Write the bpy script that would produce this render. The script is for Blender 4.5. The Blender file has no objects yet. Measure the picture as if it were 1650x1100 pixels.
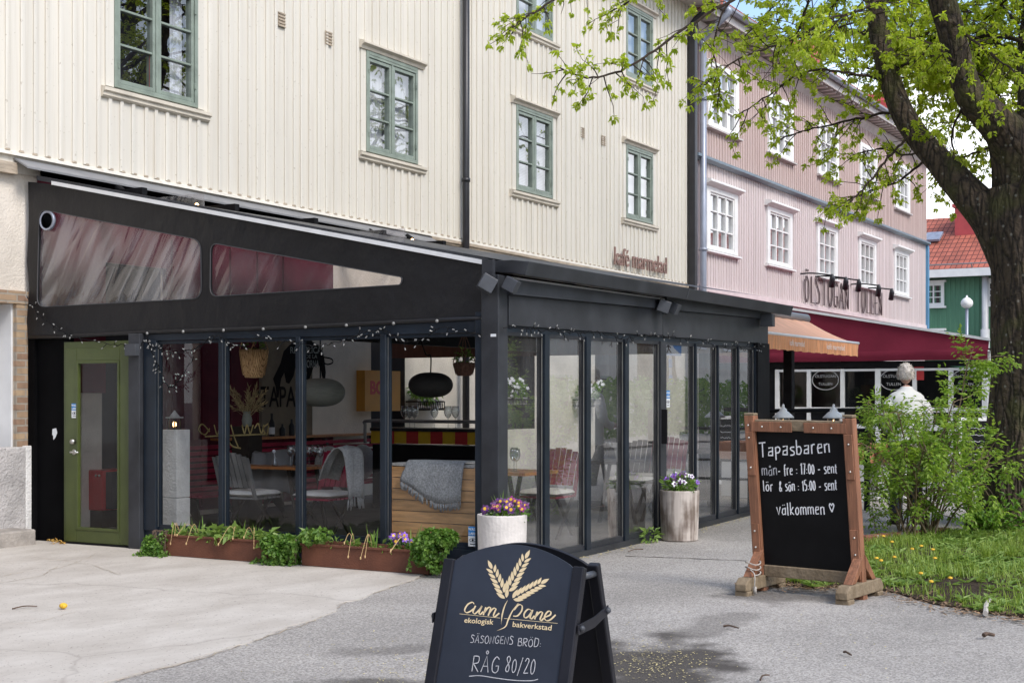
import bpy, bmesh, math, random
from mathutils import Vector, Matrix, noise
RND = random.Random(7)
sc = bpy.context.scene
C = sc.collection
rad = math.radians
V = Vector

# ------------------------------------------------------------------ camera
YAW = 29.8            # facade direction (+X) lies 29.8 degrees right of the view axis
FPX, CX, HY, EYE = 2300.0, 825.0, 640.0, 1.55
cam = bpy.data.cameras.new("camera")
camo = bpy.data.objects.new("camera", cam)
C.objects.link(camo)
camo.location = (0, 0, EYE)
camo.rotation_euler = (rad(90), 0, rad(YAW - 90))
cam.sensor_width = 36
cam.lens = 36 * FPX / 1650
cam.shift_y = 90 / 1650
cam.clip_start = 0.1
cam.clip_end = 2000
sc.camera = camo

# ------------------------------------------------------------------ light
SUN_EL, SUN_AZ = 46, 252          # azimuth of the sun, degrees counter-clockwise from +X
world = bpy.data.worlds.new("World")
sc.world = world
world.use_nodes = True
wn, wl = world.node_tree.nodes, world.node_tree.links
wn.clear()
wo = wn.new("ShaderNodeOutputWorld")
bg = wn.new("ShaderNodeBackground")
sky = wn.new("ShaderNodeTexSky")
sky.sky_type = 'NISHITA'
sky.sun_disc = False
sky.sun_elevation = rad(SUN_EL)
sky.sun_rotation = rad(90 - SUN_AZ)
sky.air_density = 1.0
sky.dust_density = 1.2
tc = wn.new("ShaderNodeTexCoord")
mp = wn.new("ShaderNodeMapping")
mp.inputs['Scale'].default_value = (1.0, 1.0, 2.6)
nz = wn.new("ShaderNodeTexNoise")
nz.inputs['Scale'].default_value = 2.3
nz.inputs['Detail'].default_value = 9
nz.inputs['Roughness'].default_value = .58
sx = wn.new("ShaderNodeSeparateXYZ")
rampz = wn.new("ShaderNodeMapRange")      # thicker cloud low in the sky
rampz.inputs['From Min'].default_value = 0.06
rampz.inputs['From Max'].default_value = 0.24
rampz.inputs['To Min'].default_value = .62
rampz.inputs['To Max'].default_value = .03
addn = wn.new("ShaderNodeMath"); addn.operation = 'ADD'
cr = wn.new("ShaderNodeMapRange")
cr.inputs['From Min'].default_value = .50
cr.inputs['From Max'].default_value = .80
cr.interpolation_type = 'SMOOTHSTEP'
mx = wn.new("ShaderNodeMixRGB")
mx.inputs['Color2'].default_value = (7.4, 7.6, 8.0, 1)
wl.new(tc.outputs['Generated'], mp.inputs['Vector'])
wl.new(mp.outputs[0], nz.inputs['Vector'])
wl.new(tc.outputs['Generated'], sx.inputs[0])
wl.new(sx.outputs['Z'], rampz.inputs['Value'])
wl.new(nz.outputs['Fac'], addn.inputs[0])
wl.new(rampz.outputs[0], addn.inputs[1])
wl.new(addn.outputs[0], cr.inputs['Value'])
wl.new(cr.outputs[0], mx.inputs['Fac'])
wl.new(sky.outputs[0], mx.inputs['Color1'])
wl.new(mx.outputs[0], bg.inputs['Color'])
bg.inputs['Strength'].default_value = 0.15
wl.new(bg.outputs[0], wo.inputs['Surface'])

sun = bpy.data.lights.new("sun", 'SUN')
sun.energy = 1.4
sun.angle = rad(18)
sun.color = (1, .95, .88)
suno = bpy.data.objects.new("sun", sun)
C.objects.link(suno)
sd = V((math.cos(rad(SUN_EL)) * math.cos(rad(SUN_AZ)), math.cos(rad(SUN_EL)) * math.sin(rad(SUN_AZ)), math.sin(rad(SUN_EL))))
suno.rotation_euler = sd.to_track_quat('Z', 'Y').to_euler()
suno.location = (0, -10, 30)

sc.render.engine = 'CYCLES'
sc.view_settings.view_transform = 'Standard'
sc.view_settings.look = 'None'
sc.view_settings.gamma = 1
sc.view_settings.exposure = 0.92
sc.cycles.max_bounces = 10
sc.cycles.diffuse_bounces = 4
sc.cycles.glossy_bounces = 4
sc.cycles.transmission_bounces = 6
sc.cycles.transparent_max_bounces = 24
sc.cycles.caustics_reflective = False
sc.cycles.caustics_refractive = False
sc.cycles.sample_clamp_indirect = 6
sc.cycles.use_denoising = True

# ------------------------------------------------------------------ measuring: photograph pixel -> place
_a = rad(YAW)
FW, RT = (math.cos(_a), math.sin(_a)), (math.sin(_a), -math.cos(_a))
def ray(x, y):
    k = (x - CX) / FPX
    return V((FW[0] + k * RT[0], FW[1] + k * RT[1], (HY - y) / FPX))
EYEV = V((0, 0, EYE))
def onY(x, y, Y): d = ray(x, y); return EYEV + d * (Y / d.y)
def onX(x, y, X): d = ray(x, y); return EYEV + d * (X / d.x)
def atd(x, y, t): return EYEV + ray(x, y) * t
def onP(x, y, p, n): d = ray(x, y); return EYEV + d * ((p - EYEV).dot(n) / d.dot(n))
def gz(x):                      # the street climbs gently along the facade
    t = max(0.0, min(1.0, (x - 10.0) / 22.0))
    return 0.36 * t * t * (3 - 2 * t) if t < .5 else 0.36 * t * t * (3 - 2 * t)
def onG(x, y):
    d = ray(x, y); z = 0.0
    for i in range(12):
        p = EYEV + d * ((z - EYE) / d.z); z = gz(p.x)
    return p

# ------------------------------------------------------------------ mesh helpers
class MB:
    def __init__(s): s.v, s.f = [], []
    def add(s, vs, fs):
        n = len(s.v)
        s.v.extend(tuple(v) for v in vs)
        s.f.extend(tuple(i + n for i in f) for f in fs)
        return s
    def box(s, x0, x1, y0, y1, z0, z1):
        return s.obox((x0, y0, z0), (x1 - x0, 0, 0), (0, y1 - y0, 0), (0, 0, z1 - z0))
    def obox(s, o, u, v, w):
        o, u, v, w = V(o), V(u), V(v), V(w)
        if u.cross(v).dot(w) < 0: u, v = v, u
        P = [o, o + u, o + u + v, o + v]
        P += [p + w for p in P]
        return s.add(P, [(3, 2, 1, 0), (4, 5, 6, 7), (0, 1, 5, 4), (1, 2, 6, 5), (2, 3, 7, 6), (3, 0, 4, 7)])
    def quad(s, *p): return s.add(p, [tuple(range(len(p)))])
    def prism(s, poly, w):
        poly = [V(p) for p in poly]; w = V(w); n = len(poly)
        nn = V((0, 0, 0))
        for i in range(n): nn += poly[i].cross(poly[(i + 1) % n])
        if nn.dot(w) < 0: poly.reverse()
        fs = [tuple(range(n - 1, -1, -1)), tuple(range(n, 2 * n))]
        fs += [(i, (i + 1) % n, n + (i + 1) % n, n + i) for i in range(n)]
        return s.add(poly + [p + w for p in poly], fs)
    def tube(s, pts, r, seg=6, cap=True):
        pts = [V(p) for p in pts]; n = len(pts)
        rr = r if isinstance(r, (list, tuple)) else [r] * n
        vs, fs = [], []
        up = None
        for i, p in enumerate(pts):
            d = (pts[min(i + 1, n - 1)] - pts[max(i - 1, 0)])
            if d.length < 1e-9: d = V((0, 0, 1))
            d.normalize()
            if up is None: up = d.orthogonal().normalized()
            up = up - d * up.dot(d)
            if up.length < 1e-6: up = d.orthogonal()
            up.normalize(); sd_ = d.cross(up)
            for k in range(seg):
                a = 2 * math.pi * k / seg
                vs.append(p + (up * math.cos(a) + sd_ * math.sin(a)) * rr[i])
        for i in range(n - 1):
            for k in range(seg):
                k2 = (k + 1) % seg
                fs.append((i * seg + k, i * seg + k2, (i + 1) * seg + k2, (i + 1) * seg + k))
        if cap:
            fs.append(tuple(range(seg - 1, -1, -1))); fs.append(tuple(range((n - 1) * seg, n * seg)))
        return s.add(vs, fs)
    def lathe(s, prof, c=(0, 0, 0), seg=24):
        c = V(c); vs, fs = [], []; n = len(prof)
        for r, z in prof:
            for k in range(seg):
                a = 2 * math.pi * k / seg
                vs.append(c + V((r * math.cos(a), r * math.sin(a), z)))
        for i in range(n - 1):
            for k in range(seg):
                k2 = (k + 1) % seg
                fs.append((i * seg + k, i * seg + k2, (i + 1) * seg + k2, (i + 1) * seg + k))
        fs.append(tuple(range(seg - 1, -1, -1))); fs.append(tuple(range((n - 1) * seg, n * seg)))
        return s.add(vs, fs)
    def ball(s, c, r, seg=12, rings=8):
        rx, ry, rz = r if isinstance(r, (tuple, list)) else (r, r, r)
        c = V(c); vs = [c + V((0, 0, -rz))]; fs = []
        for j in range(1, rings):
            t = math.pi * j / rings
            for k in range(seg):
                a = 2 * math.pi * k / seg
                vs.append(c + V((rx * math.sin(t) * math.cos(a), ry * math.sin(t) * math.sin(a), -rz * math.cos(t))))
        vs.append(c + V((0, 0, rz))); L = len(vs) - 1
        for k in range(seg):
            k2 = (k + 1) % seg
            fs.append((0, 1 + k2, 1 + k))
            for j in range(rings - 2):
                a, b = 1 + j * seg, 1 + (j + 1) * seg
                fs.append((a + k, a + k2, b + k2, b + k))
            b = 1 + (rings - 2) * seg
            fs.append((b + k, b + k2, L))
        return s.add(vs, fs)
    def ribbon(s, pts, w, n, nib=None, taper=0):
        pts = [V(p) for p in pts]; n = V(n).normalized(); m = len(pts)
        vs, fs = [], []
        for i, p in enumerate(pts):
            d = pts[min(i + 1, m - 1)] - pts[max(i - 1, 0)]
            if d.length < 1e-9: d = V((1, 0, 0))
            d.normalize(); sdv = n.cross(d).normalized()
            ww = w[i] if isinstance(w, list) else w
            if nib is not None: ww = ww * (.28 + .72 * abs(sdv.dot(nib)))
            vs += [p + sdv * ww / 2, p - sdv * ww / 2]
        fs = [(2 * i + 1, 2 * i + 3, 2 * i + 2, 2 * i) for i in range(m - 1)]
        return s.add(vs, fs)
    def leaf(s, p, d, n, L, W, fold=.25):
        d = d.normalized(); sv = d.cross(n)
        if sv.length < 1e-6: sv = d.orthogonal()
        sv.normalize(); nn = sv.cross(d)
        m = p + d * (L * .45)
        s.add([p, m + sv * W / 2 + nn * (fold * W), p + d * L - nn * (L * .12), m - sv * W / 2 + nn * (fold * W)], [(0, 1, 2), (0, 2, 3)])
    def build(s, name, mat, parent=None, loc=None, smooth=False, bevel=0.0, bseg=2, subsurf=0):
        me = bpy.data.meshes.new(name)
        if parent is not None:
            off = WL[parent]
        elif loc is not None:
            off = V(loc)
        else:
            xs, ys, zs = zip(*s.v)
            off = V(((min(xs) + max(xs)) / 2, (min(ys) + max(ys)) / 2, min(zs)))
        me.from_pydata([(x - off.x, y - off.y, z - off.z) for x, y, z in s.v], [], s.f)
        if smooth: me.polygons.foreach_set('use_smooth', [True] * len(me.polygons))
        me.materials.append(mat)
        me.update()
        o = bpy.data.objects.new(name, me); C.objects.link(o)
        if parent is not None:
            o.parent = parent; WL[o] = off
        else:
            o.location = off; WL[o] = off
        if bevel:
            b = o.modifiers.new("bevel", 'BEVEL'); b.width = bevel; b.segments = bseg; b.limit_method = 'ANGLE'; b.angle_limit = rad(40)
        if subsurf:
            b = o.modifiers.new("subsurf", 'SUBSURF'); b.levels = subsurf; b.render_levels = subsurf
        return o
WL = {}
def tag(o, label=None, cat=None, group=None, kind=None):
    if label: o['label'] = label
    if cat: o['category'] = cat
    if group: o['group'] = group
    if kind: o['kind'] = kind
    return o
def root(name, loc, label, cat, group=None):
    o = bpy.data.objects.new(name, None); C.objects.link(o)
    o.location = loc; WL[o] = V(loc); o.empty_display_size = .2
    return tag(o, label, cat, group)
KIDS = {}
def copy_tree(o, parent=None, memo=None):
    c = o.copy(); C.objects.link(c)
    if parent is not None: c.parent = parent
    for ch in [q for q in C.objects if q.parent == o]: copy_tree(ch, c)
    return c
def fill(loops, depth=0.0):
    """2-D outline(s), inner loops are holes -> (verts, faces) in the xy plane, extruded by depth along z"""
    cu = bpy.data.curves.new("outline", 'CURVE'); cu.dimensions = '2D'; cu.fill_mode = 'BOTH'; cu.extrude = depth / 2
    for lp in loops:
        sp = cu.splines.new('POLY'); sp.points.add(len(lp) - 1); sp.use_cyclic_u = True
        for i, p in enumerate(lp): sp.points[i].co = (p[0], p[1], 0, 1)
    ob = bpy.data.objects.new("outline", cu)
    me = ob.to_mesh()
    vs = [tuple(v.co) for v in me.vertices]; fs = [tuple(p.vertices) for p in me.polygons]
    ob.to_mesh_clear(); bpy.data.objects.remove(ob); bpy.data.curves.remove(cu)
    return vs, fs
def text_mesh(body, size, depth=.004, shear=0.0, sx=1.0, spacing=1.0, align='LEFT', bold=0.0):
    cu = bpy.data.curves.new("letters", 'FONT'); cu.body = body; cu.size = size; cu.extrude = depth / 2
    cu.shear = shear; cu.space_character = spacing; cu.align_x = align; cu.offset = bold; cu.resolution_u = 3
    ob = bpy.data.objects.new("letters", cu)
    me = ob.to_mesh()
    vs = [(v.co.x * sx, v.co.y, v.co.z) for v in me.vertices]; fs = [tuple(p.vertices) for p in me.polygons]
    ob.to_mesh_clear(); bpy.data.objects.remove(ob); bpy.data.curves.remove(cu)
    return vs, fs
def place(vf, o, u, v, n):
    o, u, v, n = V(o), V(u), V(v), V(n)
    return [o + u * x + v * y + n * z for x, y, z in vf[0]], vf[1]
def smooth_pts(pts, k=5):
    if len(pts) < 3: return [V(p) for p in pts]
    P = [V(p) for p in pts]; P = [P[0] * 2 - P[1]] + P + [P[-1] * 2 - P[-2]]; out = []
    for i in range(1, len(P) - 2):
        for j in range(k):
            t = j / k; a, b, c, d = P[i - 1], P[i], P[i + 1], P[i + 2]
            out.append(.5 * ((2 * b) + (c - a) * t + (2 * a - 5 * b + 4 * c - d) * t * t + (3 * b - a - 3 * c + d) * t ** 3))
    out.append(P[-2]); return out
def rnd_dir(): 
    z = RND.uniform(-1, 1); a = RND.uniform(0, 6.283); q = math.sqrt(1 - z * z)
    return V((q * math.cos(a), q * math.sin(a), z))

# ------------------------------------------------------------------ materials
def boards(name, col, step=.186, x0=0.0, streak=.3, dirt=(.40, .33, .24)):
    """painted boards: each board a shade of its own, rain streaks, flaking edges"""
    m, nt, out = new_mat(name); L = nt.links.new
    b = nd(nt, "BsdfPrincipled"); b.inputs['Roughness'].default_value = .62; b.inputs['Specular IOR Level'].default_value = .3; L(b.outputs[0], out.inputs['Surface'])
    t = nd(nt, "TexCoord"); sp = nd(nt, "SeparateXYZ"); L(t.outputs['Object'], sp.inputs[0])
    a = nd(nt, "Math", operation='SUBTRACT'); a.inputs[1].default_value = x0; L(sp.outputs['X'], a.inputs[0])
    d = nd(nt, "Math", operation='DIVIDE'); d.inputs[1].default_value = step; L(a.outputs[0], d.inputs[0])
    f = nd(nt, "Math", operation='FLOOR'); L(d.outputs[0], f.inputs[0])
    w = nd(nt, "TexWhiteNoise", noise_dimensions='1D'); L(f.outputs[0], w.inputs['W'])
    r1 = nd(nt, "MapRange"); r1.inputs['To Min'].default_value = .955; r1.inputs['To Max'].default_value = 1.04; L(w.outputs['Value'], r1.inputs['Value'])
    hs = nd(nt, "HueSaturation"); hs.inputs['Color'].default_value = rgb(col); L(r1.outputs[0], hs.inputs['Value'])
    n0 = nd(nt, "TexNoise"); n0.inputs['Scale'].default_value = .55; n0.inputs['Detail'].default_value = 5; L(t.outputs['Object'], n0.inputs['Vector'])
    r0 = nd(nt, "MapRange"); r0.inputs['From Min'].default_value = .35; r0.inputs['From Max'].default_value = .65; r0.inputs['To Max'].default_value = .16; L(n0.outputs['Fac'], r0.inputs['Value'])
    x1 = nd(nt, "MixRGB"); x1.inputs['Color2'].default_value = rgb(tuple(c * .78 for c in col)); L(r0.outputs[0], x1.inputs['Fac']); L(hs.outputs[0], x1.inputs['Color1'])
    mp_ = nd(nt, "Mapping"); mp_.inputs['Scale'].default_value = (16, 16, .33); L(t.outputs['Object'], mp_.inputs['Vector'])
    n1 = nd(nt, "TexNoise"); n1.inputs['Scale'].default_value = 1.0; n1.inputs['Detail'].default_value = 7; n1.inputs['Roughness'].default_value = .62; L(mp_.outputs[0], n1.inputs['Vector'])
    r2 = nd(nt, "MapRange"); r2.inputs['From Min'].default_value = .50; r2.inputs['From Max'].default_value = .70; r2.inputs['To Max'].default_value = streak; L(n1.outputs['Fac'], r2.inputs['Value'])
    x2 = nd(nt, "MixRGB"); x2.inputs['Color2'].default_value = rgb(dirt); L(r2.outputs[0], x2.inputs['Fac']); L(x1.outputs[0], x2.inputs['Color1'])
    n3 = nd(nt, "TexNoise"); n3.inputs['Scale'].default_value = 26; n3.inputs['Detail'].default_value = 4; L(t.outputs['Object'], n3.inputs['Vector'])
    r3 = nd(nt, "MapRange"); r3.inputs['From Min'].default_value = .66; r3.inputs['From Max'].default_value = .72; r3.inputs['To Max'].default_value = .5; L(n3.outputs['Fac'], r3.inputs['Value'])
    x3 = nd(nt, "MixRGB"); x3.inputs['Color2'].default_value = rgb(tuple(c * .8 for c in dirt)); L(r3.outputs[0], x3.inputs['Fac']); L(x2.outputs[0], x3.inputs['Color1'])
    L(x3.outputs[0], b.inputs['Base Color'])
    bp = nd(nt, "Bump"); bp.inputs['Strength'].default_value = .14; bp.inputs['Distance'].default_value = .02; L(n1.outputs['Fac'], bp.inputs['Height']); L(bp.outputs[0], b.inputs['Normal'])
    return m
def new_mat(name):
    m = bpy.data.materials.new(name); m.use_nodes = True
    nt = m.node_tree; nt.nodes.clear()
    out = nt.nodes.new("ShaderNodeOutputMaterial")
    return m, nt, out
def nd(nt, t, **kw):
    n = nt.nodes.new("ShaderNode" + t)
    for k, v in kw.items():
        if k in n.inputs: n.inputs[k].default_value = v
        else: setattr(n, k, v)
    return n
def rgb(c): return (c[0], c[1], c[2], 1)
def pm(name, col, rough=.6, var=.15, scale=6, stretch=(1, 1, 1), col2=None, bump=0.0, bscale=40, metal=0.0, island=0.0, spec=.5, bstretch=(1, 1, 1), detail=5, coat=0, lo=.35, hi=.65):
    m, nt, out = new_mat(name); L = nt.links.new
    b = nd(nt, "BsdfPrincipled"); L(b.outputs[0], out.inputs['Surface'])
    b.inputs['Roughness'].default_value = rough; b.inputs['Metallic'].default_value = metal
    b.inputs['Specular IOR Level'].default_value = spec
    if coat: b.inputs['Coat Weight'].default_value = coat
    tcn = nd(nt, "TexCoord"); mpn = nd(nt, "Mapping"); mpn.inputs['Scale'].default_value = stretch
    L(tcn.outputs['Object'], mpn.inputs['Vector'])
    nz = nd(nt, "TexNoise"); nz.inputs['Scale'].default_value = scale; nz.inputs['Detail'].default_value = detail
    nz.inputs['Roughness'].default_value = .6
    L(mpn.outputs[0], nz.inputs['Vector'])
    mr = nd(nt, "MapRange"); mr.inputs['From Min'].default_value = lo; mr.inputs['From Max'].default_value = hi
    L(nz.outputs['Fac'], mr.inputs['Value'])
    mix = nd(nt, "MixRGB")
    c2 = col2 or tuple(min(1, c * (1 + var)) for c in col); c1 = col if col2 else tuple(c * (1 - var) for c in col)
    mix.inputs['Color1'].default_value = rgb(c1); mix.inputs['Color2'].default_value = rgb(c2)
    L(mr.outputs[0], mix.inputs['Fac'])
    last = mix.outputs[0]
    if island:
        g = nd(nt, "NewGeometry"); hs = nd(nt, "HueSaturation")
        m1 = nd(nt, "MapRange"); m1.inputs['To Min'].default_value = 1 - island; m1.inputs['To Max'].default_value = 1 + island
        L(g.outputs['Random Per Island'], m1.inputs['Value']); L(m1.outputs[0], hs.inputs['Value'])
        L(last, hs.inputs['Color']); last = hs.outputs[0]
    L(last, b.inputs['Base Color'])
    if bump:
        n2 = nd(nt, "TexNoise"); n2.inputs['Scale'].default_value = bscale; n2.inputs['Detail'].default_value = 4
        mp2 = nd(nt, "Mapping"); mp2.inputs['Scale'].default_value = bstretch
        L(tcn.outputs['Object'], mp2.inputs['Vector']); L(mp2.outputs[0], n2.inputs['Vector'])
        bp = nd(nt, "Bump"); bp.inputs['Strength'].default_value = bump; bp.inputs['Distance'].default_value = .02
        L(n2.outputs['Fac'], bp.inputs['Height']); L(bp.outputs[0], b.inputs['Normal'])
    return m
def leafmat(name, c1, c2, trans=.45, rough=.45, island=.3):
    m, nt, out = new_mat(name); L = nt.links.new
    g = nd(nt, "NewGeometry"); mix = nd(nt, "MixRGB"); mix.inputs['Color1'].default_value = rgb(c1); mix.inputs['Color2'].default_value = rgb(c2)
    L(g.outputs['Random Per Island'], mix.inputs['Fac'])
    b = nd(nt, "BsdfPrincipled"); b.inputs['Roughness'].default_value = rough; b.inputs['Specular IOR Level'].default_value = .35
    t = nd(nt, "BsdfTranslucent"); hs = nd(nt, "HueSaturation"); hs.inputs['Value'].default_value = 1.5; hs.inputs['Saturation'].default_value = 1.1; hs.inputs['Hue'].default_value = .49
    L(mix.outputs[0], b.inputs['Base Color']); L(mix.outputs[0], hs.inputs['Color']); L(hs.outputs[0], t.inputs['Color'])
    ms = nd(nt, "MixShader"); ms.inputs['Fac'].default_value = trans
    L(b.outputs[0], ms.inputs[1]); L(t.outputs[0], ms.inputs[2]); L(ms.outputs[0], out.inputs['Surface'])
    return m
def glassmat(name, tint=(.93, .95, .94), boost=1.7, rough=0.0, haze=0.0, hcol=(.6, .6, .6), wav=0.0):
    m, nt, out = new_mat(name); L = nt.links.new
    tr = nd(nt, "BsdfTransparent"); tr.inputs['Color'].default_value = rgb(tint)
    gl = nd(nt, "BsdfGlossy"); gl.inputs['Roughness'].default_value = rough
    fr = nd(nt, "Fresnel"); ge = nd(nt, "NewGeometry")      # same reflectance from both sides of a thin pane
    io = nd(nt, "MapRange"); io.inputs['To Min'].default_value = 1.5; io.inputs['To Max'].default_value = 1 / 1.5
    L(ge.outputs['Backfacing'], io.inputs['Value']); L(io.outputs[0], fr.inputs['IOR'])
    mu = nd(nt, "Math", operation='MULTIPLY'); mu.use_clamp = True; mu.inputs[1].default_value = boost
    L(fr.outputs[0], mu.inputs[0])
    ms = nd(nt, "MixShader"); L(mu.outputs[0], ms.inputs['Fac']); L(gl.outputs[0], ms.inputs[2])
    if haze:
        df = nd(nt, "BsdfDiffuse"); df.inputs['Color'].default_value = rgb(hcol)
        m2 = nd(nt, "MixShader"); L(tr.outputs[0], m2.inputs[1]); L(df.outputs[0], m2.inputs[2])
        tcn = nd(nt, "TexCoord"); nz = nd(nt, "TexNoise"); nz.inputs['Scale'].default_value = 2.5; nz.inputs['Detail'].default_value = 8
        L(tcn.outputs['Object'], nz.inputs['Vector'])
        mr = nd(nt, "MapRange"); mr.inputs['From Min'].default_value = .3; mr.inputs['From Max'].default_value = .7
        mr.inputs['To Min'].default_value = haze * .3; mr.inputs['To Max'].default_value = haze * 1.5
        L(nz.outputs['Fac'], mr.inputs['Value']); L(mr.outputs[0], m2.inputs['Fac'])
        L(m2.outputs[0], ms.inputs[1])
    else:
        L(tr.outputs[0], ms.inputs[1])
    if wav:
        tcn = nd(nt, "TexCoord"); nz = nd(nt, "TexNoise"); nz.inputs['Scale'].default_value = 1.6; nz.inputs['Detail'].default_value = 1
        L(tcn.outputs['Object'], nz.inputs['Vector'])
        bp = nd(nt, "Bump"); bp.inputs['Strength'].default_value = wav; bp.inputs['Distance'].default_value = .01
        L(nz.outputs['Fac'], bp.inputs['Height']); L(bp.outputs[0], gl.inputs['Normal'])
    L(ms.outputs[0], out.inputs['Surface'])
    return m
def emit(name, col, s):
    m, nt, out = new_mat(name); e = nd(nt, "Emission"); e.inputs['Color'].default_value = rgb(col); e.inputs['Strength'].default_value = s
    nt.links.new(e.outputs[0], out.inputs['Surface']); return m
def brickmat(name, c1, c2, mortar, scale, bump=.6, w=.25, hgt=.075, msize=.012, rot=None, rough=.85):
    m, nt, out = new_mat(name); L = nt.links.new
    b = nd(nt, "BsdfPrincipled"); b.inputs['Roughness'].default_value = rough; L(b.outputs[0], out.inputs['Surface'])
    tcn = nd(nt, "TexCoord"); mpn = nd(nt, "Mapping")
    if rot: mpn.inputs['Rotation'].default_value = rot
    L(tcn.outputs['Object'], mpn.inputs['Vector'])
    br = nd(nt, "TexBrick"); br.inputs['Color1'].default_value = rgb(c1); br.inputs['Color2'].default_value = rgb(c2); br.inputs['Mortar'].default_value = rgb(mortar)
    br.inputs['Scale'].default_value = scale; br.inputs['Brick Width'].default_value = w; br.inputs['Row Height'].default_value = hgt; br.inputs['Mortar Size'].default_value = msize
    L(mpn.outputs[0], br.inputs['Vector'])
    nz = nd(nt, "TexNoise"); nz.inputs['Scale'].default_value = 9; nz.inputs['Detail'].default_value = 6; L(tcn.outputs['Object'], nz.inputs['Vector'])
    mx_ = nd(nt, "MixRGB", blend_type='OVERLAY'); mx_.inputs['Fac'].default_value = .5; L(br.outputs['Color'], mx_.inputs['Color1']); L(nz.outputs['Fac'], mx_.inputs['Color2'])
    L(mx_.outputs[0], b.inputs['Base Color'])
    bp = nd(nt, "Bump"); bp.inputs['Strength'].default_value = bump; bp.inputs['Distance'].default_value = .02; bp.invert = True
    L(br.outputs['Fac'], bp.inputs['Height']); L(bp.outputs[0], b.inputs['Normal'])
    return m
M = {}
M['cream'] = boards('cream_paint', (.67, .635, .56))
M['cream_trim'] = pm('cream_trim', (.60, .545, .45), .55, .12, 3, (1, 1, 1), bump=.1)
M['plaster'] = pm('cream_plaster', (.66, .60, .52), .85, .12, 1.6, bump=.5, bscale=45)
M['plaster_grey'] = pm('roughcast', (.42, .40, .39), .95, .22, 2.5, bump=1.0, bscale=38)
M['plinth_light'] = pm('pale_roughcast', (.66, .65, .63), .9, .12, 5, bump=.7, bscale=40)
M['niche'] = pm('grey_render', (.62, .62, .62), .8, .07, 2)
M['stone'] = pm('stone_step', (.33, .30, .27), .9, .2, 6, bump=.5)
M['corbel'] = pm('brown_cornice', (.40, .33, .25), .8, .25, 5, (1, 1, 6), bump=.3)
M['green_win'] = pm('green_window_paint', (.22, .262, .218), .45, .15, 6, bump=.1)
M['white'] = pm('white_paint', (.78, .78, .76), .45, .05, 4)
M['cream_win'] = pm('ivory_sash', (.70, .68, .62), .45, .06, 4)
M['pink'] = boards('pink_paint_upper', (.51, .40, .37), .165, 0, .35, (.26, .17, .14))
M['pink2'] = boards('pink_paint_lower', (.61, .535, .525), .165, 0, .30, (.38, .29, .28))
M['pinkplaster'] = pm('pink_plaster', (.66, .56, .555), .85, .07, 2)
M['greytrim'] = pm('grey_trim', (.50, .46, .44), .6, .1, 3)
M['bluegrey'] = pm('bluegrey_band', (.16, .21, .25), .5, .12, 3)
M['blue'] = pm('blue_paint', (.10, .26, .42), .5, .08, 3)
M['darkpipe'] = pm('black_pipe', (.022, .022, .026), .4, .2, 5)
M['greypipe'] = pm('grey_zinc_pipe', (.30, .33, .40), .4, .2, 3, (1, 1, .4), metal=.3)
M['soffit'] = pm('soffit_boards', (.60, .56, .52), .7, .12, 3)
M['interior'] = pm('dark_room', (.035, .035, .04), .9, .2, 2, spec=0.05)
M['curtain'] = pm('white_curtain', (.62, .63, .66), .9, .12, 9, (5, 5, .2))
M['blind'] = None
M['greenwall'] = pm('green_wall_paint', (.085, .215, .13), .65, .12, 1.5, (3, 3, .3))
M['charcoal'] = pm('charcoal_metal', (.030, .032, .037), .44, .32, 2.4, spec=0.35)
M['charcoal2'] = pm('light_charcoal_metal', (.048, .052, .060), .45, .28, 2.4, spec=0.4)
M['bluesteel'] = pm('blue_black_frame', (.012, .018, .027), .38, .2, 4, spec=0.35)
M['black'] = pm('matt_black', (.010, .010, .011), .6, .25, 5, spec=0.1)
M['blackwood'] = pm('black_boarding', (.004, .004, .0045), .6, .25, 2, spec=0.03)
M['greendoor'] = pm('olive_green_paint', (.062, .080, .020), .38, .10, 5)
M['steel'] = pm('steel', (.55, .54, .50), .3, .1, 8, metal=.9)
M['whiterail'] = pm('white_rail', (.72, .72, .72), .4, .06, 5)
M['greymetal'] = pm('grey_flashing', (.20, .20, .205), .5, .15, 2.5)
M['glass'] = glassmat('clear_glass', (.96, .97, .97), 1.0, wav=.06)
M['glass_side'] = glassmat('glass_painted_haze', (.92, .94, .94), 3.0, haze=.08, wav=.10)  # pale haze painted into the glass for the street's hazy reflections
M['glass_up'] = glassmat('window_glass', (.86, .88, .90), 3.6, wav=.22)
M['redmetal'] = pm('red_cabinet', (.45, .015, .02), .3, .06, 3)
M['burgundy'] = pm('burgundy_paint', (.10, .016, .028), .5, .15, 3, spec=0.1)
M['burgundy_slat'] = pm('burgundy_slats', (.27, .018, .045), .45, .2, 6, spec=0.12)
M['ceiling'] = pm('redbrown_ceiling', (.16, .075, .055), .7, .12, 3, (1, 6, 1), spec=0.1)
M['floor'] = pm('terrace_floor', (.10, .095, .09), .7, .2, 4, spec=0.15)
M['concrete'] = None
M['oak'] = pm('oak_boards', (.50, .27, .11), .45, .25, 3, (1, 1, 9), island=.12, bump=.1)
M['oak_x'] = M['oak']
M['orangewood'] = pm('orange_table_wood', (.42, .16, .05), .35, .2, 4, (8, 1, 1))
M['greywood'] = pm('grey_weathered_wood', (.16, .155, .15), .7, .25, 5, (1, 1, .3), island=.15, spec=0.12)
M['darkwood'] = pm('dark_wood', (.035, .028, .024), .5, .25, 5, spec=0.12)
M['wool'] = pm('grey_wool', (.27, .28, .29), .95, .35, 60, (1, 1, 1), bump=.8, bscale=160)
M['wool_pale'] = pm('pale_wool', (.42, .41, .40), .95, .25, 60, bump=.8, bscale=160)
M['cushion'] = pm('cream_cushion', (.66, .63, .58), .9, .08, 12, bump=.2)
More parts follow.
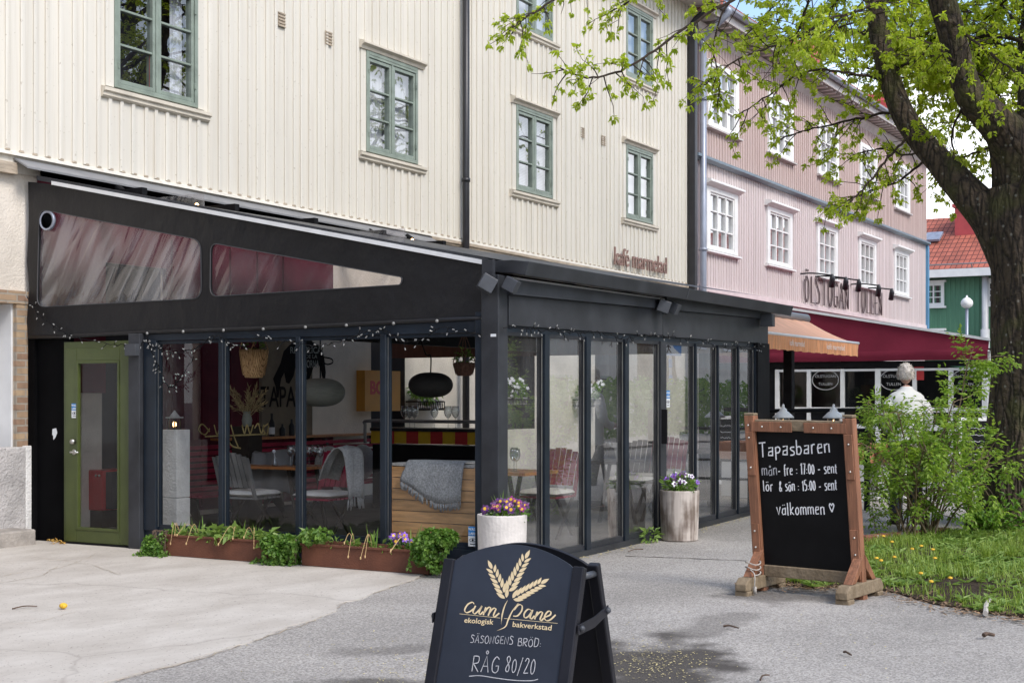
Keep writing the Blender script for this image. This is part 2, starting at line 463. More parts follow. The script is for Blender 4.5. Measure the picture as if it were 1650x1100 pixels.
M['wicker'] = brickmat('straw_weave', (.62, .40, .20), (.50, .30, .14), (.22, .12, .05), 1, .9, .03, .012, .0015)
M['wicker_dark'] = pm('brown_basket', (.12, .06, .04), .8, .3, 40, bump=.8, bscale=90)
M['corten'] = pm('corten_steel', (.115, .042, .024), .8, .4, 5, col2=(.17, .062, .034), bump=.25, bscale=60)
M['pot_white'] = pm('pale_concrete_pot', (.62, .58, .54), .8, .12, 5, bump=.25, bscale=30)
M['pot_stain'] = None
M['terracotta'] = pm('terracotta', (.45, .19, .10), .75, .15, 6, bump=.2)
M['soil'] = pm('dark_soil', (.045, .033, .024), .95, .4, 14, bump=.8, bscale=30, spec=0.12)
M['ivy'] = leafmat('ivy_leaves', (.06, .15, .022), (.20, .33, .07), .4)
M['blades'] = leafmat('bulb_leaves', (.12, .24, .045), (.24, .36, .08), .35)
M['drybloom'] = pm('dry_bloom', (.55, .38, .18), .8, .2, 10)
M['petal_purple'] = pm('purple_petals', (.09, .02, .13), .6, .3, 20, island=.3)
M['petal_magenta'] = pm('magenta_petals', (.22, .03, .16), .6, .3, 20, island=.3)
M['petal_violet'] = pm('violet_petals', (.22, .10, .48), .6, .3, 20, island=.3)
M['petal_yellow'] = pm('yellow_petals', (.70, .42, .03), .6, .15, 20, island=.2)
M['petal_white'] = pm('white_petals', (.72, .70, .74), .6, .1, 20)
M['treeleaf'] = leafmat('spring_leaves', (.29, .40, .03), (.48, .56, .08), .5)
M['treeflower'] = leafmat('yellow_green_bloom', (.42, .47, .10), (.52, .55, .16), .4)
M['shrubleaf'] = leafmat('shrub_leaves', (.15, .27, .04), (.33, .45, .09), .5)
M['shrubleaf2'] = leafmat('glossy_shrub_leaves', (.09, .20, .03), (.20, .36, .06), .4)
M['bushdark'] = leafmat('deep_leaves', (.09, .19, .03), (.20, .32, .07), .4)
M['grass'] = leafmat('grass_blades', (.15, .24, .035), (.32, .42, .09), .35)
M['weed'] = leafmat('weed_leaves', (.13, .23, .045), (.28, .39, .11), .35)
M['bough'] = pm('dark_twigs', (.040, .028, .020), .85, .3, 20, bump=.3, spec=.2)
M['twig'] = pm('brown_twigs', (.10, .065, .045), .85, .35, 20, bump=.3)
M['cane'] = pm('shrub_canes', (.14, .10, .055), .75, .35, 10)
M['cane_green'] = pm('green_cane', (.24, .27, .10), .6, .2, 10)
M['boardwood'] = pm('red_brown_stained_wood', (.24, .105, .055), .6, .28, 4, (7, 7, .7), bump=.3, bscale=22, bstretch=(5, 5, .4))
M['oldwood'] = pm('mossy_weathered_wood', (.17, .125, .075), .85, .35, 5, (2, 2, 1), col2=(.26, .20, .13), bump=.5, bscale=28)
M['chalkboard'] = pm('chalkboard', (.006, .006, .0065), .42, .3, 3, spec=0.15)
M['chalk'] = pm('chalk', (.80, .80, .80), .9, .12, 60)
M['chalk_dim'] = pm('smudged_chalk', (.42, .42, .44), .9, .2, 60)
M['aboard'] = pm('blue_black_board', (.021, .025, .036), .38, .22, 2.2, spec=.45)
M['aboard_frame'] = pm('black_frame', (.012, .012, .016), .42, .2, 5, spec=0.3)
M['gold'] = pm('cream_gold_print', (.70, .56, .34), .55, .05, 5)
M['rustletter'] = pm('rusty_letters', (.27, .17, .14), .7, .3, 14)
M['dkletter'] = pm('dark_letters', (.09, .065, .065), .6, .2, 10)
M['redcanvas'] = pm('burgundy_canvas', (.155, .016, .034), .75, .10, 1.2, bump=.35, bscale=4, spec=0.15)
M['orangecanvas'] = pm('faded_orange_canvas', (.78, .43, .28), .85, .12, 2, (6, 1, 1))
M['orangevalance'] = pm('orange_valance', (.66, .31, .15), .85, .22, 4, (9, 9, .4))
M['blackcanvas'] = pm('black_canvas', (.0065, .0065, .0082), .46, .15, 1.5, bump=1.0, bscale=2.6, bstretch=(1, 1.6, 1.2), spec=.42)
M['seam'] = pm('canvas_seam', (.05, .05, .055), .6, .1, 5)
M['skin'] = pm('skin', (.55, .33, .25), .55, .08, 8)
M['hair'] = pm('grey_hair', (.74, .67, .60), .8, .25, 30, bump=.8, bscale=70)
M['shirt'] = pm('white_shirt', (.74, .73, .70), .85, .05, 5, bump=.3, bscale=9)
M['trousers'] = pm('dark_trousers', (.04, .045, .06), .9, .15, 6)
M['stickerblue'] = pm('blue_sticker', (.02, .20, .52), .5, .04, 4)
M['emblem'] = pm('faded_white_print', (.42, .42, .41), .6, .05, 4)
M['stickerwhite'] = pm('white_sticker', (.70, .72, .73), .5, .04, 4)
M['bulb'] = emit('warm_bulb', (1, .62, .25), 9)
M['flame'] = emit('candle_flame', (1, .55, .2), 6)
M['ledwhite'] = pm('bulb_tips', (.24, .24, .23), .3, .1, 5)
M['pot_purple'] = pm('purple_glass', (.10, .03, .14), .3, .1, 4)
M['wineglass'] = glassmat('wine_glass', (.90, .92, .93), 3.0)
M['shade_dark'] = pm('dark_shade', (.022, .022, .022), .7, .15, 30, (1, 1, 12), bump=.3)
M['shade_pale'] = pm('pale_paper_shade', (.30, .32, .29), .8, .1, 8, (1, 1, 8), bump=.3)
M['yellowboard'] = pm('orange_board', (.50, .22, .02), .5, .08, 3)
M['redpaint'] = pm('red_paint', (.45, .03, .03), .5, .1, 3)
M['yellowpaint'] = pm('yellow_paint', (.60, .38, .02), .5, .1, 3)
M['mural'] = pm('mural_black', (.008, .007, .007), .7, .2, 8, spec=0.05)
M['goldscript'] = pm('gold_script', (.36, .29, .12), .4, .2, 8, metal=.3)
M['strawgrass'] = pm('dried_pampas', (.42, .33, .18), .85, .25, 20, island=.3)
M['whitemetal'] = pm('white_enamel', (.76, .76, .75), .35, .05, 5)
M['barrel'] = pm('dark_bar', (.03, .03, .032), .35, .2, 5, spec=0.12)
M['litter'] = pm('fallen_petals', (.46, .39, .19), .9, .3, 40, island=.4)
M['chips'] = pm('bark_chips', (.22, .14, .08), .9, .3, 40, island=.5)
M['rope'] = pm('grey_rope', (.45, .42, .38), .9, .2, 40)
M['chimney'] = pm('red_chimney', (.42, .06, .06), .5, .1, 3)
M['lampglobe'] = pm('white_globe', (.80, .80, .78), .3, .03, 3)
M['mast'] = pm('grey_mast', (.48, .49, .50), .4, .06, 3)

def m_blind():
    m, nt, out = new_mat('slatted_blind'); L = nt.links.new
    b = nd(nt, "BsdfPrincipled"); b.inputs['Roughness'].default_value = .6; L(b.outputs[0], out.inputs['Surface'])
    t = nd(nt, "TexCoord"); w = nd(nt, "TexWave"); w.bands_direction = 'Z'; w.inputs['Scale'].default_value = 12
    L(t.outputs['Object'], w.inputs['Vector'])
    mix = nd(nt, "MixRGB"); mix.inputs['Color1'].default_value = (.34, .35, .38, 1); mix.inputs['Color2'].default_value = (.60, .61, .65, 1)
    L(w.outputs['Fac'], mix.inputs['Fac']); L(mix.outputs[0], b.inputs['Base Color'])
    return m
M['blind'] = m_blind()
def m_film(name='wrinkled_clear_vinyl', sc_=1.5, lo=.44, hi=.66, hz=(.10, .38)):
    """clear vinyl canvas window: hazy, wrinkled, glossy"""
    m, nt, out = new_mat(name); L = nt.links.new
    tr = nd(nt, "BsdfTransparent"); tr.inputs['Color'].default_value = (.80, .78, .79, 1)
    df = nd(nt, "BsdfDiffuse"); df.inputs['Color'].default_value = (.50, .49, .49, 1)
    gl = nd(nt, "BsdfGlossy"); gl.inputs['Roughness'].default_value = .12
    t = nd(nt, "TexCoord"); mp0 = nd(nt, "Mapping"); mp0.inputs['Rotation'].default_value = (rad(-30), 0, 0); mp1 = nd(nt, "Mapping"); mp1.inputs['Scale'].default_value = (1, 3.4, .42)
    L(t.outputs['Object'], mp0.inputs['Vector']); L(mp0.outputs[0], mp1.inputs['Vector'])
    nz = nd(nt, "TexNoise"); nz.inputs['Scale'].default_value = sc_; nz.inputs['Detail'].default_value = 2.5; nz.inputs['Roughness'].default_value = .45; nz.inputs['Distortion'].default_value = .9
    L(mp1.outputs[0], nz.inputs['Vector'])
    mr = nd(nt, "MapRange"); mr.interpolation_type = 'SMOOTHSTEP'; mr.inputs['From Min'].default_value = lo; mr.inputs['From Max'].default_value = hi; mr.inputs['To Min'].default_value = hz[0]; mr.inputs['To Max'].default_value = hz[1]  # pale diagonal streaks: reflections on the folds painted into the vinyl
    L(nz.outputs['Fac'], mr.inputs['Value'])
    bp = nd(nt, "Bump"); bp.inputs['Strength'].default_value = .9; bp.inputs['Distance'].default_value = .05; L(nz.outputs['Fac'], bp.inputs['Height']); L(bp.outputs[0], gl.inputs['Normal'])
    m1 = nd(nt, "MixShader"); L(mr.outputs[0], m1.inputs['Fac']); L(tr.outputs[0], m1.inputs[1]); L(df.outputs[0], m1.inputs[2])
    lw = nd(nt, "Fresnel"); lw.inputs['IOR'].default_value = 1.6
    mu = nd(nt, "Math", operation='MULTIPLY'); mu.inputs[1].default_value = 1.6; mu.use_clamp = True; L(lw.outputs[0], mu.inputs[0])
    m2 = nd(nt, "MixShader"); L(mu.outputs[0], m2.inputs['Fac']); L(m1.outputs[0], m2.inputs[1]); L(gl.outputs[0], m2.inputs[2])
    L(m2.outputs[0], out.inputs['Surface'])
    return m
M['film'] = m_film()
M['film_smooth'] = m_film('smooth_clear_vinyl', .8, .50, .72, (.07, .26))
def m_pot_stain():
    m, nt, out = new_mat('streaked_concrete_pot'); L = nt.links.new
    b = nd(nt, "BsdfPrincipled"); b.inputs['Roughness'].default_value = .85; L(b.outputs[0], out.inputs['Surface'])
    t = nd(nt, "TexCoord"); mp_ = nd(nt, "Mapping"); mp_.inputs['Scale'].default_value = (14, 14, 1.2); L(t.outputs['Object'], mp_.inputs['Vector'])
    n1 = nd(nt, "TexNoise"); n1.inputs['Scale'].default_value = 1.5; n1.inputs['Detail'].default_value = 7; L(mp_.outputs[0], n1.inputs['Vector'])
    n2 = nd(nt, "TexNoise"); n2.inputs['Scale'].default_value = 4; n2.inputs['Detail'].default_value = 5; L(t.outputs['Object'], n2.inputs['Vector'])
    ad = nd(nt, "Math", operation='MULTIPLY'); L(n1.outputs['Fac'], ad.inputs[0]); L(n2.outputs['Fac'], ad.inputs[1])
    mr = nd(nt, "MapRange"); mr.inputs['From Min'].default_value = .16; mr.inputs['From Max'].default_value = .30; L(ad.outputs[0], mr.inputs['Value'])
    mix = nd(nt, "MixRGB"); mix.inputs['Color1'].default_value = (.17, .13, .105, 1); mix.inputs['Color2'].default_value = (.52, .46, .41, 1)
    L(mr.outputs[0], mix.inputs['Fac']); L(mix.outputs[0], b.inputs['Base Color'])
    bp = nd(nt, "Bump"); bp.inputs['Strength'].default_value = .3; L(n2.outputs['Fac'], bp.inputs['Height']); L(bp.outputs[0], b.inputs['Normal'])
    return m
M['pot_stain'] = m_pot_stain()
def m_asphalt(name, wet=()):
    m, nt, out = new_mat(name); L = nt.links.new
    b = nd(nt, "BsdfPrincipled"); L(b.outputs[0], out.inputs['Surface'])
    t = nd(nt, "TexCoord")
    vo = nd(nt, "TexVoronoi"); vo.inputs['Scale'].default_value = 95; L(t.outputs['Object'], vo.inputs['Vector'])
    n1 = nd(nt, "TexNoise"); n1.inputs['Scale'].default_value = 40; n1.inputs['Detail'].default_value = 6; n1.inputs['Roughness'].default_value = .75; L(t.outputs['Object'], n1.inputs['Vector'])
    n2 = nd(nt, "TexNoise"); n2.inputs['Scale'].default_value = .7; n2.inputs['Detail'].default_value = 6; L(t.outputs['Object'], n2.inputs['Vector'])
    c1 = nd(nt, "MixRGB"); c1.inputs['Color1'].default_value = (.19, .176, .162, 1); c1.inputs['Color2'].default_value = (.475, .445, .41, 1)
    sp = nd(nt, "SeparateColor"); L(vo.outputs['Color'], sp.inputs[0])
    ad = nd(nt, "Math", operation='ADD'); L(sp.outputs[0], ad.inputs[0]); L(n1.outputs['Fac'], ad.inputs[1])
    mr = nd(nt, "MapRange"); mr.inputs['From Min'].default_value = .45; mr.inputs['From Max'].default_value = 1.55; L(ad.outputs[0], mr.inputs['Value'])
    L(mr.outputs[0], c1.inputs['Fac'])
    m2 = nd(nt, "MapRange"); m2.inputs['From Min'].default_value = .35; m2.inputs['From Max'].default_value = .65; m2.inputs['To Min'].default_value = .82; m2.inputs['To Max'].default_value = 1.12
    L(n2.outputs['Fac'], m2.inputs['Value'])
    hs = nd(nt, "HueSaturation"); L(c1.outputs[0], hs.inputs['Color']); L(m2.outputs[0], hs.inputs['Value'])
    last = hs.outputs[0]; rl = None
    # damp stains with a shape of their own (ellipses broken up by noise)
    n3 = nd(nt, "TexNoise"); n3.inputs['Scale'].default_value = 2.6; n3.inputs['Detail'].default_value = 7; L(t.outputs['Object'], n3.inputs['Vector'])
    rough = None
    for (cx, cy, rx, ry, ang, amt) in wet:
        mpn = nd(nt, "Mapping", vector_type='TEXTURE'); mpn.inputs['Location'].default_value = (cx, cy, 0); mpn.inputs['Rotation'].default_value = (0, 0, ang); mpn.inputs['Scale'].default_value = (rx, ry, 100)
        L(t.outputs['Object'], mpn.inputs['Vector'])
        ln = nd(nt, "VectorMath", operation='LENGTH'); L(mpn.outputs[0], ln.inputs[0])
        sb = nd(nt, "Math", operation='ADD'); L(ln.outputs['Value'], sb.inputs[0])
        ns = nd(nt, "Math", operation='MULTIPLY'); ns.inputs[1].default_value = 2.4; L(n3.outputs['Fac'], ns.inputs[0]); L(ns.outputs[0], sb.inputs[1])
        mk = nd(nt, "MapRange", interpolation_type='SMOOTHSTEP'); mk.inputs['From Min'].default_value = 1.75; mk.inputs['From Max'].default_value = 2.45; mk.inputs['To Min'].default_value = amt; mk.inputs['To Max'].default_value = 0
        L(sb.outputs[0], mk.inputs['Value'])
        mm = nd(nt, "MixRGB"); mm.inputs['Color2'].default_value = (.048, .040, .034, 1); L(mk.outputs[0], mm.inputs['Fac']); L(last, mm.inputs['Color1']); last = mm.outputs[0]
    L(last, b.inputs['Base Color']); b.inputs['Roughness'].default_value = .88
    bp = nd(nt, "Bump"); bp.inputs['Strength'].default_value = .55; bp.inputs['Distance'].default_value = .008
    L(ad.outputs[0], bp.inputs['Height']); L(bp.outputs[0], b.inputs['Normal'])
    return m
def m_concrete():
    m, nt, out = new_mat('pale_poured_concrete'); L = nt.links.new
    b = nd(nt, "BsdfPrincipled"); b.inputs['Roughness'].default_value = .85; L(b.outputs[0], out.inputs['Surface'])
    t = nd(nt, "TexCoord")
    mp_ = nd(nt, "Mapping"); mp_.inputs['Rotation'].default_value = (0, 0, rad(40)); mp_.inputs['Scale'].default_value = (.8, 1.5, 1); L(t.outputs['Object'], mp_.inputs['Vector'])
    n1 = nd(nt, "TexNoise"); n1.inputs['Scale'].default_value = 1.5; n1.inputs['Detail'].default_value = 9; n1.inputs['Roughness'].default_value = .65; L(mp_.outputs[0], n1.inputs['Vector'])
    mr = nd(nt, "MapRange"); mr.inputs['From Min'].default_value = .32; mr.inputs['From Max'].default_value = .66; L(n1.outputs['Fac'], mr.inputs['Value'])
    c1 = nd(nt, "MixRGB"); c1.inputs['Color1'].default_value = (.40, .362, .318, 1); c1.inputs['Color2'].default_value = (.535, .498, .45, 1); L(mr.outputs[0], c1.inputs['Fac'])
    n2 = nd(nt, "TexNoise"); n2.inputs['Scale'].default_value = 55; n2.inputs['Detail'].default_value = 4; L(t.outputs['Object'], n2.inputs['Vector'])
    m2 = nd(nt, "MapRange"); m2.inputs['From Min'].default_value = .635; m2.inputs['From Max'].default_value = .70; L(n2.outputs['Fac'], m2.inputs['Value'])
    c2 = nd(nt, "MixRGB"); c2.inputs['Color2'].default_value = (.20, .17, .15, 1); L(c1.outputs[0], c2.inputs['Color1']); L(m2.outputs[0], c2.inputs['Fac'])
    # thin wandering cracks
    n4 = nd(nt, "TexNoise"); n4.inputs['Scale'].default_value = 1.3; n4.inputs['Detail'].default_value = 5; L(t.outputs['Object'], n4.inputs['Vector'])
    ds = nd(nt, "MixRGB"); ds.inputs['Fac'].default_value = .35; L(t.outputs['Object'], ds.inputs['Color1']); L(n4.outputs['Color'], ds.inputs['Color2'])
    vo = nd(nt, "TexVoronoi", feature='DISTANCE_TO_EDGE'); vo.inputs['Scale'].default_value = .42; L(ds.outputs[0], vo.inputs['Vector'])
    m3 = nd(nt, "MapRange"); m3.inputs['From Min'].default_value = 0; m3.inputs['From Max'].default_value = .006; m3.inputs['To Min'].default_value = .28; m3.inputs['To Max'].default_value = 0; L(vo.outputs['Distance'], m3.inputs['Value'])
    c3 = nd(nt, "MixRGB"); c3.inputs['Color2'].default_value = (.16, .13, .11, 1); L(c2.outputs[0], c3.inputs['Color1']); L(m3.outputs[0], c3.inputs['Fac'])
    L(c3.outputs[0], b.inputs['Base Color'])
    bp = nd(nt, "Bump"); bp.inputs['Strength'].default_value = .25; bp.inputs['Distance'].default_value = .01; L(n2.outputs['Fac'], bp.inputs['Height']); L(bp.outputs[0], b.inputs['Normal'])
    return m
M['concrete'] = m_concrete()
def m_bark():
    m, nt, out = new_mat('furrowed_bark'); L = nt.links.new
    b = nd(nt, "BsdfPrincipled"); b.inputs['Roughness'].default_value = .92; L(b.outputs[0], out.inputs['Surface'])
    t = nd(nt, "TexCoord"); mp_ = nd(nt, "Mapping"); mp_.inputs['Scale'].default_value = (1, 1, .22); L(t.outputs['Object'], mp_.inputs['Vector'])
    n0 = nd(nt, "TexNoise"); n0.inputs['Scale'].default_value = 4; n0.inputs['Detail'].default_value = 4; L(mp_.outputs[0], n0.inputs['Vector'])
    ds = nd(nt, "MixRGB"); ds.inputs['Fac'].default_value = .12; L(mp_.outputs[0], ds.inputs['Color1']); L(n0.outputs['Color'], ds.inputs['Color2'])
    vo = nd(nt, "TexVoronoi", feature='DISTANCE_TO_EDGE'); vo.inputs['Scale'].default_value = 16; L(ds.outputs[0], vo.inputs['Vector'])
    n1 = nd(nt, "TexNoise"); n1.inputs['Scale'].default_value = 22; n1.inputs['Detail'].default_value = 8; L(t.outputs['Object'], n1.inputs['Vector'])
    mr = nd(nt, "MapRange"); mr.inputs['From Max'].default_value = .25; L(vo.outputs['Distance'], mr.inputs['Value'])
    ad = nd(nt, "Math", operation='MULTIPLY_ADD'); ad.inputs[1].default_value = .6; L(mr.outputs[0], ad.inputs[0]); L(n1.outputs['Fac'], ad.inputs[2])
    m1 = nd(nt, "MapRange"); m1.inputs['From Min'].default_value = .4; m1.inputs['From Max'].default_value = 1.2; L(ad.outputs[0], m1.inputs['Value'])
    c1 = nd(nt, "MixRGB"); c1.inputs['Color1'].default_value = (.012, .008, .005, 1); c1.inputs['Color2'].default_value = (.085, .060, .038, 1); L(m1.outputs[0], c1.inputs['Fac'])
    n3 = nd(nt, "TexNoise"); n3.inputs['Scale'].default_value = 3.2; n3.inputs['Detail'].default_value = 7; L(t.outputs['Object'], n3.inputs['Vector'])
    m3 = nd(nt, "MapRange"); m3.inputs['From Min'].default_value = .50; m3.inputs['From Max'].default_value = .66; m3.inputs['To Max'].default_value = .75; L(n3.outputs['Fac'], m3.inputs['Value'])
    c2 = nd(nt, "MixRGB"); c2.inputs['Color2'].default_value = (.070, .068, .020, 1); L(c1.outputs[0], c2.inputs['Color1']); L(m3.outputs[0], c2.inputs['Fac'])
    v2 = nd(nt, "TexVoronoi"); v2.inputs['Scale'].default_value = 9; L(t.outputs['Object'], v2.inputs['Vector'])
    m4 = nd(nt, "MapRange"); m4.inputs['From Min'].default_value = .10; m4.inputs['From Max'].default_value = .17; m4.inputs['To Min'].default_value = .55; m4.inputs['To Max'].default_value = 0; L(v2.outputs['Distance'], m4.inputs['Value'])
    c3 = nd(nt, "MixRGB"); c3.inputs['Color2'].default_value = (.26, .25, .21, 1); L(c2.outputs[0], c3.inputs['Color1']); L(m4.outputs[0], c3.inputs['Fac'])
    L(c3.outputs[0], b.inputs['Base Color'])
    bp = nd(nt, "Bump"); bp.inputs['Strength'].default_value = 1; bp.inputs['Distance'].default_value = .035; L(ad.outputs[0], bp.inputs['Height']); L(bp.outputs[0], b.inputs['Normal'])
    return m
M['bark'] = m_bark()
def m_tiles(name, ax='Y'):
    m, nt, out = new_mat(name); L = nt.links.new
    b = nd(nt, "BsdfPrincipled"); b.inputs['Roughness'].default_value = .75; L(b.outputs[0], out.inputs['Surface'])
    t = nd(nt, "TexCoord"); sp = nd(nt, "SeparateXYZ"); L(t.outputs['Object'], sp.inputs[0])
    cb = nd(nt, "CombineXYZ"); L(sp.outputs[ax], cb.inputs[0]); L(sp.outputs['Z'], cb.inputs[1])
    br = nd(nt, "TexBrick"); br.offset = 0; br.inputs['Color1'].default_value = (.42, .12, .075, 1); br.inputs['Color2'].default_value = (.34, .095, .06, 1); br.inputs['Mortar'].default_value = (.13, .035, .025, 1)
    br.inputs['Scale'].default_value = 1; br.inputs['Brick Width'].default_value = .23; br.inputs['Row Height'].default_value = .22; br.inputs['Mortar Size'].default_value = .022; br.inputs['Mortar Smooth'].default_value = .6
    L(cb.outputs[0], br.inputs['Vector'])
    n = nd(nt, "TexNoise"); n.inputs['Scale'].default_value = 1.2; n.inputs['Detail'].default_value = 8; L(t.outputs['Object'], n.inputs['Vector'])
    mx_ = nd(nt, "MixRGB", blend_type='OVERLAY'); mx_.inputs['Fac'].default_value = .55; L(br.outputs['Color'], mx_.inputs['Color1']); L(n.outputs['Fac'], mx_.inputs['Color2'])
    L(mx_.outputs[0], b.inputs['Base Color'])
    bp = nd(nt, "Bump"); bp.inputs['Strength'].default_value = .8; bp.inputs['Distance'].default_value = .05; bp.invert = True; L(br.outputs['Fac'], bp.inputs['Height']); L(bp.outputs[0], b.inputs['Normal'])
    return m
M['tiles_x'] = m_tiles('clay_tiles_street', 'X')
M['tiles_y'] = m_tiles('clay_tiles_cross', 'Y')
M['brick'] = brickmat('yellow_brown_brick', (.40, .29, .18), (.24, .15, .10), (.30, .26, .21), 1, .8, .25, .078, .010, rot=(rad(90), 0, 0))
W, EX, SY = 12.2, 10.8, 6.3        # facade plane (Y), terrace end plane (X), terrace street side (Y)

# ------------------------------------------------------------------ ground
pA, pC, pD, pE = onG(1062, 1078), onG(640, 1112), onG(620, 1048), onG(1300, 958)
tA, tB = onG(1085, 1034), onG(1206, 984); tM = (tA + tB) / 2; tD = tB - tA
wet = [(pA.x, pA.y, 1.05, .50, rad(YAW - 4), .94), (tM.x, tM.y, tD.length * .62, .20, math.atan2(tD.y, tD.x), .38), (pC.x, pC.y, .62, .34, rad(-60), .75),
       (pD.x, pD.y, .42, .17, rad(-50), .40), (pE.x, pE.y, .75, .32, rad(-50), .55)]
M['asphalt'] = m_asphalt('worn_asphalt', wet)
g = MB()
xs = [-300, -120, -40, -10, 0] + [4 + i * .75 for i in range(56)] + [50, 70, 110, 200, 500]
ys = [-400, -150, -60, -25, -12, -6, -2, 0, 2, 4, 6, 8, 10, 12, 16, 30, 80, 300]
n = len(ys)
g.add([(x, y, gz(x)) for x in xs for y in ys], [(i * n + j, (i + 1) * n + j, (i + 1) * n + j + 1, i * n + j + 1) for i in range(len(xs) - 1) for j in range(n - 1)])
tag(g.build('ground', M['asphalt'], loc=(0, 0, 0), smooth=True), kind='structure')

edge = [(120, 1125), (170, 1100), (235, 1084), (300, 1067), (362, 1046), (420, 1029), (470, 1010), (505, 999), (540, 982), (552, 972), (585, 963), (640, 943), (700, 920), (735, 908), (775, 897)]
pts = []
for i, (x, y) in enumerate(edge):
    p = onG(x, y); pts.append(p)
fine = []
for a, b in zip(pts[:-1], pts[1:]):
    for k in range(6):
        t = k / 6; p = a.lerp(b, t); q = noise.noise(p * 2.3) * .05 + noise.noise(p * 9) * .018
        fine.append(V((p.x + q * .6, p.y - q, 0)))
poly = [V((3.5, -1.8, 0))] + fine + [V((10.95, 6.5, 0)), V((10.95, 12.3, 0)), V((-3, 12.3, 0)), V((-3, -1.8, 0))]
bm_ = MB(); bm_.prism([(p.x, p.y, gz(p.x) - .01) for p in poly], (0, 0, .018))
tag(bm_.build('concrete_apron', M['concrete'], loc=(0, 0, 0)), kind='structure')

# old trench seams in the asphalt
def seam(pix, w, seed):
    P = [onG(*p) for p in pix]; r_ = random.Random(seed); q = MB(); F_ = []
    for a, b in zip(P[:-1], P[1:]):
        for k in range(10): p = a.lerp(b, k / 10); F_.append(V((p.x + r_.uniform(-.012, .012), p.y + r_.uniform(-.02, .02), gz(p.x) + .0045 + (.008 if p.x < 10.9 and w < .0105 else 0))))
    q.ribbon(F_, [w * r_.uniform(.4, 1.3) for _ in F_], (0, 0, 1)); return q
tag(seam([(1010, 896), (1100, 899), (1215, 904)], .022, 1).build('asphalt_seam', M['soil'], loc=(0, 0, 0)), kind='structure')
tag(seam([(775, 893), (700, 921), (640, 944), (552, 973), (505, 1000), (420, 1030), (300, 1068), (170, 1101)], .011, 2).build('joint', M['corbel'], loc=(0, 0, 0)), kind='structure')

for k_, pix in enumerate((((-30, 943), (20, 938), (70, 928), (95, 912)), ((60, 900), (105, 905), (150, 912), (198, 930)), ((0, 930), (30, 924), (92, 918), (130, 905), (160, 890)), ((-20, 1010), (60, 1004), (130, 985)))):
    tag(seam(pix, (.010, .006, .007, .005)[k_], 20 + k_).build('crack', M['corbel'], loc=(0, 0, 0)), kind='structure')
# the pavements and the carriageway across the street
q = MB(); q.box(-40, 240, -4.6, -1.6, .1, gz(60) + .05); tag(q.build('pavement', M['stone'], loc=(0, 0, 0)), kind='structure')
q = MB(); q.box(-40, 240, -16.5, -13.0, .1, gz(60) + .05); tag(q.build('far_pavement', M['concrete'], loc=(0, 0, 0)), kind='structure')

# ------------------------------------------------------------------ house helpers
def wall_cells(mb, x0, x1, z0f, z1, holes, y, t=.08):
    xb = sorted(set([x0, x1] + [h[0] for h in holes] + [h[1] for h in holes]))
    zb = sorted(set([z1] + [h[2] for h in holes] + [h[3] for h in holes]))
    for a, b in zip(xb[:-1], xb[1:]):
        lo = None; zl = z0f
        spans = [(h[2], h[3]) for h in holes if h[0] <= a + 1e-6 and h[1] >= b - 1e-6]
        spans.sort(); cur = zl
        for s, e in spans:
            mb.quad((a, y, cur), (b, y, cur), (b, y, s), (a, y, s)); cur = e
        mb.quad((a, y, cur), (b, y, cur), (b, y, z1), (a, y, z1))
def battens(mb, x0, x1, step, w, z0f, z1, holes, y, d=.026, jit=.02, ends=True):
    x = x0
    while x < x1:
        cx = x + RND.uniform(-jit, jit); z0 = z0f(cx) if callable(z0f) else z0f
        spans = sorted((h[2], h[3]) for h in holes if h[0] - w < cx < h[1] + w)
        cur = z0
        segs = []
        for s, e in spans: segs.append((cur, s)); cur = e
        segs.append((cur, z1))
        for s, e in segs:
            if e - s > .03:
                # slightly chamfered moulding
                a, b = cx - w / 2, cx + w / 2
                mb.prism([(a, y, s), (a, y - d * .7, s), (a + w * .2, y - d, s), (b - w * .2, y - d, s), (b, y - d * .7, s), (b, y, s)], (0, 0, e - s))
        x += step
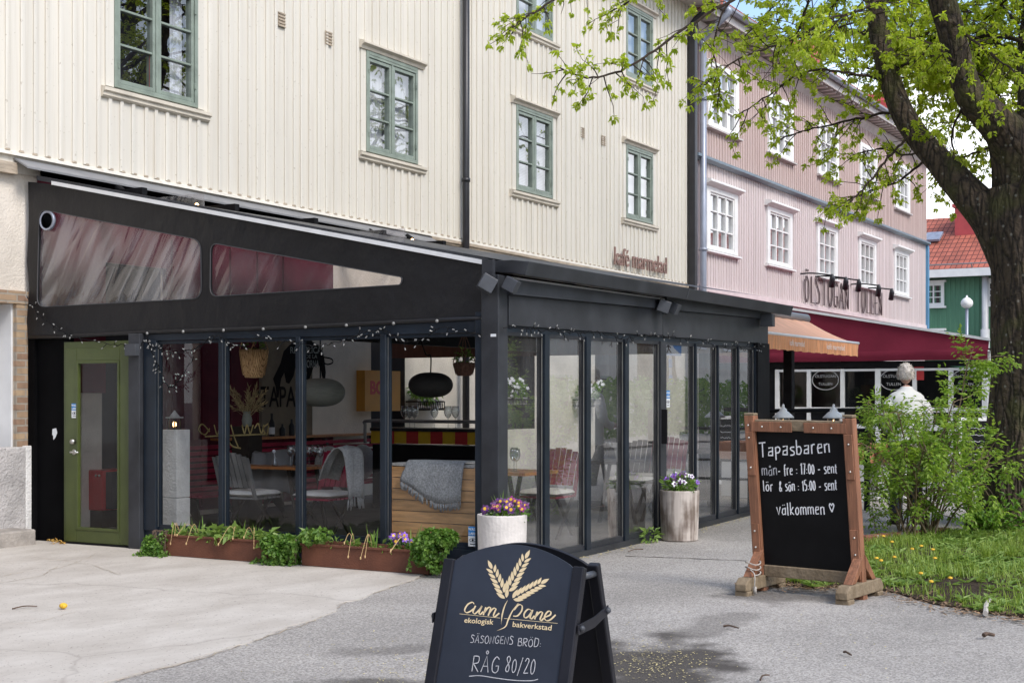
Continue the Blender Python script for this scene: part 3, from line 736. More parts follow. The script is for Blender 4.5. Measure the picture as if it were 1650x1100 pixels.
def green_window(house, x0, x1, z0, z1, back, y=W, curtain=None, redbead=False):
    f = MB(); c = .055; yo, yi = y - .035, y + .12
    for (a, b, s, e) in ((x0, x0 + c, z0, z1), (x1 - c, x1, z0, z1), (x0 + c, x1 - c, z1 - c, z1), (x0 + c, x1 - c, z0, z0 + c)):
        f.box(a, b, yo, yi, s, e)
    xm = (x0 + x1) / 2
    f.box(xm - .022, xm + .022, yo + .008, yi - .02, z0 + c, z1 - c)
    s = .05
    for a, b in ((x0 + c, xm - .022), (xm + .022, x1 - c)):
        lo, hi = z0 + c + .003, z1 - c - .045
        yy = yo + .016
        f.box(a + .004, a + s, yy, yi - .03, lo, hi); f.box(b - s, b - .004, yy, yi - .03, lo, hi)
        f.box(a + s, b - s, yy, yi - .03, lo, lo + s); f.box(a + s, b - s, yy, yi - .03, hi - s, hi)
        for k in (1, 2):
            zz = lo + s + (hi - lo - 2 * s) * k / 3
            f.box(a + s, b - s, yy + .006, yi - .06, zz - .014, zz + .014)
        for zz in (lo + .2, hi - .2):
            xx = a if a < xm - .1 else b
            f.box(xx - .012, xx + .012, yo - .012, yo + .0155, zz - .035, zz + .035)
    f.box(x0 + c, x1 - c, yo + .003, yi - .03, z1 - c - .04, z1 - c)
    o = f.build('window', M['green_win'], house, bevel=.004, bseg=1)
    p = MB(); p.quad((x0 + c, y + .03, z0 + c), (x1 - c, y + .03, z0 + c), (x1 - c, y + .03, z1 - c), (x0 + c, y + .03, z1 - c)); p.build('pane', M['glass_up'], o)
    q = MB(); q.quad((x0, y + .45, z0), (x1, y + .45, z0), (x1, y + .45, z1), (x0, y + .45, z1))
    for a in (x0, x1): q.quad((a, y + .1, z0), (a, y + .45, z0), (a, y + .45, z1), (a, y + .1, z1))
    for a in (z0, z1): q.quad((x0, y + .1, a), (x1, y + .1, a), (x1, y + .45, a), (x0, y + .45, a))
    q.build('room_beyond', M['interior'], o)
    if back:
        q = MB()
        if back == 'sides':
            for a, b in ((x1 - .30, x1 - .06),):
                m_ = 9
                for i in range(m_):
                    u0, u1 = a + (b - a) * i / m_, a + (b - a) * (i + 1) / m_
                    y0_, y1_ = y + .16 + .02 * (i % 2), y + .16 + .02 * ((i + 1) % 2)
                    q.quad((u0, y0_, z0), (u1, y1_, z0), (u1, y1_, z1), (u0, y0_, z1))
            q.build('curtain', M['curtain'], o)
        else:
            q.quad((x0 + .01, y + .14, z0 + .01), (x1 - .01, y + .14, z0 + .01), (x1 - .01, y + .14, z1 - .01), (x0 + .01, y + .14, z1 - .01))
            q.build('blind', M[back], o)
    if redbead:
        q = MB(); q.box(xm - .075, xm - .06, y + .032, y + .04, z0 + .1, z0 + .52); q.build('sash_stop', M['redpaint'], o)
    sl = MB()
    sl.prism([(x0 - .2, y, z0 - .14), (x0 - .2, y, z0 - .005), (x0 - .2, y - .085, z0 - .03), (x0 - .2, y - .085, z0 - .07), (x0 - .2, y - .055, z0 - .085), (x0 - .2, y - .055, z0 - .12), (x0 - .2, y - .03, z0 - .14)], (x1 - x0 + .4, 0, 0))
    sl.build('sill', M['cream_trim'], o)
    hd = MB()
    hd.prism([(x0 - .16, y, z1 + .0), (x0 - .16, y, z1 + .13), (x0 - .16, y - .11, z1 + .10), (x0 - .16, y - .11, z1 + .07), (x0 - .16, y - .06, z1 + .04), (x0 - .16, y - .045, z1 + .0)], (x1 - x0 + .32, 0, 0))
    hd.build('window_hood', M['cream_trim'], o)
    for a in (x0 - .13, x1 + .003): MB().box(a, a + .127, y - .022, y + .03, z0 - .003, z1 - .003).build('casing', M['cream'], o)

# ------------------------------------------------------------------ cream house
cream = root('cream_house', (10.0, W, 0), 'cream board-clad wooden house with green windows above the black glazed terrace', 'house')
zb = lambda x: 4.13 - .0080 * (x - 10.4)
GX = [(12.02, 13.42), (16.99, 18.34), (21.41, 22.74), (25.85, 27.14)]
holes = [(a, b, 5.13, 6.61) for a, b in GX] + [(a, b, 7.97, 9.42) for a, b in GX]
X0, X1 = -3.0, 29.25
w = MB(); wall_cells(w, X0, X1, 3.95, 10.25, holes, W)
w.quad((X1, W, 3.95), (X1, W + 9, 3.95), (X1, W + 9, 10.25), (X1, W, 10.25)); w.quad((X0, W + 9, 0), (X0, W, 0), (X0, W, 10.25), (X0, W + 9, 10.25))
bh = [(a - .13, b + .13, 4.995, 6.745) for a, b in GX] + [(a - .13, b + .13, 7.835, 9.55) for a, b in GX]
battens(w, X0 + .1, X1 - .05, .186, .058, lambda x: zb(x) + .055, 10.25, bh, W)
n_ = 40
for i in range(n_):
    a, b = X0 + (X1 - X0) * i / n_, X0 + (X1 - X0) * (i + 1) / n_
    za, zc = zb(a), zb(b)
    w.add([(a, W + .002, za), (a, W - .05, za), (a, W - .04, za + .035), (a, W, za + .05), (b, W + .002, zc), (b, W - .05, zc), (b, W - .04, zc + .035), (b, W, zc + .05)],
          [(0, 1, 5, 4), (1, 2, 6, 5), (2, 3, 7, 6)])
w.box(X1 - .12, X1 + .004, W - .032, W + .001, 3.98, 10.2)
ncl = len(w.f)
x = X0 + .1
while x < X1 - .1:
    z = zb(x); w.prism([(x - .028, W - .03, z + .045), (x + .028, W - .03, z + .045), (x + .02, W - .03, z + .068), (x - .02, W - .03, z + .068)], (0, .026, 0)); x += .186
wo_ = w.build('board_cladding', M['cream'], cream)
wo_.data.materials.append(M['corbel'])          # the little brown batten feet
for i in range(ncl, len(wo_.data.polygons)): wo_.data.polygons[i].material_index = 1
gf = MB()
wall_cells(gf, X0, X1, -.1, 4.1, [(8.2, 10.62, 1.02, 2.55), (11.9, 12.85, 0.05, 3.1), (17.05, 18.1, .9, 3.0), (21.0, 22.2, 1.0, 3.0), (24.6, 25.8, 0.1, 2.6)], W + .05)
gf.quad((X1, W + .05, 0), (X1, W + 9, 0), (X1, W + 9, 4.1), (X1, W + .05, 4.1))
gf.build('ground_floor_wall', M['plaster'], cream)
q = MB(); q.box(8.1, 10.63, W + .28, W + .32, .9, 2.6); q.box(10.60, 10.622, W + .055, W + .28, 1.0, 2.55); q.build('niche_panel', M['niche'], cream)
q = MB(); q.box(10.625, 10.87, W + .0, W + .3, 1.02, 2.55); q.box(8.1, 10.80, W - .012, W + .3, 2.553, 2.69); q.build('brick_jamb', M['brick'], cream)
q = MB(); q.box(X0, 10.70, W - .06, W + .049, -.1, 1.02); q.build('roughcast_plinth', M['plaster_grey'], cream, bevel=.012)
q = MB(); q.box(10.703, 10.845, W - .055, W + .049, -.1, 1.03); q.build('plinth_end', M['plinth_light'], cream, bevel=.012)
for a, b, s, e in ((11.9, 12.85, .05, 3.1), (17.05, 18.1, .9, 3.0), (21.0, 22.2, 1.0, 3.0), (24.6, 25.8, .1, 2.6)):
    q = MB(); q.box(a - .001, b + .001, W + .35, W + .4, s - .01, e)
    for k in (a, b): q.quad((k, W + .05, s), (k, W + .35, s), (k, W + .35, e), (k, W + .05, e))
    q.quad((a, W + .05, e), (a, W + .35, e), (b, W + .35, e), (b, W + .05, e)); q.quad((a, W + .05, s), (b, W + .05, s), (b, W + .35, s), (a, W + .35, s))
    q.build('dark_opening', M['interior'], cream)
q = MB(); q.box(X0 + .1, 8.05, W - .10, W + .049, .5, 3.9)
for k in range(6): q.box(X0 + .2 + k * 1.75, X0 + .3 + k * 1.75, W - .14, W - .101, .55, 3.85)
q.build('unseen_dark_front', M['blackwood'], cream)  # unseen dark front, added so the end panes mirror something dark
q = MB(); q.box(10.95, 11.89, W - .02, W + .049, 1.6, 3.93); q.box(11.89, 12.88, W - .02, W + .049, 3.1, 3.93); q.box(12.88, 16.2, W - .02, W + .049, .15, 3.93)
for k in range(5): q.box(12.95 + k * .53, 12.99 + k * .53, W - .05, W - .021, .2, 3.45)
q.build('burgundy_shopfront', M['burgundy'], cream)
MB().box(20.9, 22.3, W - .01, W + .049, 2.99, 3.12).build('brick_lintel', M['brick'], cream)
MB().box(16.95, 18.2, W - .01, W + .049, 3.003, 3.14).build('brick_lintel', M['brick'], cream)
q = MB(); q.box(21.0, 22.2, W + .02, W + .12, 2.55, 2.97); q.build('shop_window_head', M['green_win'], cream)
# cornice between cladding and ground floor
q = MB()
for k, (d, h0, h1) in enumerate(((.10, .0, .045), (.075, .045, .08), (.05, .08, .13), (.02, .13, .16))):
    a, b = 18.7, X1
    q.add([(a, W + .045, zb(a) - h0), (a, W + .045 - d, zb(a) - h0), (a, W + .045 - d, zb(a) - h1), (a, W + .045, zb(a) - h1),
           (b, W + .045, zb(b) - h0), (b, W + .045 - d, zb(b) - h0), (b, W + .045 - d, zb(b) - h1), (b, W + .045, zb(b) - h1)], [(0, 1, 5, 4), (1, 2, 6, 5), (2, 3, 7, 6), (0, 3, 2, 1), (4, 5, 6, 7)])
q.build('brown_cornice', M['corbel'], cream)
q = MB(); a, b = 10.58, 18.7
q.add([(a, W - .012, zb(a) - .02), (a, W - .22, zb(a) - .13), (a, W - .22, zb(a) - .15), (a, W - .012, zb(a) - .04), (b, W - .012, zb(b) - .01), (b, W - .22, zb(b) - .12), (b, W - .22, zb(b) - .14), (b, W - .012, zb(b) - .03)],
      [(0, 1, 5, 4), (1, 2, 6, 5), (2, 3, 7, 6), (3, 0, 4, 7), (0, 3, 2, 1), (4, 5, 6, 7)])
q.build('flashing', M['greymetal'], cream)
q = MB(); q.box(10.95, 18.68, W - .03, W + .046, 3.935, 4.02); q.build('gap_shade', M['blackwood'], cream)  # black strip put in for the shade behind the roof gap
q = MB(); q.box(10.0, 10.6, W - .05, W + .04, 3.93, 4.05); q.build('cornice_end', M['corbel'], cream)
backs = [('sides', True), ('curtain', False), ('blind', False), ('curtain', False)]
for (a, b), (bk, rb) in zip(GX, backs): green_window(cream, a, b, 5.13, 6.61, bk, redbead=rb)
for (a, b), bk in zip(GX, ('sides', 'curtain', 'curtain', 'curtain')): green_window(cream, a, b, 7.97, 9.42, bk)
# vents
for px, py in ((452, 34), (528, 64), (937, 215), (971, 228)):
    p = onY(px, py, W); q = MB(); q.box(p.x - .075, p.x + .075, W - .022, W - .012, p.z - .08, p.z + .11)
    for k in range(5): q.box(p.x - .07, p.x + .07, W - .034, W - .0225, p.z + .085 - k * .042, p.z + .1 - k * .042)
    q.build('wall_vent', M['corbel'], cream)
# downpipes
def downpipe(house, x, y, z0, z1, mat, r=.05, name='downpipe', shoe=None):
    q = MB(); q.tube([(x, y, z0), (x, y, z1)], r, 10)
    for z in (z0 + .9, (z0 + z1) / 2, z1 - 1.2): q.tube([(x, y, z - .03), (x, y, z + .03)], r * 1.22, 10)
    if shoe: q.tube(smooth_pts([(x, y, z1 - .02), (x, y, z1 + .15), shoe, (shoe[0], shoe[1], shoe[2] + .12)], 5), r, 10)
    return q.build(name, mat, house, smooth=True)
downpipe(cream, 19.6, W - .12, .1, 10.0, M['darkpipe'], .058)
q = MB(); q.box(28.98, 29.14, W - .20, W - .034, 0.3, 9.7); q.build('downpipe', M['darkpipe'], cream, bevel=.02)
q = MB(); q.tube(smooth_pts([(29.06, W - .12, 9.5), (29.06, W - .12, 9.75), (29.05, W - .45, 10.0), (29.05, W - .6, 10.2)]), .055, 10); q.build('gutter_bend', M['darkpipe'], cream, smooth=True)
q = MB(); q.box(X0, X1, W - .68, W - .003, 10.12, 10.2)
q.build('soffit', M['soffit'], cream)
def gutter(x0, x1, y, z, r=.08):
    mb = MB(); prof = [(math.cos(a) * r, math.sin(a) * r) for a in [math.pi + math.pi * i / 6 for i in range(7)]]
    prof += [(c * .86, s * .86) for c, s in reversed(prof)]
    mb.prism([(x0, y + c, z + s) for c, s in prof], (x1 - x0, 0, 0)); return mb
gutter(X0, X1 + .05, W - .76, 10.27).build('gutter', M['darkpipe'], cream)
def roof(house, x0, x1, y0, z0, y1, z1, mat, t=.12):
    mb = MB(); mb.prism([(x0, y0, z0), (x0, y1, z1), (x0, y1 + (y1 - y0), z0), (x0, y1 + (y1 - y0), z0 - t), (x0, y1, z1 - t), (x0, y0, z0 - t)], (x1 - x0, 0, 0))
    return mb.build('roof', mat, house)
roof(cream, X0 - .2, X1, W - .72, 10.34, W + 5.0, 13.6, M['tiles_x'])

# step by the left plinth
q = MB(); p = onG(36, 876)
q.box(8.4, 10.52, W - .42, W - .062, -.02, .17); tag(q.build('stone_step', M['stone'], bevel=.02), 'worn brown stone step below the grey roughcast plinth', 'step')

# ------------------------------------------------------------------ pink house
PX0, PX1 = 29.25, 50.2
pink = root('pink_house', (29.5, W, 0), 'two-tone pink board-clad house with white windows behind the tree', 'house')
PW = [(30.05 + 4.0 * k, 31.98 + 4.0 * k) for k in range(5)]
PW = [(a, b - .03 * i) for i, (a, b) in enumerate(PW)]
UH = [(a, b, 7.68, 9.17) for a, b in PW]; LH = [(a, b, 4.90, 6.33) for a, b in PW]
w = MB(); wall_cells(w, PX0, PX1, 6.95, 10.0, UH, W - .03); battens(w, PX0 + .3, PX1, .165, .05, 6.95, 10.0, [(a - .02, b + .02, c - .02, d) for a, b, c, d in UH], W - .03, .022)
w.quad((PX1, W - .03, 6.95), (PX1, W + 9, 6.95), (PX1, W + 9, 10.0), (PX1, W - .03, 10.0))
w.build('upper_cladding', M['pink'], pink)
w = MB(); wall_cells(w, PX0, PX1, 4.0, 6.86, LH, W); battens(w, PX0 + .3, PX1, .165, .05, 4.06, 6.86, [(a - .02, b + .02, c - .02, d + .05) for a, b, c, d in LH], W, .022)
w.quad((PX1, W, 0), (PX1, W + 9, 0), (PX1, W + 9, 6.86), (PX1, W, 6.86))
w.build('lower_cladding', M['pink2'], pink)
q = MB(); q.box(PX0, PX1, W - .06, W + .02, 3.93, 4.05); q.box(PX0, PX1, W - .04, W + .02, 3.5, 3.56); q.build('base_moulding', M['pinkplaster'], pink)
q = MB(); q.quad((PX0, W + .01, 0), (PX1, W + .01, 0), (PX1, W + .01, 4.0), (PX0, W + .01, 4.0)); q.build('ground_floor_wall', M['pinkplaster'], pink)
q = MB(); q.prism([(PX0, W, 6.83), (PX0, W, 6.98), (PX0, W - .05, 6.98), (PX0, W - .17, 6.93), (PX0, W - .17, 6.87), (PX0, W - .06, 6.83)], (PX1 - PX0 + .12, 0, 0)); q.build('string_course', M['bluegrey'], pink)
q = MB(); q.box(PX1 + .003, PX1 + .20, W - .1, W + 1.2, 3.4, 6.83); q.build('corner_board', M['blue'], pink)
def white_window(house, x0, x1, z0, z1, hood, openw=False, y=W):
    f = MB(); c = .20; yo, yi = y - .05, y + .1
    for (a, b, s, e) in ((x0, x0 + c, z0, z1), (x1 - c, x1, z0, z1), (x0 + c, x1 - c, z1 - .12, z1), (x0 + c, x1 - c, z0, z0 + .06)): f.box(a, b, yo, yi, s, e)
    a, b, s, e = x0 + c, x1 - c, z0 + .06, z1 - .12
    for xx in (a, a + (b - a) / 3 - .03, a + 2 * (b - a) / 3 - .03, b - .06): f.box(xx, xx + .06, yo + .022, yi - .02, s, e)
    for zz in (s, e - .05): f.box(a + .06, b - .06, yo + .028, yi - .03, zz, zz + .05)
    for k in (1, 2):
        zz = s + (e - s) * k / 3; f.box(a + .06, b - .06, yo + .032, yi - .04, zz - .016, zz + .016)
    o = f.build('window', M['white'], house)
    p = MB(); p.quad((a, y + .03, s), (b, y + .03, s), (b, y + .03, e), (a, y + .03, e)); p.build('pane', M['glass_up'], o)
    q = MB(); q.quad((a, y + .12, s), (b, y + .12, s), (b, y + .12, e), (a, y + .12, e)); q.build('curtain', M['interior'] if openw else M['curtain'], o)
    sl = MB(); sl.prism([(x0 - .1, y, z0 - .09), (x0 - .1, y, z0 - .003), (x0 - .1, y - .12, z0 - .03), (x0 - .1, y - .12, z0 - .07)], (x1 - x0 + .2, 0, 0)); sl.build('sill', M['greytrim'] if not hood else M['white'], o)
    if hood:
        h = MB(); h.prism([(x0 - .12, y, z1 + .0), (x0 - .12, y, z1 + .16), (x0 - .12, y - .20, z1 + .12), (x0 - .12, y - .20, z1 + .07), (x0 - .12, y - .10, z1 + .03), (x0 - .12, y - .07, z1)], (x1 - x0 + .24, 0, 0)); h.build('window_hood', M['white'], o)
for i, (a, b) in enumerate(PW):
    white_window(pink, a, b, 7.68, 9.17, False, y=W - .03)
    white_window(pink, a, b, 4.90, 6.33, True, openw=(i == 3))
q = MB(); q.box(PX0, PX1 + .3, W - .50, W - .032, 9.98, 10.03)
x = PX0 + .2
while x < PX1: q.box(x, x + .16, W - .48, W - .033, 9.88, 9.978); x += .42
q.prism([(PX0, W - .033, 9.62), (PX0, W - .033, 9.856), (PX0, W - .16, 9.856), (PX0, W - .12, 9.74)], (PX1 - PX0 + .1, 0, 0))
q.box(PX0, PX1 + .3, W - .54, W - .501, 9.92, 10.18)
q.build('bracketed_eave', M['greytrim'], pink)
gutter(PX0 + .1, PX1 + .3, W - .63, 10.18, .09).build('gutter', M['greypipe'], pink)
roof(pink, PX0 + .02, PX1 + .4, W - .60, 10.3, W + 5.0, 13.7, M['tiles_x'])
downpipe(pink, 29.55, W - .16, .3, 9.35, M['greypipe'], .075, shoe=(29.62, W - .7, 9.98))
for k, xx in enumerate((30.2, 38.4, 46.5)):
    q = MB(); q.prism([(xx, W + .2, 10.85), (xx + .9, W + .2, 10.85), (xx + .9, W + .2, 11.25), (xx + .7, W + .2, 11.5), (xx + .45, W + .2, 11.6), (xx + .2, W + .2, 11.5), (xx, W + .2, 11.25)], (0, 1.6, 0))
    q.build('roof_dormer', M['chimney'], pink)

# ------------------------------------------------------------------ green house down the cross street
gh = root('green_house', (62, 10, gz(62)), 'green house with a red tiled roof beyond the pink house corner', 'house')
q = MB(); q.quad((62, 28, 0), (62, -6, 0), (62, -6, 6.8), (62, 28, 6.8)); y = -6
while y < 28: q.box(61.97, 62, y, y + .05, 0, 6.75); y += .2
q.quad((62, -6, 0), (72, -6, 0), (72, -6, 6.8), (62, -6, 6.8)); q.build('wall', M['greenwall'], gh)
q = MB(); q.prism([(61.4, 28.5, 6.95), (66.5, 28.5, 9.75), (71.6, 28.5, 6.95), (71.6, 28.5, 6.8), (66.5, 28.5, 9.6), (61.4, 28.5, 6.8)], (0, -35, 0)); q.build('roof', M['tiles_y'], gh)
q = MB(); q.box(61.3, 61.42, -6.4, 28.4, 6.62, 6.95); q.build('eave_board', M['white'], gh)
for (ya, yb, za, zc) in ((14.25, 15.15, 5.45, 6.45), (11.6, 12.5, 5.45, 6.45), (14.25, 15.15, 3.4, 4.4), (17.0, 17.9, 5.45, 6.45)):
    f = MB(); c = .13
    for a, b, s, e in ((ya, ya + c, za, zc), (yb - c, yb, za, zc), (ya + c, yb - c, zc - c, zc), (ya + c, yb - c, za, za + c)): f.box(61.9, 62.02, a, b, s, e)
    f.box(61.92, 62.0, (ya + yb) / 2 - .03, (ya + yb) / 2 + .03, za + c, zc - c)
    for k in (1, 2): f.box(61.93, 62.0, ya + c, yb - c, za + c + (zc - za - 2 * c) * k / 3 - .02, za + c + (zc - za - 2 * c) * k / 3 + .02)
    f.box(61.86, 62.0, ya - .08, yb + .08, za - .09, za - .003); f.box(61.84, 62.0, ya - .08, yb + .08, zc + .003, zc + .09)
    o = f.build('window', M['white'], gh)
    p = MB(); p.quad((61.99, ya, za), (61.99, ya, zc), (61.99, yb, zc), (61.99, yb, za)); p.build('pane', pm('dark_pane', (.05, .035, .035), .15, .3, 2), o)
q = MB(); q.box(64.6, 66.0, 12.9, 14.4, 8.4, 9.95); q.box(64.5, 66.1, 12.8, 14.5, 9.951, 10.1); q.build('chimney', M['chimney'], gh)
q = MB(); q.obox((63.9, 14.9, 8.42), (.75, 0, .41), (0, .7, 0), (-.05, 0, .09)); q.build('skylight', M['greypipe'], gh)
q = MB(); q.tube([(61.75, 12.52, .3), (61.75, 12.52, 6.6)], .14, 10); q.tube([(61.75, 12.52, .3), (61.75, 12.52, 4.4)], .19, 10); q.build('downpipe', M['mast'], gh, smooth=True)
q = MB(); q.tube([(61.3, -6, 7.15), (61.3, 28, 7.15)], .03, 5); 
for k in range(18): q.tube([(61.5, -5 + k * 1.8, 7.0), (61.3, -5 + k * 1.8, 7.17)], .025, 5)
q.build('snow_rail', M['greymetal'], gh)
p = atd(1558, 489, 52)
lp = root('street_lamp', (p.x, p.y, gz(p.x)), 'pale street lamp with a white globe in front of the green house', 'street lamp')
q = MB(); q.tube([(p.x, p.y, gz(p.x)), (p.x, p.y, p.z - .12)], .055, 10); q.build('pole', M['greypipe'], lp, smooth=True)
q = MB(); q.lathe([(.10, -.16), (.19, -.10), (.22, 0), (.20, .1), (.12, .19), (.05, .22), (.02, .30)], p, 14); q.build('globe', M['lampglobe'], lp, smooth=True)

# ------------------------------------------------------------------ far side of the street (seen only in the panes)
far = root('house_across_street', (45, -26, 0), 'pale wooden house on the far side of the street, seen only mirrored in the panes', 'house')
q = MB(); q.box(16, 230, -36, -26, 3.6, 10); q.build('wall', M['cream'], far)
q = MB(); q.box(16, 230, -36, -25.97, -.1, 3.599); q.build('ground_floor_wall', M['plaster'], far)
q = MB(); q.prism([(15.5, -25.3, 10.1), (15.5, -31, 13.6), (15.5, -36.7, 10.1)], (216, 0, 0)); q.build('roof', M['tiles_x'], far)
for k in range(30):
    for (za, zc) in ((5, 6.5), (7.8, 9.2), (1.0, 2.9)):
        xa = 18 + k * 5.4
        f = MB(); f.box(xa, xa + 1.7, -25.999, -25.9, za, zc); o = f.build('window', M['white'] if za > 3 else M['green_win'], far)
        p = MB(); p.quad((xa + .15, -25.895, za + .15), (xa + 1.55, -25.895, za + .15), (xa + 1.55, -25.895, zc - .15), (xa + .15, -25.895, zc - .15)); p.build('pane', M['interior'], o)
# ------------------------------------------------------------------ black glazed terrace
ter = root('glazed_terrace', (EX, SY, 0), 'black framed glazed cafe terrace with a black canvas end built against the cream house', 'terrace')
XF = 17.6                                              # far end
sl = lambda x: gz(x)                                   # the street side follows the street
Yw = W
ez = lambda y, a, b: a + (b - a) * (y - SY) / (Yw - SY)   # along the end wall
# --- canvas end with two rounded windows
def PX(x, y): p = onX(x, y, EX - .03); return (p.y, p.z)
outer = [PX(*p) for p in ((46, 293), (75, 296), (220, 322), (400, 354), (600, 392), (786, 429), (783, 470), (780, 514), (700, 518), (560, 525), (420, 531), (300, 535), (180, 540), (110, 544), (47, 545), (44, 520), (48, 470), (44, 420), (47, 360))]
def rounded(pp, r):
    out = []; n_ = len(pp)
    for i in range(n_):
        a, b, c = V((*pp[i - 1], 0)), V((*pp[i], 0)), V((*pp[(i + 1) % n_], 0))
        u, v = (a - b), (c - b); q = min(r, u.length * .45, v.length * .45); u.normalize(); v.normalize()
        for k in range(7):
            t = k / 6; p = (b + u * q) * (1 - t) ** 2 + b * 2 * t * (1 - t) + (b + v * q) * t ** 2
            out.append((p.x, p.y))
    return out
wA = rounded([PX(66, 337), PX(323, 387), PX(324, 481), PX(62, 495)], .12)
wB = rounded([PX(342, 391), PX(648, 447), PX(645, 459), PX(341, 478)], .10)
vf = fill([outer, wA, wB], .012)
mb = MB(); mb.add(*place(vf, (EX - .03, 0, 0), (0, 1, 0), (0, 0, 1), (1, 0, 0)))
mb.build('canvas_end', M['blackcanvas'], ter)
for wp in (wA, wB):                                    # stitched seams
    sm = MB(); sm.tube([(EX - .04, a + (a - sum(q[0] for q in wp) / len(wp)) * .012, b + .0) for a, b in wp + wp[:1]], .006, 4); sm.build('window_seam', M['seam'], ter)
for wp, amp in ((wA, 1.0), (wB, .35)):                 # clear vinyl windows, wrinkled
    ys_, zs_ = [p[0] for p in wp], [p[1] for p in wp]
    y0_, y1_, z0_, z1_ = min(ys_) - .03, max(ys_) + .03, min(zs_) - .03, max(zs_) + .03
    NX, NZ = 110, 44; fm = MB(); vs = []
    for i in range(NX + 1):
        for j in range(NZ + 1):
            y = y0_ + (y1_ - y0_) * i / NX; z = z0_ + (z1_ - z0_) * j / NZ
            s_ = (-y) * .9 - z * .62; t_ = -y * .62 + z * .9
            h = noise.noise(V((s_ * 5.5, t_ * .75, 1.7))) * .030 + abs(noise.noise(V((s_ * 11, t_ * 1.1, 4.2)))) * .022 + noise.noise(V((y * 1.3, z * 1.3, 9))) * .03
            e_ = min(1, min(i, NX - i) / 8, min(j, NZ - j) / 5)
            vs.append((EX - .012 + h * amp * e_, y, z))
    fm.add(vs, [(i * (NZ + 1) + j, i * (NZ + 1) + j + 1, (i + 1) * (NZ + 1) + j + 1, (i + 1) * (NZ + 1) + j) for i in range(NX) for j in range(NZ)])
    fm.build('vinyl_window', M['film'] if amp > .5 else M['film_smooth'], ter, smooth=True)
# bottom hem roll and top rail
mb = MB(); mb.tube([(EX - .035, *PX(x, y)) for x, y in ((48, 543), (110, 542), (180, 538), (300, 533), (420, 529), (560, 523), (700, 516), (781, 512))], .022, 8); mb.build('canvas_hem', M['blackcanvas'], ter, smooth=True)
a, b = PX(88, 297), PX(783, 425)
mb = MB(); mb.obox((EX - .075, a[0], a[1] - .01), (.035, 0, 0), (0, b[0] - a[0], b[1] - a[1]), (0, 0, .040)); mb.build('white_rail', M['whiterail'], ter)
a2, b2 = PX(60, 289), PX(783, 423)
mb = MB(); mb.obox((EX - .038, a2[0], a2[1] - .01), (.06, 0, 0), (0, b2[0] - a2[0], b2[1] - a2[1]), (0, 0, .05)); mb.build('end_rafter', M['charcoal'], ter)
for x, y in ((237, 537), (295, 534), (360, 532), (424, 530), (492, 527), (558, 524), (634, 521), (704, 517), (778, 513)):
    p = onX(x, y, EX - .06); MB().ball(p, (.012, .016, .016), 10, 6).build('snap_stud', M['ledwhite'], ter, smooth=True)
p = onX(79, 356, EX - .03)
for pr_, nm_, mt_ in (([(.098, -.035), (.103, -.04), (.103, .0), (.090, .0), (.086, -.03), (.084, -.035)], 'vent_collar', 'greypipe'), ([(.083, -.02), (.083, -.012), (.01, -.012)], 'vent_core', 'black')):
    mbx = MB(); mbx.lathe(pr_, (0, 0, 0), 24); mb = MB(); mb.add([(p.x + z, p.y - y, p.z + x) for x, y, z in mbx.v], mbx.f); mb.build(nm_, M[mt_], ter, smooth=True)
# --- roof, sloping from the house wall to the street side
zr0, zr1 = onX(48, 293, EX).z + .02, onX(788, 428, EX).z + .02
mb = MB(); mb.add([(EX + .03, Yw - .75, ez(Yw - .75, zr1, zr0) - .02), (EX + .03, SY + .02, zr1 - .03), (XF, SY + .02, zr1 + .06), (XF, Yw - .75, ez(Yw - .75, zr1, zr0) - .02)], [(0, 1, 2, 3)])
mb.add([(EX + .03, Yw - .75, ez(Yw - .75, zr1, zr0) + .03), (EX + .03, SY + .02, zr1 + .03), (XF, SY + .02, zr1 + .12), (XF, Yw - .75, ez(Yw - .75, zr1, zr0) + .03)], [(0, 1, 2, 3)])
mb.build('roof', M['charcoal'], ter)
mb = MB(); mb.add([(EX + .06, Yw - .76, ez(Yw - .76, zr1, zr0) - .02), (EX + .06, SY + .1, zr1 - .09), (XF - .05, SY + .1, zr1 - .03), (XF - .05, Yw - .76, ez(Yw - .76, zr1, zr0) - .02)], [(0, 1, 2, 3)]); mb.build('ceiling', M['ceiling'], ter)
MB().box(XF - .10, XF - .085, SY + .1, Yw - .1, 2.13, 2.75).build('end_canvas', M['ceiling'], ter)
MB().box(EX + .7, XF - .11, 9.3, 9.42, 2.17, 2.36).build('dark_band', M['black'], ter)  # added dark bar standing in for a dark reflection along the pane tops
for k in range(6): MB().obox((EX + .4 + k * 1.25, SY + .15, zr1 - .17), (.06, 0, 0), (0, Yw - .9 - SY, zr0 - zr1 - .17), (0, 0, .07)).build('rafter', M['black'], ter)
for k in range(5):
    y = Yw - .5 + .0; x = EX + .9 + k * 1.55
    MB().box(x, x + .08, Yw - .77, Yw + .04, 3.80, 3.88).build('roof_bracket', M['black'], ter)
# --- floor and plinth
mb = MB(); mb.add([(EX + .05, SY + .04, .06), (XF, SY + .04, gz(XF) + .03), (XF, Yw, gz(XF) + .03), (EX + .05, Yw, .06), (EX + .05, SY + .04, -.1), (XF, SY + .04, -.1), (XF, Yw, -.1), (EX + .05, Yw, -.1)], [(0, 1, 2, 3), (0, 4, 5, 1), (3, 2, 6, 7)]); mb.build('floor', M['floor'], ter)
yp = [onX(x, 700, EX).y for x in (235, 790)]
mb = MB(); mb.box(EX - .03, EX + .05, yp[1] - .1, yp[0], -.1, .20); mb.build('plinth', M['bluesteel'], ter)
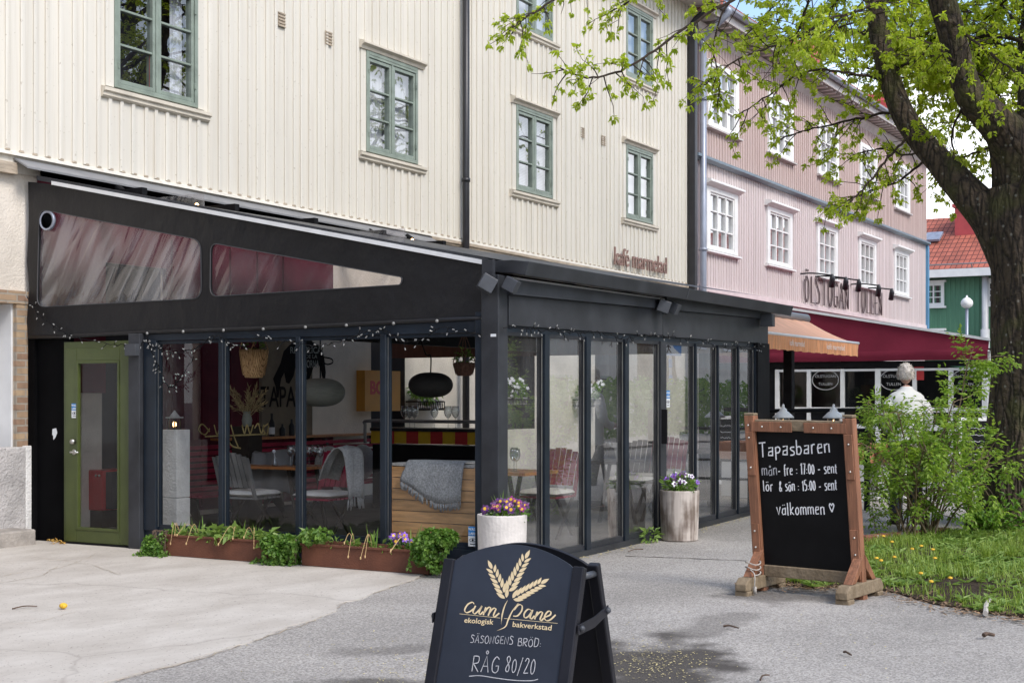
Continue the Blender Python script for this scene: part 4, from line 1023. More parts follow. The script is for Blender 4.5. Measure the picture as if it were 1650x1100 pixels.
# --- end wall: recess boarding, door, posts, panes
def EY(x): return onX(x, 700, EX).y
mb = MB(); mb.box(EX + .02, EX + .06, EY(112), Yw + .04, 0, 2.3); mb.box(EX - .02, EX + .0199, EY(58), Yw - .0, 0, 2.3); mb.build('black_boarding', M['blackwood'], ter)
p = onX(87, 697, EX + .015); mb = MB(); mb.prism([(EX + .019, p.y + dy, p.z + dz) for dy, dz in ((.025, .04), (-.03, .05), (-.045, .0), (-.02, -.05), (.01, -.075), (.015, -.03), (.028, -.02))], (-.003, 0, 0)); mb.build('torn_sticker', M['stickerwhite'], ter)
yd0, yd1 = EY(217), EY(110)                     # door (right, left as seen)
zd0, zd1 = .0, onX(165, 559, EX).z
door = MB(); fw = .115; fx0, fx1 = EX - .045, EX + .01
def dframe(mb, ya, yb, za, zc, tw, bw, hw, x0, x1):
    mb.box(x0, x1, ya, ya + tw, za, zc); mb.box(x0, x1, yb - tw, yb, za, zc)
    mb.box(x0, x1, ya + tw, yb - tw, zc - hw, zc); mb.box(x0, x1, ya + tw, yb - tw, za, za + bw)
dframe(door, yd0 + .012, yd1 - .012, .03, zd1 - .01, .155, .13, .13, fx0, fx1)
dframe(door, yd0 + .167, yd1 - .167, .16, zd1 - .14, .03, .03, .03, EX - .052, EX - .01)
do = door.build('door', M['greendoor'], ter, bevel=.004, bseg=2)
mb = MB(); mb.quad((EX - .02, yd0 + .19, .18), (EX - .02, yd1 - .19, .18), (EX - .02, yd1 - .19, zd1 - .16), (EX - .02, yd0 + .19, zd1 - .16)); mb.build('door_glass', M['glass'], do)
for y, x in ((601, 0), (720, 0), (843, 0)):
    p = onX(214, y, EX - .05); MB().box(EX - .056, EX - .0455, p.y - .018, p.y + .018, p.z - .075, p.z + .075).build('hinge', M['steel'], do)
p = onX(119, 711, EX - .05); mb = MB(); mb.tube([(EX - .045, p.y, p.z), (EX - .085, p.y, p.z)], .026, 12); mb.build('lock', M['steel'], do, smooth=True)
p = onX(119, 728, EX - .05); mb = MB(); mb.tube([(EX - .045, p.y, p.z), (EX - .10, p.y, p.z), (EX - .105, p.y - .02, p.z), (EX - .105, p.y - .12, p.z)], .011, 8); mb.tube([(EX - .044, p.y, p.z), (EX - .052, p.y, p.z)], .03, 12); mb.build('handle', M['steel'], do, smooth=True)
mb = MB(); dframe(mb, yd0 - .03, yd1 + .03, 0, zd1 + .06, .04, .03, .07, EX - .03, EX + .04); mb.build('door_frame', M['greendoor'], ter)
mb = MB(); mb.box(EX - .06, EX + .05, yd0 - .05, yd1 + .05, -.01, .028); mb.build('door_sill', M['black'], ter)
def sticker(parent, o, u, v, n, s=1.0):
    """blue and white alarm-company sticker: WASA LARM over an eye"""
    o, u, v, n = V(o), V(u), V(v), V(n); w_, h_ = .085 * s, .16 * s
    mb = MB(); mb.obox(o - u * w_ / 2, u * w_, v * h_ * .52, n * .002); st = mb.build('sticker_base', M['stickerwhite'], parent)
    mb = MB(); mb.obox(o - u * w_ / 2 + v * h_ * .521, u * w_, v * h_ * .479, n * .002); mb.build('sticker', M['stickerblue'], parent)
    mb = MB()
    for k, t_ in enumerate(('WASA', 'LARM')):
        mb.add(*place(text_mesh(t_, .030 * s, .001, align='CENTER', bold=.0006), o + v * h_ * (.80 - k * .22) + n * .003, u, v, n))
    mb.build('sticker_text', M['stickerwhite'], parent)
    mb = MB(); pts_ = [(math.cos(a) * .030 * s, math.sin(a) * .013 * s) for a in [i * math.pi / 8 for i in range(16)]]
    mb.tube([o + u * x + v * (y + h_ * .32) + n * .0022 for x, y in pts_ + pts_[:1]], .0022 * s, 4)
    mb.prism([o + u * math.cos(a) * .009 * s + v * (math.sin(a) * .009 * s + h_ * .32) + n * .0021 for a in [i * math.pi / 6 for i in range(12)]], n * .001)
    mb.box
    mb.obox(o - u * .025 * s + v * h_ * .10 + n * .0021, u * .05 * s, v * .006 * s, n * .001); mb.build('sticker_eye', M['mural'], parent)
p = onX(120, 673, EX - .046); sticker(ter, (EX - .0465, p.y, p.z), (0, -1, 0), (0, 0, 1), (-1, 0, 0), .95)
# posts
def post(px0, px1, za, zc, mat, x0=EX - .05, x1=EX + .06, name='post', bv=.004):
    return MB().box(x0, x1, EY(px1), EY(px0), za, zc).build(name, mat, ter, bevel=bv, bseg=1)
post(218, 236, -.05, 2.20, M['charcoal'], EX - .10, EX + .05)
p = onX(227, 562, EX - .1); MB().box(EX - .16, EX - .101, EY(236) , EY(219), p.z - .07, p.z + .05).build('post_cap', M['charcoal2'], ter, bevel=.004)
mb = MB(); mb.box(EX - .03, EX + .06, EY(770), EY(237), 2.125, 2.30); mb.build('head_rail', M['bluesteel'], ter)
post(237, 256, .2, 2.124, M['bluesteel']); post(357, 364, .2, 2.124, M['bluesteel']); post(481, 488, .2, 2.124, M['bluesteel']); post(617, 626, .2, 2.124, M['bluesteel']); post(770, 782, .0, 2.30, M['bluesteel'])
mb = MB(); mb.box(EX - .075, EX + .09, SY - .02, EY(782) - .002, -.05, 2.62); mb.build('corner_post', M['charcoal'], ter, bevel=.006)
p = onX(795, 540, EX - .08); MB().box(EX - .0775, EX - .0755, p.y - .025, p.y + .03, p.z - .012, p.z + .012).build('corner_label', M['stickerwhite'], ter)
mb = MB(); mb.box(EX - .02, EX + .04, EY(770), EY(256), .2, .225); mb.build('bottom_rail', M['bluesteel'], ter)
for a, b in ((256, 357), (364, 481), (488, 617), (626, 770)):
    y0_, y1_ = EY(b) - .004, EY(a) + .004
    f = MB()
    for k in (y0_ + .004, y1_ - .026): f.box(EX - .012, EX + .022, k, k + .022, .226, 2.12)
    f.box(EX - .012, EX + .022, y0_ + .026, y1_ - .026, .226, .262); f.box(EX - .012, EX + .022, y0_ + .026, y1_ - .026, 2.09, 2.12)
    fo = f.build('sliding_sash', M['bluesteel'], ter)
    g_ = MB(); g_.quad((EX + .005, y0_ + .02, .25), (EX + .005, y1_ - .02, .25), (EX + .005, y1_ - .02, 2.10), (EX + .005, y0_ + .02, 2.10)); g_.build('pane', M['glass'], fo)
    t_ = MB(); t_.box(EX - .016, EX - .0125, y1_ - .014, y1_ - .006, .24, 2.10); t_.build('edge_strip', M['steel'], fo)
# --- street side
def SX(x): return onY(x, 700, SY).x
zt = lambda x: 2.125 + .055 * (x - EX) / (XF - EX)     # head height
zf = lambda x: 2.45 + .10 * (x - EX) / (XF - EX)
def sloped(mb, x0, x1, y0, y1, za0, za1, zc0, zc1):
    mb.add([(x0, y0, za0), (x1, y0, za1), (x1, y1, za1), (x0, y1, za0), (x0, y0, zc0), (x1, y0, zc1), (x1, y1, zc1), (x0, y1, zc0)],
           [(3, 2, 1, 0), (4, 5, 6, 7), (0, 1, 5, 4), (1, 2, 6, 5), (2, 3, 7, 6), (3, 0, 4, 7)]); return mb
x_m = SX(1064)
for a, b in ((EX + .092, x_m - .006), (x_m + .006, SX(1234))):
    sloped(MB(), a, b, SY - .03, SY + .06, zt(a) + .06, zt(b) + .06, zf(a), zf(b)).build('fascia', M['charcoal'], ter)
    sloped(MB(), a, b, SY - .075, SY + .03, zf(a) + .003, zf(b) + .003, zf(a) + .135, zf(b) + .10).build('upper_fascia', M['charcoal2'], ter)
    sloped(MB(), a, b, SY - .055, SY + .0, zf(a) + .138, zf(b) + .103, zf(a) + .158, zf(b) + .118).build('white_edge', M['whiterail'], ter)
sloped(MB(), EX + .092, SX(1234), SY - .005, SY + .05, zt(EX) , zt(XF), zt(EX) + .058, zt(XF) + .058).build('head_rail', M['bluesteel'], ter)
c0, c1 = onY(812, 424, SY - .25), onY(1250, 495, SY - .25)
prof = [(SY + .12, .02), (SY + .12, .115), (SY - .10, .115), (SY - .27, .095), (SY - .235, -.025), (SY - .10, .0)]
mb = MB(); mb.prism([(EX + .02, y, 2.635 + z) for y, z in prof], (XF + .25 - EX, 0, 0)); mb.build('awning_cassette', M['charcoal'], ter, bevel=.005)
mb = MB(); mb.prism([(XF + .252, y * 1.0, 2.635 + z * 1.08 - .003) for y, z in prof], (.02, 0, 0)); mb.build('cassette_end', M['charcoal2'], ter)
mb = MB(); mb.prism([(x_m + .15, y - .004, 2.635 + z + .003) for y, z in prof], (.03, 0, 0)); mb.build('cassette_joint', M['charcoal2'], ter)
mulls = [(812, 'n'), (876, 1), (943, 1), (1005, 1), (1064, 2), (1117, 0), (1153, 0), (1186, 0), (1212, 0)]
mx_ = [SX(x) for x, _ in mulls]; mx_[0] = EX + .092; mx_[-1] = SX(1213)
for i, (px, kind) in enumerate(mulls):
    if kind == 'n': continue
    x = mx_[i]
    w_ = {1: .045, 2: .075, 0: .016}[kind]
    sloped(MB(), x - w_, x + w_, SY - .04, SY + .05, gz(x) - .02, gz(x) - .02, zt(x), zt(x)).build('mullion', M['bluesteel'] if kind != 2 else M['charcoal'], ter)
for i in range(len(mx_) - 1):
    a = mx_[i] + (.047 if mulls[i][1] == 1 else .077 if mulls[i][1] == 2 else .018 if i else .0)
    b = mx_[i + 1] - (.047 if mulls[i + 1][1] == 1 else .077 if mulls[i + 1][1] == 2 else .018)
    zb_ = lambda x: gz(x) + .052
    f = sloped(MB(), a, b, SY - .015, SY + .03, zb_(a), zb_(b), zb_(a) + .06, zb_(b) + .06)
    sloped(f, a, b, SY - .015, SY + .03, zt(a) - .03, zt(b) - .03, zt(a), zt(b))
    for k_ in (a, b - .012): sloped(f, k_, k_ + .012, SY - .012, SY + .028, zb_(k_) + .05, zb_(k_) + .05, zt(k_) - .02, zt(k_) - .02)
    fo = f.build('folding_sash', M['charcoal'], ter)
    g_ = MB(); g_.quad((a, SY + .01, zb_(a) + .05), (b, SY + .01, zb_(b) + .05), (b, SY + .01, zt(b) - .02), (a, SY + .01, zt(a) - .02)); g_.build('pane', M['glass_side'], fo)
    t_ = sloped(MB(), b - .026, b - .014, SY - .02, SY - .0155, zb_(b) + .05, zb_(b) + .05, zt(b) - .03, zt(b) - .03); t_.build('edge_strip', M['steel'], fo)
sloped(MB(), EX + .092, SX(1234), SY - .05, SY + .06, gz(EX) - .05, gz(XF) - .05, gz(EX) + .045, gz(XF) + .045).build('street_plinth', M['charcoal'], ter)
MB().box(SX(1214), SX(1233), SY - .06, SY + .08, .0, zt(XF) + .058).build('post', M['black'], ter, bevel=.005)
mb = MB(); x = x_m; mb.box(x - .06, x - .035, SY - .10, SY - .041, 1.05, 1.42); mb.box(x - .052, x - .043, SY - .041, SY - .0, 1.1, 1.16); mb.build('pull_handle', M['black'], ter)
p = onY(1075, 656, SY - .005); sticker(ter, (p.x + .02, SY - .005, p.z), (1, 0, 0), (0, 0, 1), (0, -1, 0), 1.15)
# far end of the terrace
for y in (SY + .1, SY + 2.0, SY + 3.9): MB().box(XF - .08, XF, y, y + .07, .1, 2.4).build('end_post', M['black'], ter)
MB().box(XF - .08, XF, SY + .1, Yw - .1, 2.401, 2.52).build('end_beam', M['black'], ter)
MB().quad((XF - .04, SY + .17, .15), (XF - .04, Yw - .2, .15), (XF - .04, Yw - .2, 2.4), (XF - .04, SY + .17, 2.4)).build('end_pane', M['glass'], ter)
# --- cube lamps under the awning cassette
def cube_lamp(c, s, tw, tilt=0):
    mb = MB(); R_ = Matrix.Rotation(tw, 3, 'Z') @ Matrix.Rotation(tilt, 3, 'X')
    h = s / 2; P = [V(c) + R_ @ V((x, y, z)) for x, y, z in ((-h, -h, -h), (h, -h, -h), (h, h, -h), (-h, h, -h), (-h, -h, h), (h, -h, h), (h, h, h), (-h, h, h))]
    mb.add(P, [(3, 2, 1, 0), (4, 5, 6, 7), (0, 1, 5, 4), (1, 2, 6, 5), (2, 3, 7, 6), (3, 0, 4, 7)])
    o = mb.build('cube_lamp', M['charcoal2'], ter, bevel=.006)
    return o
p = onX(785, 457, EX - .16); cube_lamp(p, .135, rad(38), rad(30))
p = onY(824, 459, SY - .12); cube_lamp(p, .115, rad(12), rad(28))
p = onY(1069, 494, SY - .14); cube_lamp(p, .13, rad(30), rad(20))
p = onY(1079, 495, SY - .12); cube_lamp(p + V((.1, 0, 0)), .12, rad(5), rad(25))
p = onY(1237, 516, SY - .14); cube_lamp(p, .155, rad(8), rad(0))
MB().box(EX - .12, EX - .076, SY + .01, SY + .12, 2.5, 2.75).build('corner_plate', M['charcoal'], ter)
# --- warm bulbs in the gap under the flashing, fairy lights along the heads
for i, (x, y) in enumerate(((198, 308), (316, 328), (603, 377), (663, 385))):
    p = onY(x, y, W - .28)
    b_ = root('wall_spot', (p.x, p.y, p.z), ('small warm spotlight under the grey flashing, nearest the roughcast corner', 'small warm spotlight under the grey flashing above the vinyl windows', 'small warm spotlight under the grey flashing above the canvas tip', 'small warm spotlight at the far end of the grey flashing')[i], 'spotlight', 'spotlights above the canvas')
    MB().tube([p + V((0, .26, .06)), p + V((0, .06, .05))], .012, 6).build('bracket', M['black'], b_)
    MB().tube([p + V((.0, .09, .05)), p + V((0, -.01, -.01))], .04, 10).build('housing', M['black'], b_)
    MB().ball(p + V((-.012, -.022, -.02)), .024, 10, 6).build('bulb', M['bulb'], b_, smooth=True)
def fairy(label, pts, seed, name='string_lights', drop=.05):
    r_ = random.Random(seed); P = smooth_pts(pts, 8)
    rt = root(name, P[0], label, 'string lights', 'fairy lights on the terrace')
    q = MB(); q2 = MB()
    P2 = [p + V((r_.uniform(-.004, .004), r_.uniform(-.01, .01), r_.uniform(-.014, .014))) for p in P]
    q.tube(P2, .0045, 4)
    for i in range(1, len(P2) - 1):
        if r_.random() < .62:
            d = V((-.01, r_.uniform(-.05, .05), r_.uniform(-.06, .03))) if abs(P[0].x - P[-1].x) < 1 else V((r_.uniform(-.05, .05), -.012, r_.uniform(-.06, .04)))
            q.tube([P2[i], P2[i] + d], .0035, 4); e = P2[i] + d; q2.tube([e, e + d.normalized() * .022], .0055, 5)
    nf_ = len(q.f); q.add(q2.v, q2.f); o = q.build('cable', M['black'], rt); o.data.materials.append(M['ledwhite'])
    for i in range(nf_, len(o.data.polygons)): o.data.polygons[i].material_index = 1
E_ = lambda x, y: onX(x, y, EX - .07)
fairy('fairy light cable looping from the roughcast corner over the green door', [E_(44, 478), E_(62, 505), E_(90, 527), E_(115, 540), E_(160, 552), E_(205, 556), E_(232, 550)], 1)
fairy('fairy light cable drooping across the leftmost terrace pane', [E_(236, 538), E_(242, 556), E_(262, 565), E_(290, 568), E_(320, 558), E_(348, 540), E_(372, 553), E_(400, 560)], 2)
fairy('fairy light tail dangling down the leftmost terrace pane', [E_(242, 556), E_(255, 590), E_(272, 624), E_(284, 616), E_(298, 598), E_(312, 575)], 3)
fairy('fairy light cable drooping across the middle terrace panes', [E_(400, 534), E_(440, 548), E_(480, 552), E_(520, 556), E_(560, 545), E_(590, 532), E_(620, 533)], 4)
fairy('fairy light cable drooping across the pane with the wooden boards', [E_(620, 533), E_(650, 549), E_(680, 547), E_(705, 530), E_(740, 531), E_(778, 540)], 5)
S_ = lambda x, y: onY(x, y, SY - .06)
fairy('fairy light cable along the head of the folding panes', [S_(812, 528), S_(850, 530), S_(880, 533), S_(915, 536), S_(945, 535), S_(970, 536), S_(1000, 545), S_(1040, 540), S_(1066, 540)], 6)
fairy('fairy light cable along the head of the far street panes', [S_(1066, 540), S_(1095, 545), S_(1130, 550), S_(1160, 558), S_(1190, 558), S_(1215, 560), S_(1232, 556)], 7)
# ------------------------------------------------------------------ stroke lettering
GL = {
'T': (.62, ['0,.95 .62,.97', '.33,.96 .31,0']), 'a': (.52, ['.08,.58 .46,.62 .42,0', '.44,.36 .10,.30 .04,.06 .42,.04']), 'p': (.48, ['.05,.62 .04,-.28', '~.05,.58 .30,.62 .44,.46 .32,.24 .05,.22']),
's': (.42, ['~.42,.60 .12,.58 .10,.42 .36,.26 .34,.06 .02,.02']), 'b': (.48, ['.05,1 .04,0', '~.05,.50 .34,.52 .44,.26 .30,.02 .04,.04']), 'r': (.36, ['.05,.62 .05,0', '~.05,.42 .16,.60 .34,.62']),
'e': (.46, ['.04,.34 .42,.40 .40,.60 .14,.60 .04,.34 .10,.04 .44,.06']), 'n': (.46, ['.04,.62 .06,0', '.05,.50 .24,.62 .42,.60 .44,0']), 'm': (.72, ['.04,.62 .04,0', '.05,.50 .20,.62 .34,.58 .36,.02', '.36,.5 .52,.62 .66,.58 .68,0']),
'å': (.5, ['.46,.62 .44,0', '.46,.54 .14,.52 .04,.2 .14,.02 .44,.10', '~.25,.78 .18,.86 .26,.94 .34,.86 .25,.78']), 'ä': (.5, ['.46,.62 .44,0', '.46,.54 .14,.52 .04,.2 .14,.02 .44,.10', '.16,.80 .17,.86', '.36,.82 .37,.88']),
'ö': (.48, ['~.24,.60 .06,.40 .08,.10 .28,.02 .44,.24 .38,.54 .24,.60', '.14,.80 .15,.86', '.34,.82 .35,.88']), '-': (.42, ['.04,.34 .38,.36']), ':': (.2, ['.1,.48 .1,.42', '.1,.14 .1,.08']), '.': (.2, ['.1,.06 .1,0']),
'f': (.36, ['~.36,.96 .18,.94 .14,.6 .14,-.12', '.02,.56 .32,.58']), '1': (.22, ['.02,.78 .16,.98 .14,0']), '7': (.38, ['.02,.94 .38,.96 .18,0']), '0': (.42, ['~.22,.94 .06,.70 .06,.22 .20,.02 .38,.22 .38,.70 .22,.94']),
'5': (.42, ['.38,.95 .08,.93 .06,.55', '~.06,.55 .36,.52 .36,.12 .04,.02']), 't': (.36, ['.17,.86 .16,.08 .32,.02', '.02,.60 .34,.62']), 'l': (.2, ['.08,1 .08,.0 .16,0']), 'v': (.46, ['.02,.62 .22,0 .46,.64']), 'k': (.46, ['.06,1 .05,0', '.40,.62 .08,.28 .44,0']),
'o': (.46, ['~.24,.60 .06,.40 .08,.10 .26,.02 .42,.22 .38,.50 .24,.60']), '&': (.5, ['~.46,0 .14,.56 .22,.86 .34,.74 .08,.30 .12,.04 .30,.02 .46,.30']), '/': (.4, ['.36,1.05 .04,-.12']),
'h': (.5, ['~.28,.16 .02,.62 .12,.84 .28,.66', '~.28,.16 .54,.66 .42,.84 .28,.66']), ' ': (.3, []),
'S': (.48, ['~.46,.86 .18,.98 .08,.74 .40,.40 .36,.06 .02,.04']), 'Ä': (.56, ['.02,0 .30,.96 .54,0', '.12,.34 .44,.36', '.20,1.12 .21,1.18', '.40,1.12 .41,1.18']), 'Å': (.56, ['.02,0 .30,.96 .54,0', '.12,.34 .44,.36', '~.30,1.06 .22,1.16 .30,1.26 .38,1.16 .30,1.06']),
'O': (.56, ['~.28,.96 .06,.66 .08,.22 .28,.02 .50,.26 .48,.70 .28,.96']), 'Ö': (.56, ['~.28,.96 .06,.66 .08,.22 .28,.02 .50,.26 .48,.70 .28,.96', '.20,1.12 .21,1.2', '.40,1.12 .41,1.2']), 'N': (.54, ['.04,0 .06,.94 .46,.04 .50,.98']), 'G': (.56, ['~.50,.82 .28,.96 .06,.62 .10,.14 .34,.02 .50,.16', '.50,.16 .50,.44 .30,.42']),
'E': (.44, ['.42,.94 .06,.92 .06,.02 .44,.04', '.06,.48 .36,.50']), 'B': (.48, ['.06,0 .06,.95', '~.06,.95 .38,.92 .36,.58 .08,.50', '~.08,.50 .46,.44 .44,.06 .06,.0']), 'R': (.52, ['.06,0 .06,.95', '~.06,.95 .42,.92 .42,.58 .08,.48', '.10,.48 .50,0']), 'D': (.54, ['.06,0 .06,.95', '~.06,.95 .46,.84 .50,.40 .38,.08 .06,0']),
'8': (.46, ['~.38,.86 .22,.96 .08,.78 .36,.34 .34,.06 .16,.02 .08,.22 .36,.66 .38,.86']), '2': (.46, ['~.06,.76 .22,.96 .40,.78 .08,.10 .04,.02', '.04,.02 .46,.06']), 'U': (.52, ['~.05,.97 .05,.25 .26,.0 .48,.25 .48,.97']), 'L': (.42, ['.06,.97 .06,.02 .42,.02']), 'A': (.54, ['.02,0 .28,.97 .52,0', '.10,.32 .44,.32']),
'i': (.18, ['.08,.6 .08,0', '.08,.82 .08,.88']), 'u': (.46, ['~.05,.62 .05,.18 .20,.0 .40,.14 .42,.62', '.42,.62 .43,0']), 'c': (.42, ['~.42,.52 .22,.62 .04,.34 .14,.02 .42,.10']), 'd': (.5, ['.46,1 .44,0', '~.44,.5 .20,.62 .04,.32 .16,.0 .44,.14']), 'g': (.5, ['~.44,.5 .20,.62 .04,.32 .16,.04 .44,.16', '~.46,.6 .44,-.2 .2,-.32 .04,-.2']),
}
def gl_poly(s):
    sm_ = s.startswith('~'); pts = [tuple(float(c) for c in q.split(',')) for q in s.lstrip('~').split()]
    pts = [(a, b, 0) for a, b in pts]
    return [tuple(p) for p in (smooth_pts(pts, 5) if sm_ else [V(p) for p in pts])]
def strokes(mb, text, p0, p1, hgt, n, width, up=None, gap=.16, seed=1, nib=None, lift=.0015, jit=.02):
    """letters along the baseline p0 -> p1 (points in space), letter height hgt, facing n"""
    r_ = random.Random(seed); p0, p1, n = V(p0), V(p1), V(n).normalized()
    ux = (p1 - p0); Ltot = ux.length; ux.normalize(); uy = n.cross(ux).normalized() if up is None else V(up).normalized()
    tot = sum(GL[c][0] + gap for c in text) - gap; sx_ = Ltot / tot; x = 0.0
    for c in text:
        w_, ss = GL[c]; jy = r_.uniform(-jit, jit); js = 1 + r_.uniform(-jit * 2, jit * 2)
        for s in ss:
            pl = gl_poly(s)
            mb.ribbon([p0 + ux * (sx_ * (x + a)) + uy * hgt * (b * js + jy) + n * lift for a, b, _ in pl], width, n, nib=nib)
        x += w_ + gap

# ------------------------------------------------------------------ wooden chalkboard stand (tapas hours)
PL, PR = atd(1222, 946, 11.45), atd(1390, 962, 10.95)
TL, TR = atd(1204, 684, 11.45), atd(1374, 680, 10.95)
gpl = gz((PL.x + PR.x) / 2)
Ub = (PR - PL); Wb = Ub.length; Ub.normalize(); Vb = (TL - PL + TR - PR); Hb = Vb.length / 2; Vb.normalize()
Vb = (Vb - Ub * Vb.dot(Ub) * .0).normalized(); Nb = Vb.cross(Ub).normalized() * -1
if Nb.dot(EYEV - PL) < 0: Nb = -Nb
tb = root('chalkboard_stand', ((PL.x + PR.x) / 2, (PL.y + PR.y) / 2, gpl), 'upright wooden framed chalkboard on timber feet with tapas opening hours', 'sign board')
def bbox_(mb, u0, u1, v0, v1, n0, n1): return mb.obox(PL + Ub * u0 + Vb * v0 + Nb * n0, Ub * (u1 - u0), Vb * (v1 - v0), Nb * (n1 - n0))
pw = .085
for u in (-.02, Wb - pw + .02): bbox_(MB(), u, u + pw, -.02, Hb + (.055 if u < .1 else .05), -.055, .03).build('post', M['boardwood'], tb, bevel=.006)
for u in (-.019, Wb - pw + .021): bbox_(MB(), u, u + pw - .002, Hb + .056, Hb + .075, -.054, .029).build('post_end', M['oldwood'], tb, bevel=.004)
bbox_(MB(), pw - .018, Wb - pw + .018, Hb - .06, Hb + .025, -.04, .02).build('top_rail', M['oldwood'], tb, bevel=.006)
bbox_(MB(), pw - .018, Wb - pw + .018, .10, .19, -.04, .022).build('bottom_rail', M['oldwood'], tb, bevel=.006)
for a, b in ((pw - .05, pw + .30), (Wb - pw - .30, Wb - pw + .05)): bbox_(MB(), a, b, Hb - .07, Hb + .01, .0202, .034).build('brace_plate', M['boardwood'], tb, bevel=.003)
for u in (-.01, Wb - pw + .03):
    bbox_(MB(), u, u + .065, Hb - .42, Hb - .075, .0302, .044).build('brace_plate', M['boardwood'], tb, bevel=.003)
    bbox_(MB(), u, u + .065, .14, .52, .0302, .044).build('brace_plate', M['boardwood'], tb, bevel=.003)
bbox_(MB(), pw - .02, Wb - pw + .02, .19, Hb - .06, -.02, -.005).build('chalkboard', M['chalkboard'], tb)
for u, v in [(.02, Hb - .02), (.14, Hb - .03), (.30, Hb - .03), (Wb - .30, Hb - .03), (Wb - .15, Hb - .03), (.02, Hb - .12), (.02, Hb - .36), (Wb - .02, Hb - .15), (Wb - .02, Hb - .36), (.02, .2), (.02, .46), (.02, .33), (Wb - .02, .2), (Wb - .02, .46), (Wb - .02, .33)]:
    MB().ball(PL + Ub * u + Vb * v + Nb * .0455, (.009, .009, .009), 8, 6).build('screw_head', M['steel'], tb, smooth=True)
Fx = V((Ub.y, -Ub.x, 0)); Fx = V((Nb.x, Nb.y, 0)).normalized()
for k, (u, w_) in enumerate(((pw / 2 - .02, 0), (Wb - pw / 2 + .02, 0))):
    c_ = PL + Ub * u; c_ = V((c_.x, c_.y, gz(c_.x)))
    ux = V((Ub.x, Ub.y, 0)).normalized()
    f = MB(); L_ = .37
    f.prism([c_ - ux * .05 + Fx * a + V((0, 0, z)) for a, z in ((L_, .035), (L_, .09), (L_ - .06, .135), (-L_ + .06, .135), (-L_, .09), (-L_, .035))], ux * .10)
    f.obox(c_ - ux * .055 + Fx * (L_ - .13) + V((0, 0, -.01)), ux * .11, Fx * .12, (0, 0, .044)); f.obox(c_ - ux * .055 - Fx * (L_ - .01) + V((0, 0, -.01)), ux * .11, Fx * .12, (0, 0, .044))
    f.build('foot', M['oldwood'], tb, bevel=.008)
    for s_ in (1, -1):
        b_ = MB(); b_.prism([c_ - ux * .036 + Fx * s_ * a + V((0, 0, z)) for a, z in ((.03, .34), (.03, .24), (.17, .137), (.25, .137))], ux * .072); b_.build('foot_strut', M['boardwood'], tb, bevel=.004)
def bp(u, v): return PL + Ub * u + Vb * v - Nb * .005
nB = Nb
def bpix(x, y): return onP(x, y, PL - Nb * .003, Nb)
for key, txt, a, b, h_, sd_, wd in (('chalk', 'Tapasbaren', (1224, 736), (1337, 729), .115, 1, .0105), ('chalk_dim', 'mån', (1228, 766), (1252, 765), .088, 2, .0075), ('chalk', '- fre : 17:00 - sent', (1254, 765), (1349, 762), .085, 3, .0085),
                           ('chalk', 'lör', (1230, 790), (1246, 791), .088, 4, .0085), ('chalk', '& sön : 15:00 - sent', (1256, 791), (1349, 789), .085, 5, .0085), ('chalk', 'välkommen h', (1252, 829), (1344, 828), .095, 6, .0085)):
    q = MB(); A, B = bpix(*a), bpix(*b); strokes(q, txt, A, B, h_, nB, wd, seed=sd_, jit=.03, up=Vb); q.build('chalk_text', M[key], tb)
q = MB(); c0_ = PL + Ub * .03 - V((0, 0, 0)); c0_ = V((c0_.x, c0_.y, gz(c0_.x) + .16)) + Fx * .16
for k in range(3): q.tube([c0_ + V((math.cos(a) * .062 * ux.x - math.sin(a) * .05 * Fx.x, math.cos(a) * .062 * ux.y - math.sin(a) * .05 * Fx.y, .03 * k + .012 * math.sin(a * 2) + .01 * k)) for a in [i * math.pi / 8 for i in range(17)]], .005, 5)
q.tube(smooth_pts([c0_ + Fx * .05 + V((0, 0, .03)), c0_ + Fx * .10 + ux * .06 + V((0, 0, .0)), c0_ + Fx * .12 + ux * .07 + V((0, 0, -.10))]), .005, 5)
q.obox(c0_ + Fx * .115 + ux * .055 + V((0, 0, -.15)), ux * .03, Fx * .006, (0, 0, .06))
tag(q.build('rope', M['rope'], smooth=True), 'grey cord with a tag knotted round the left foot of the wooden chalkboard', 'rope')

# ------------------------------------------------------------------ black A-board (bakery)
ab = root('a_board', (0, 0, 0), 'black arched A-board with a cream wheat logo and chalked bread of the season', 'sign board')
SH = V(atd(829, 907, 5.80)); yaw_ = rad(YAW - 90) + rad(28)          # board turned so that it faces a little left of the camera
ua = V((RT[0] * math.cos(rad(28)) - FW[0] * math.sin(rad(28)), RT[1] * math.cos(rad(28)) - FW[1] * math.sin(rad(28)), 0))
na = V((0, 0, 1)).cross(ua) * -1
if na.dot(-SH) < 0: na = -na
lean = rad(17.5)
va = V((0, 0, math.cos(lean))) - na * math.sin(lean); nf = (na * math.cos(lean) + V((0, 0, math.sin(lean)))).normalized()
Hs = SH.z / math.cos(lean)
P0 = SH - va * Hs                                            # bottom centre of the front panel
hw_ = .322
def frm(sgn):
    """front (sgn 1) or rear (sgn -1) leaf as local frames"""
    if sgn > 0: return P0, va, nf
    c_ = SH - na * .115; vb_ = V((0, 0, math.cos(lean))) + na * math.sin(lean); p_ = c_ + vb_ * 0
    vb_ = V((0, 0, math.cos(lean))) - (-na) * math.sin(lean)
    return c_ - vb_ * Hs, vb_, (-na * math.cos(lean) + V((0, 0, math.sin(lean)))).normalized()
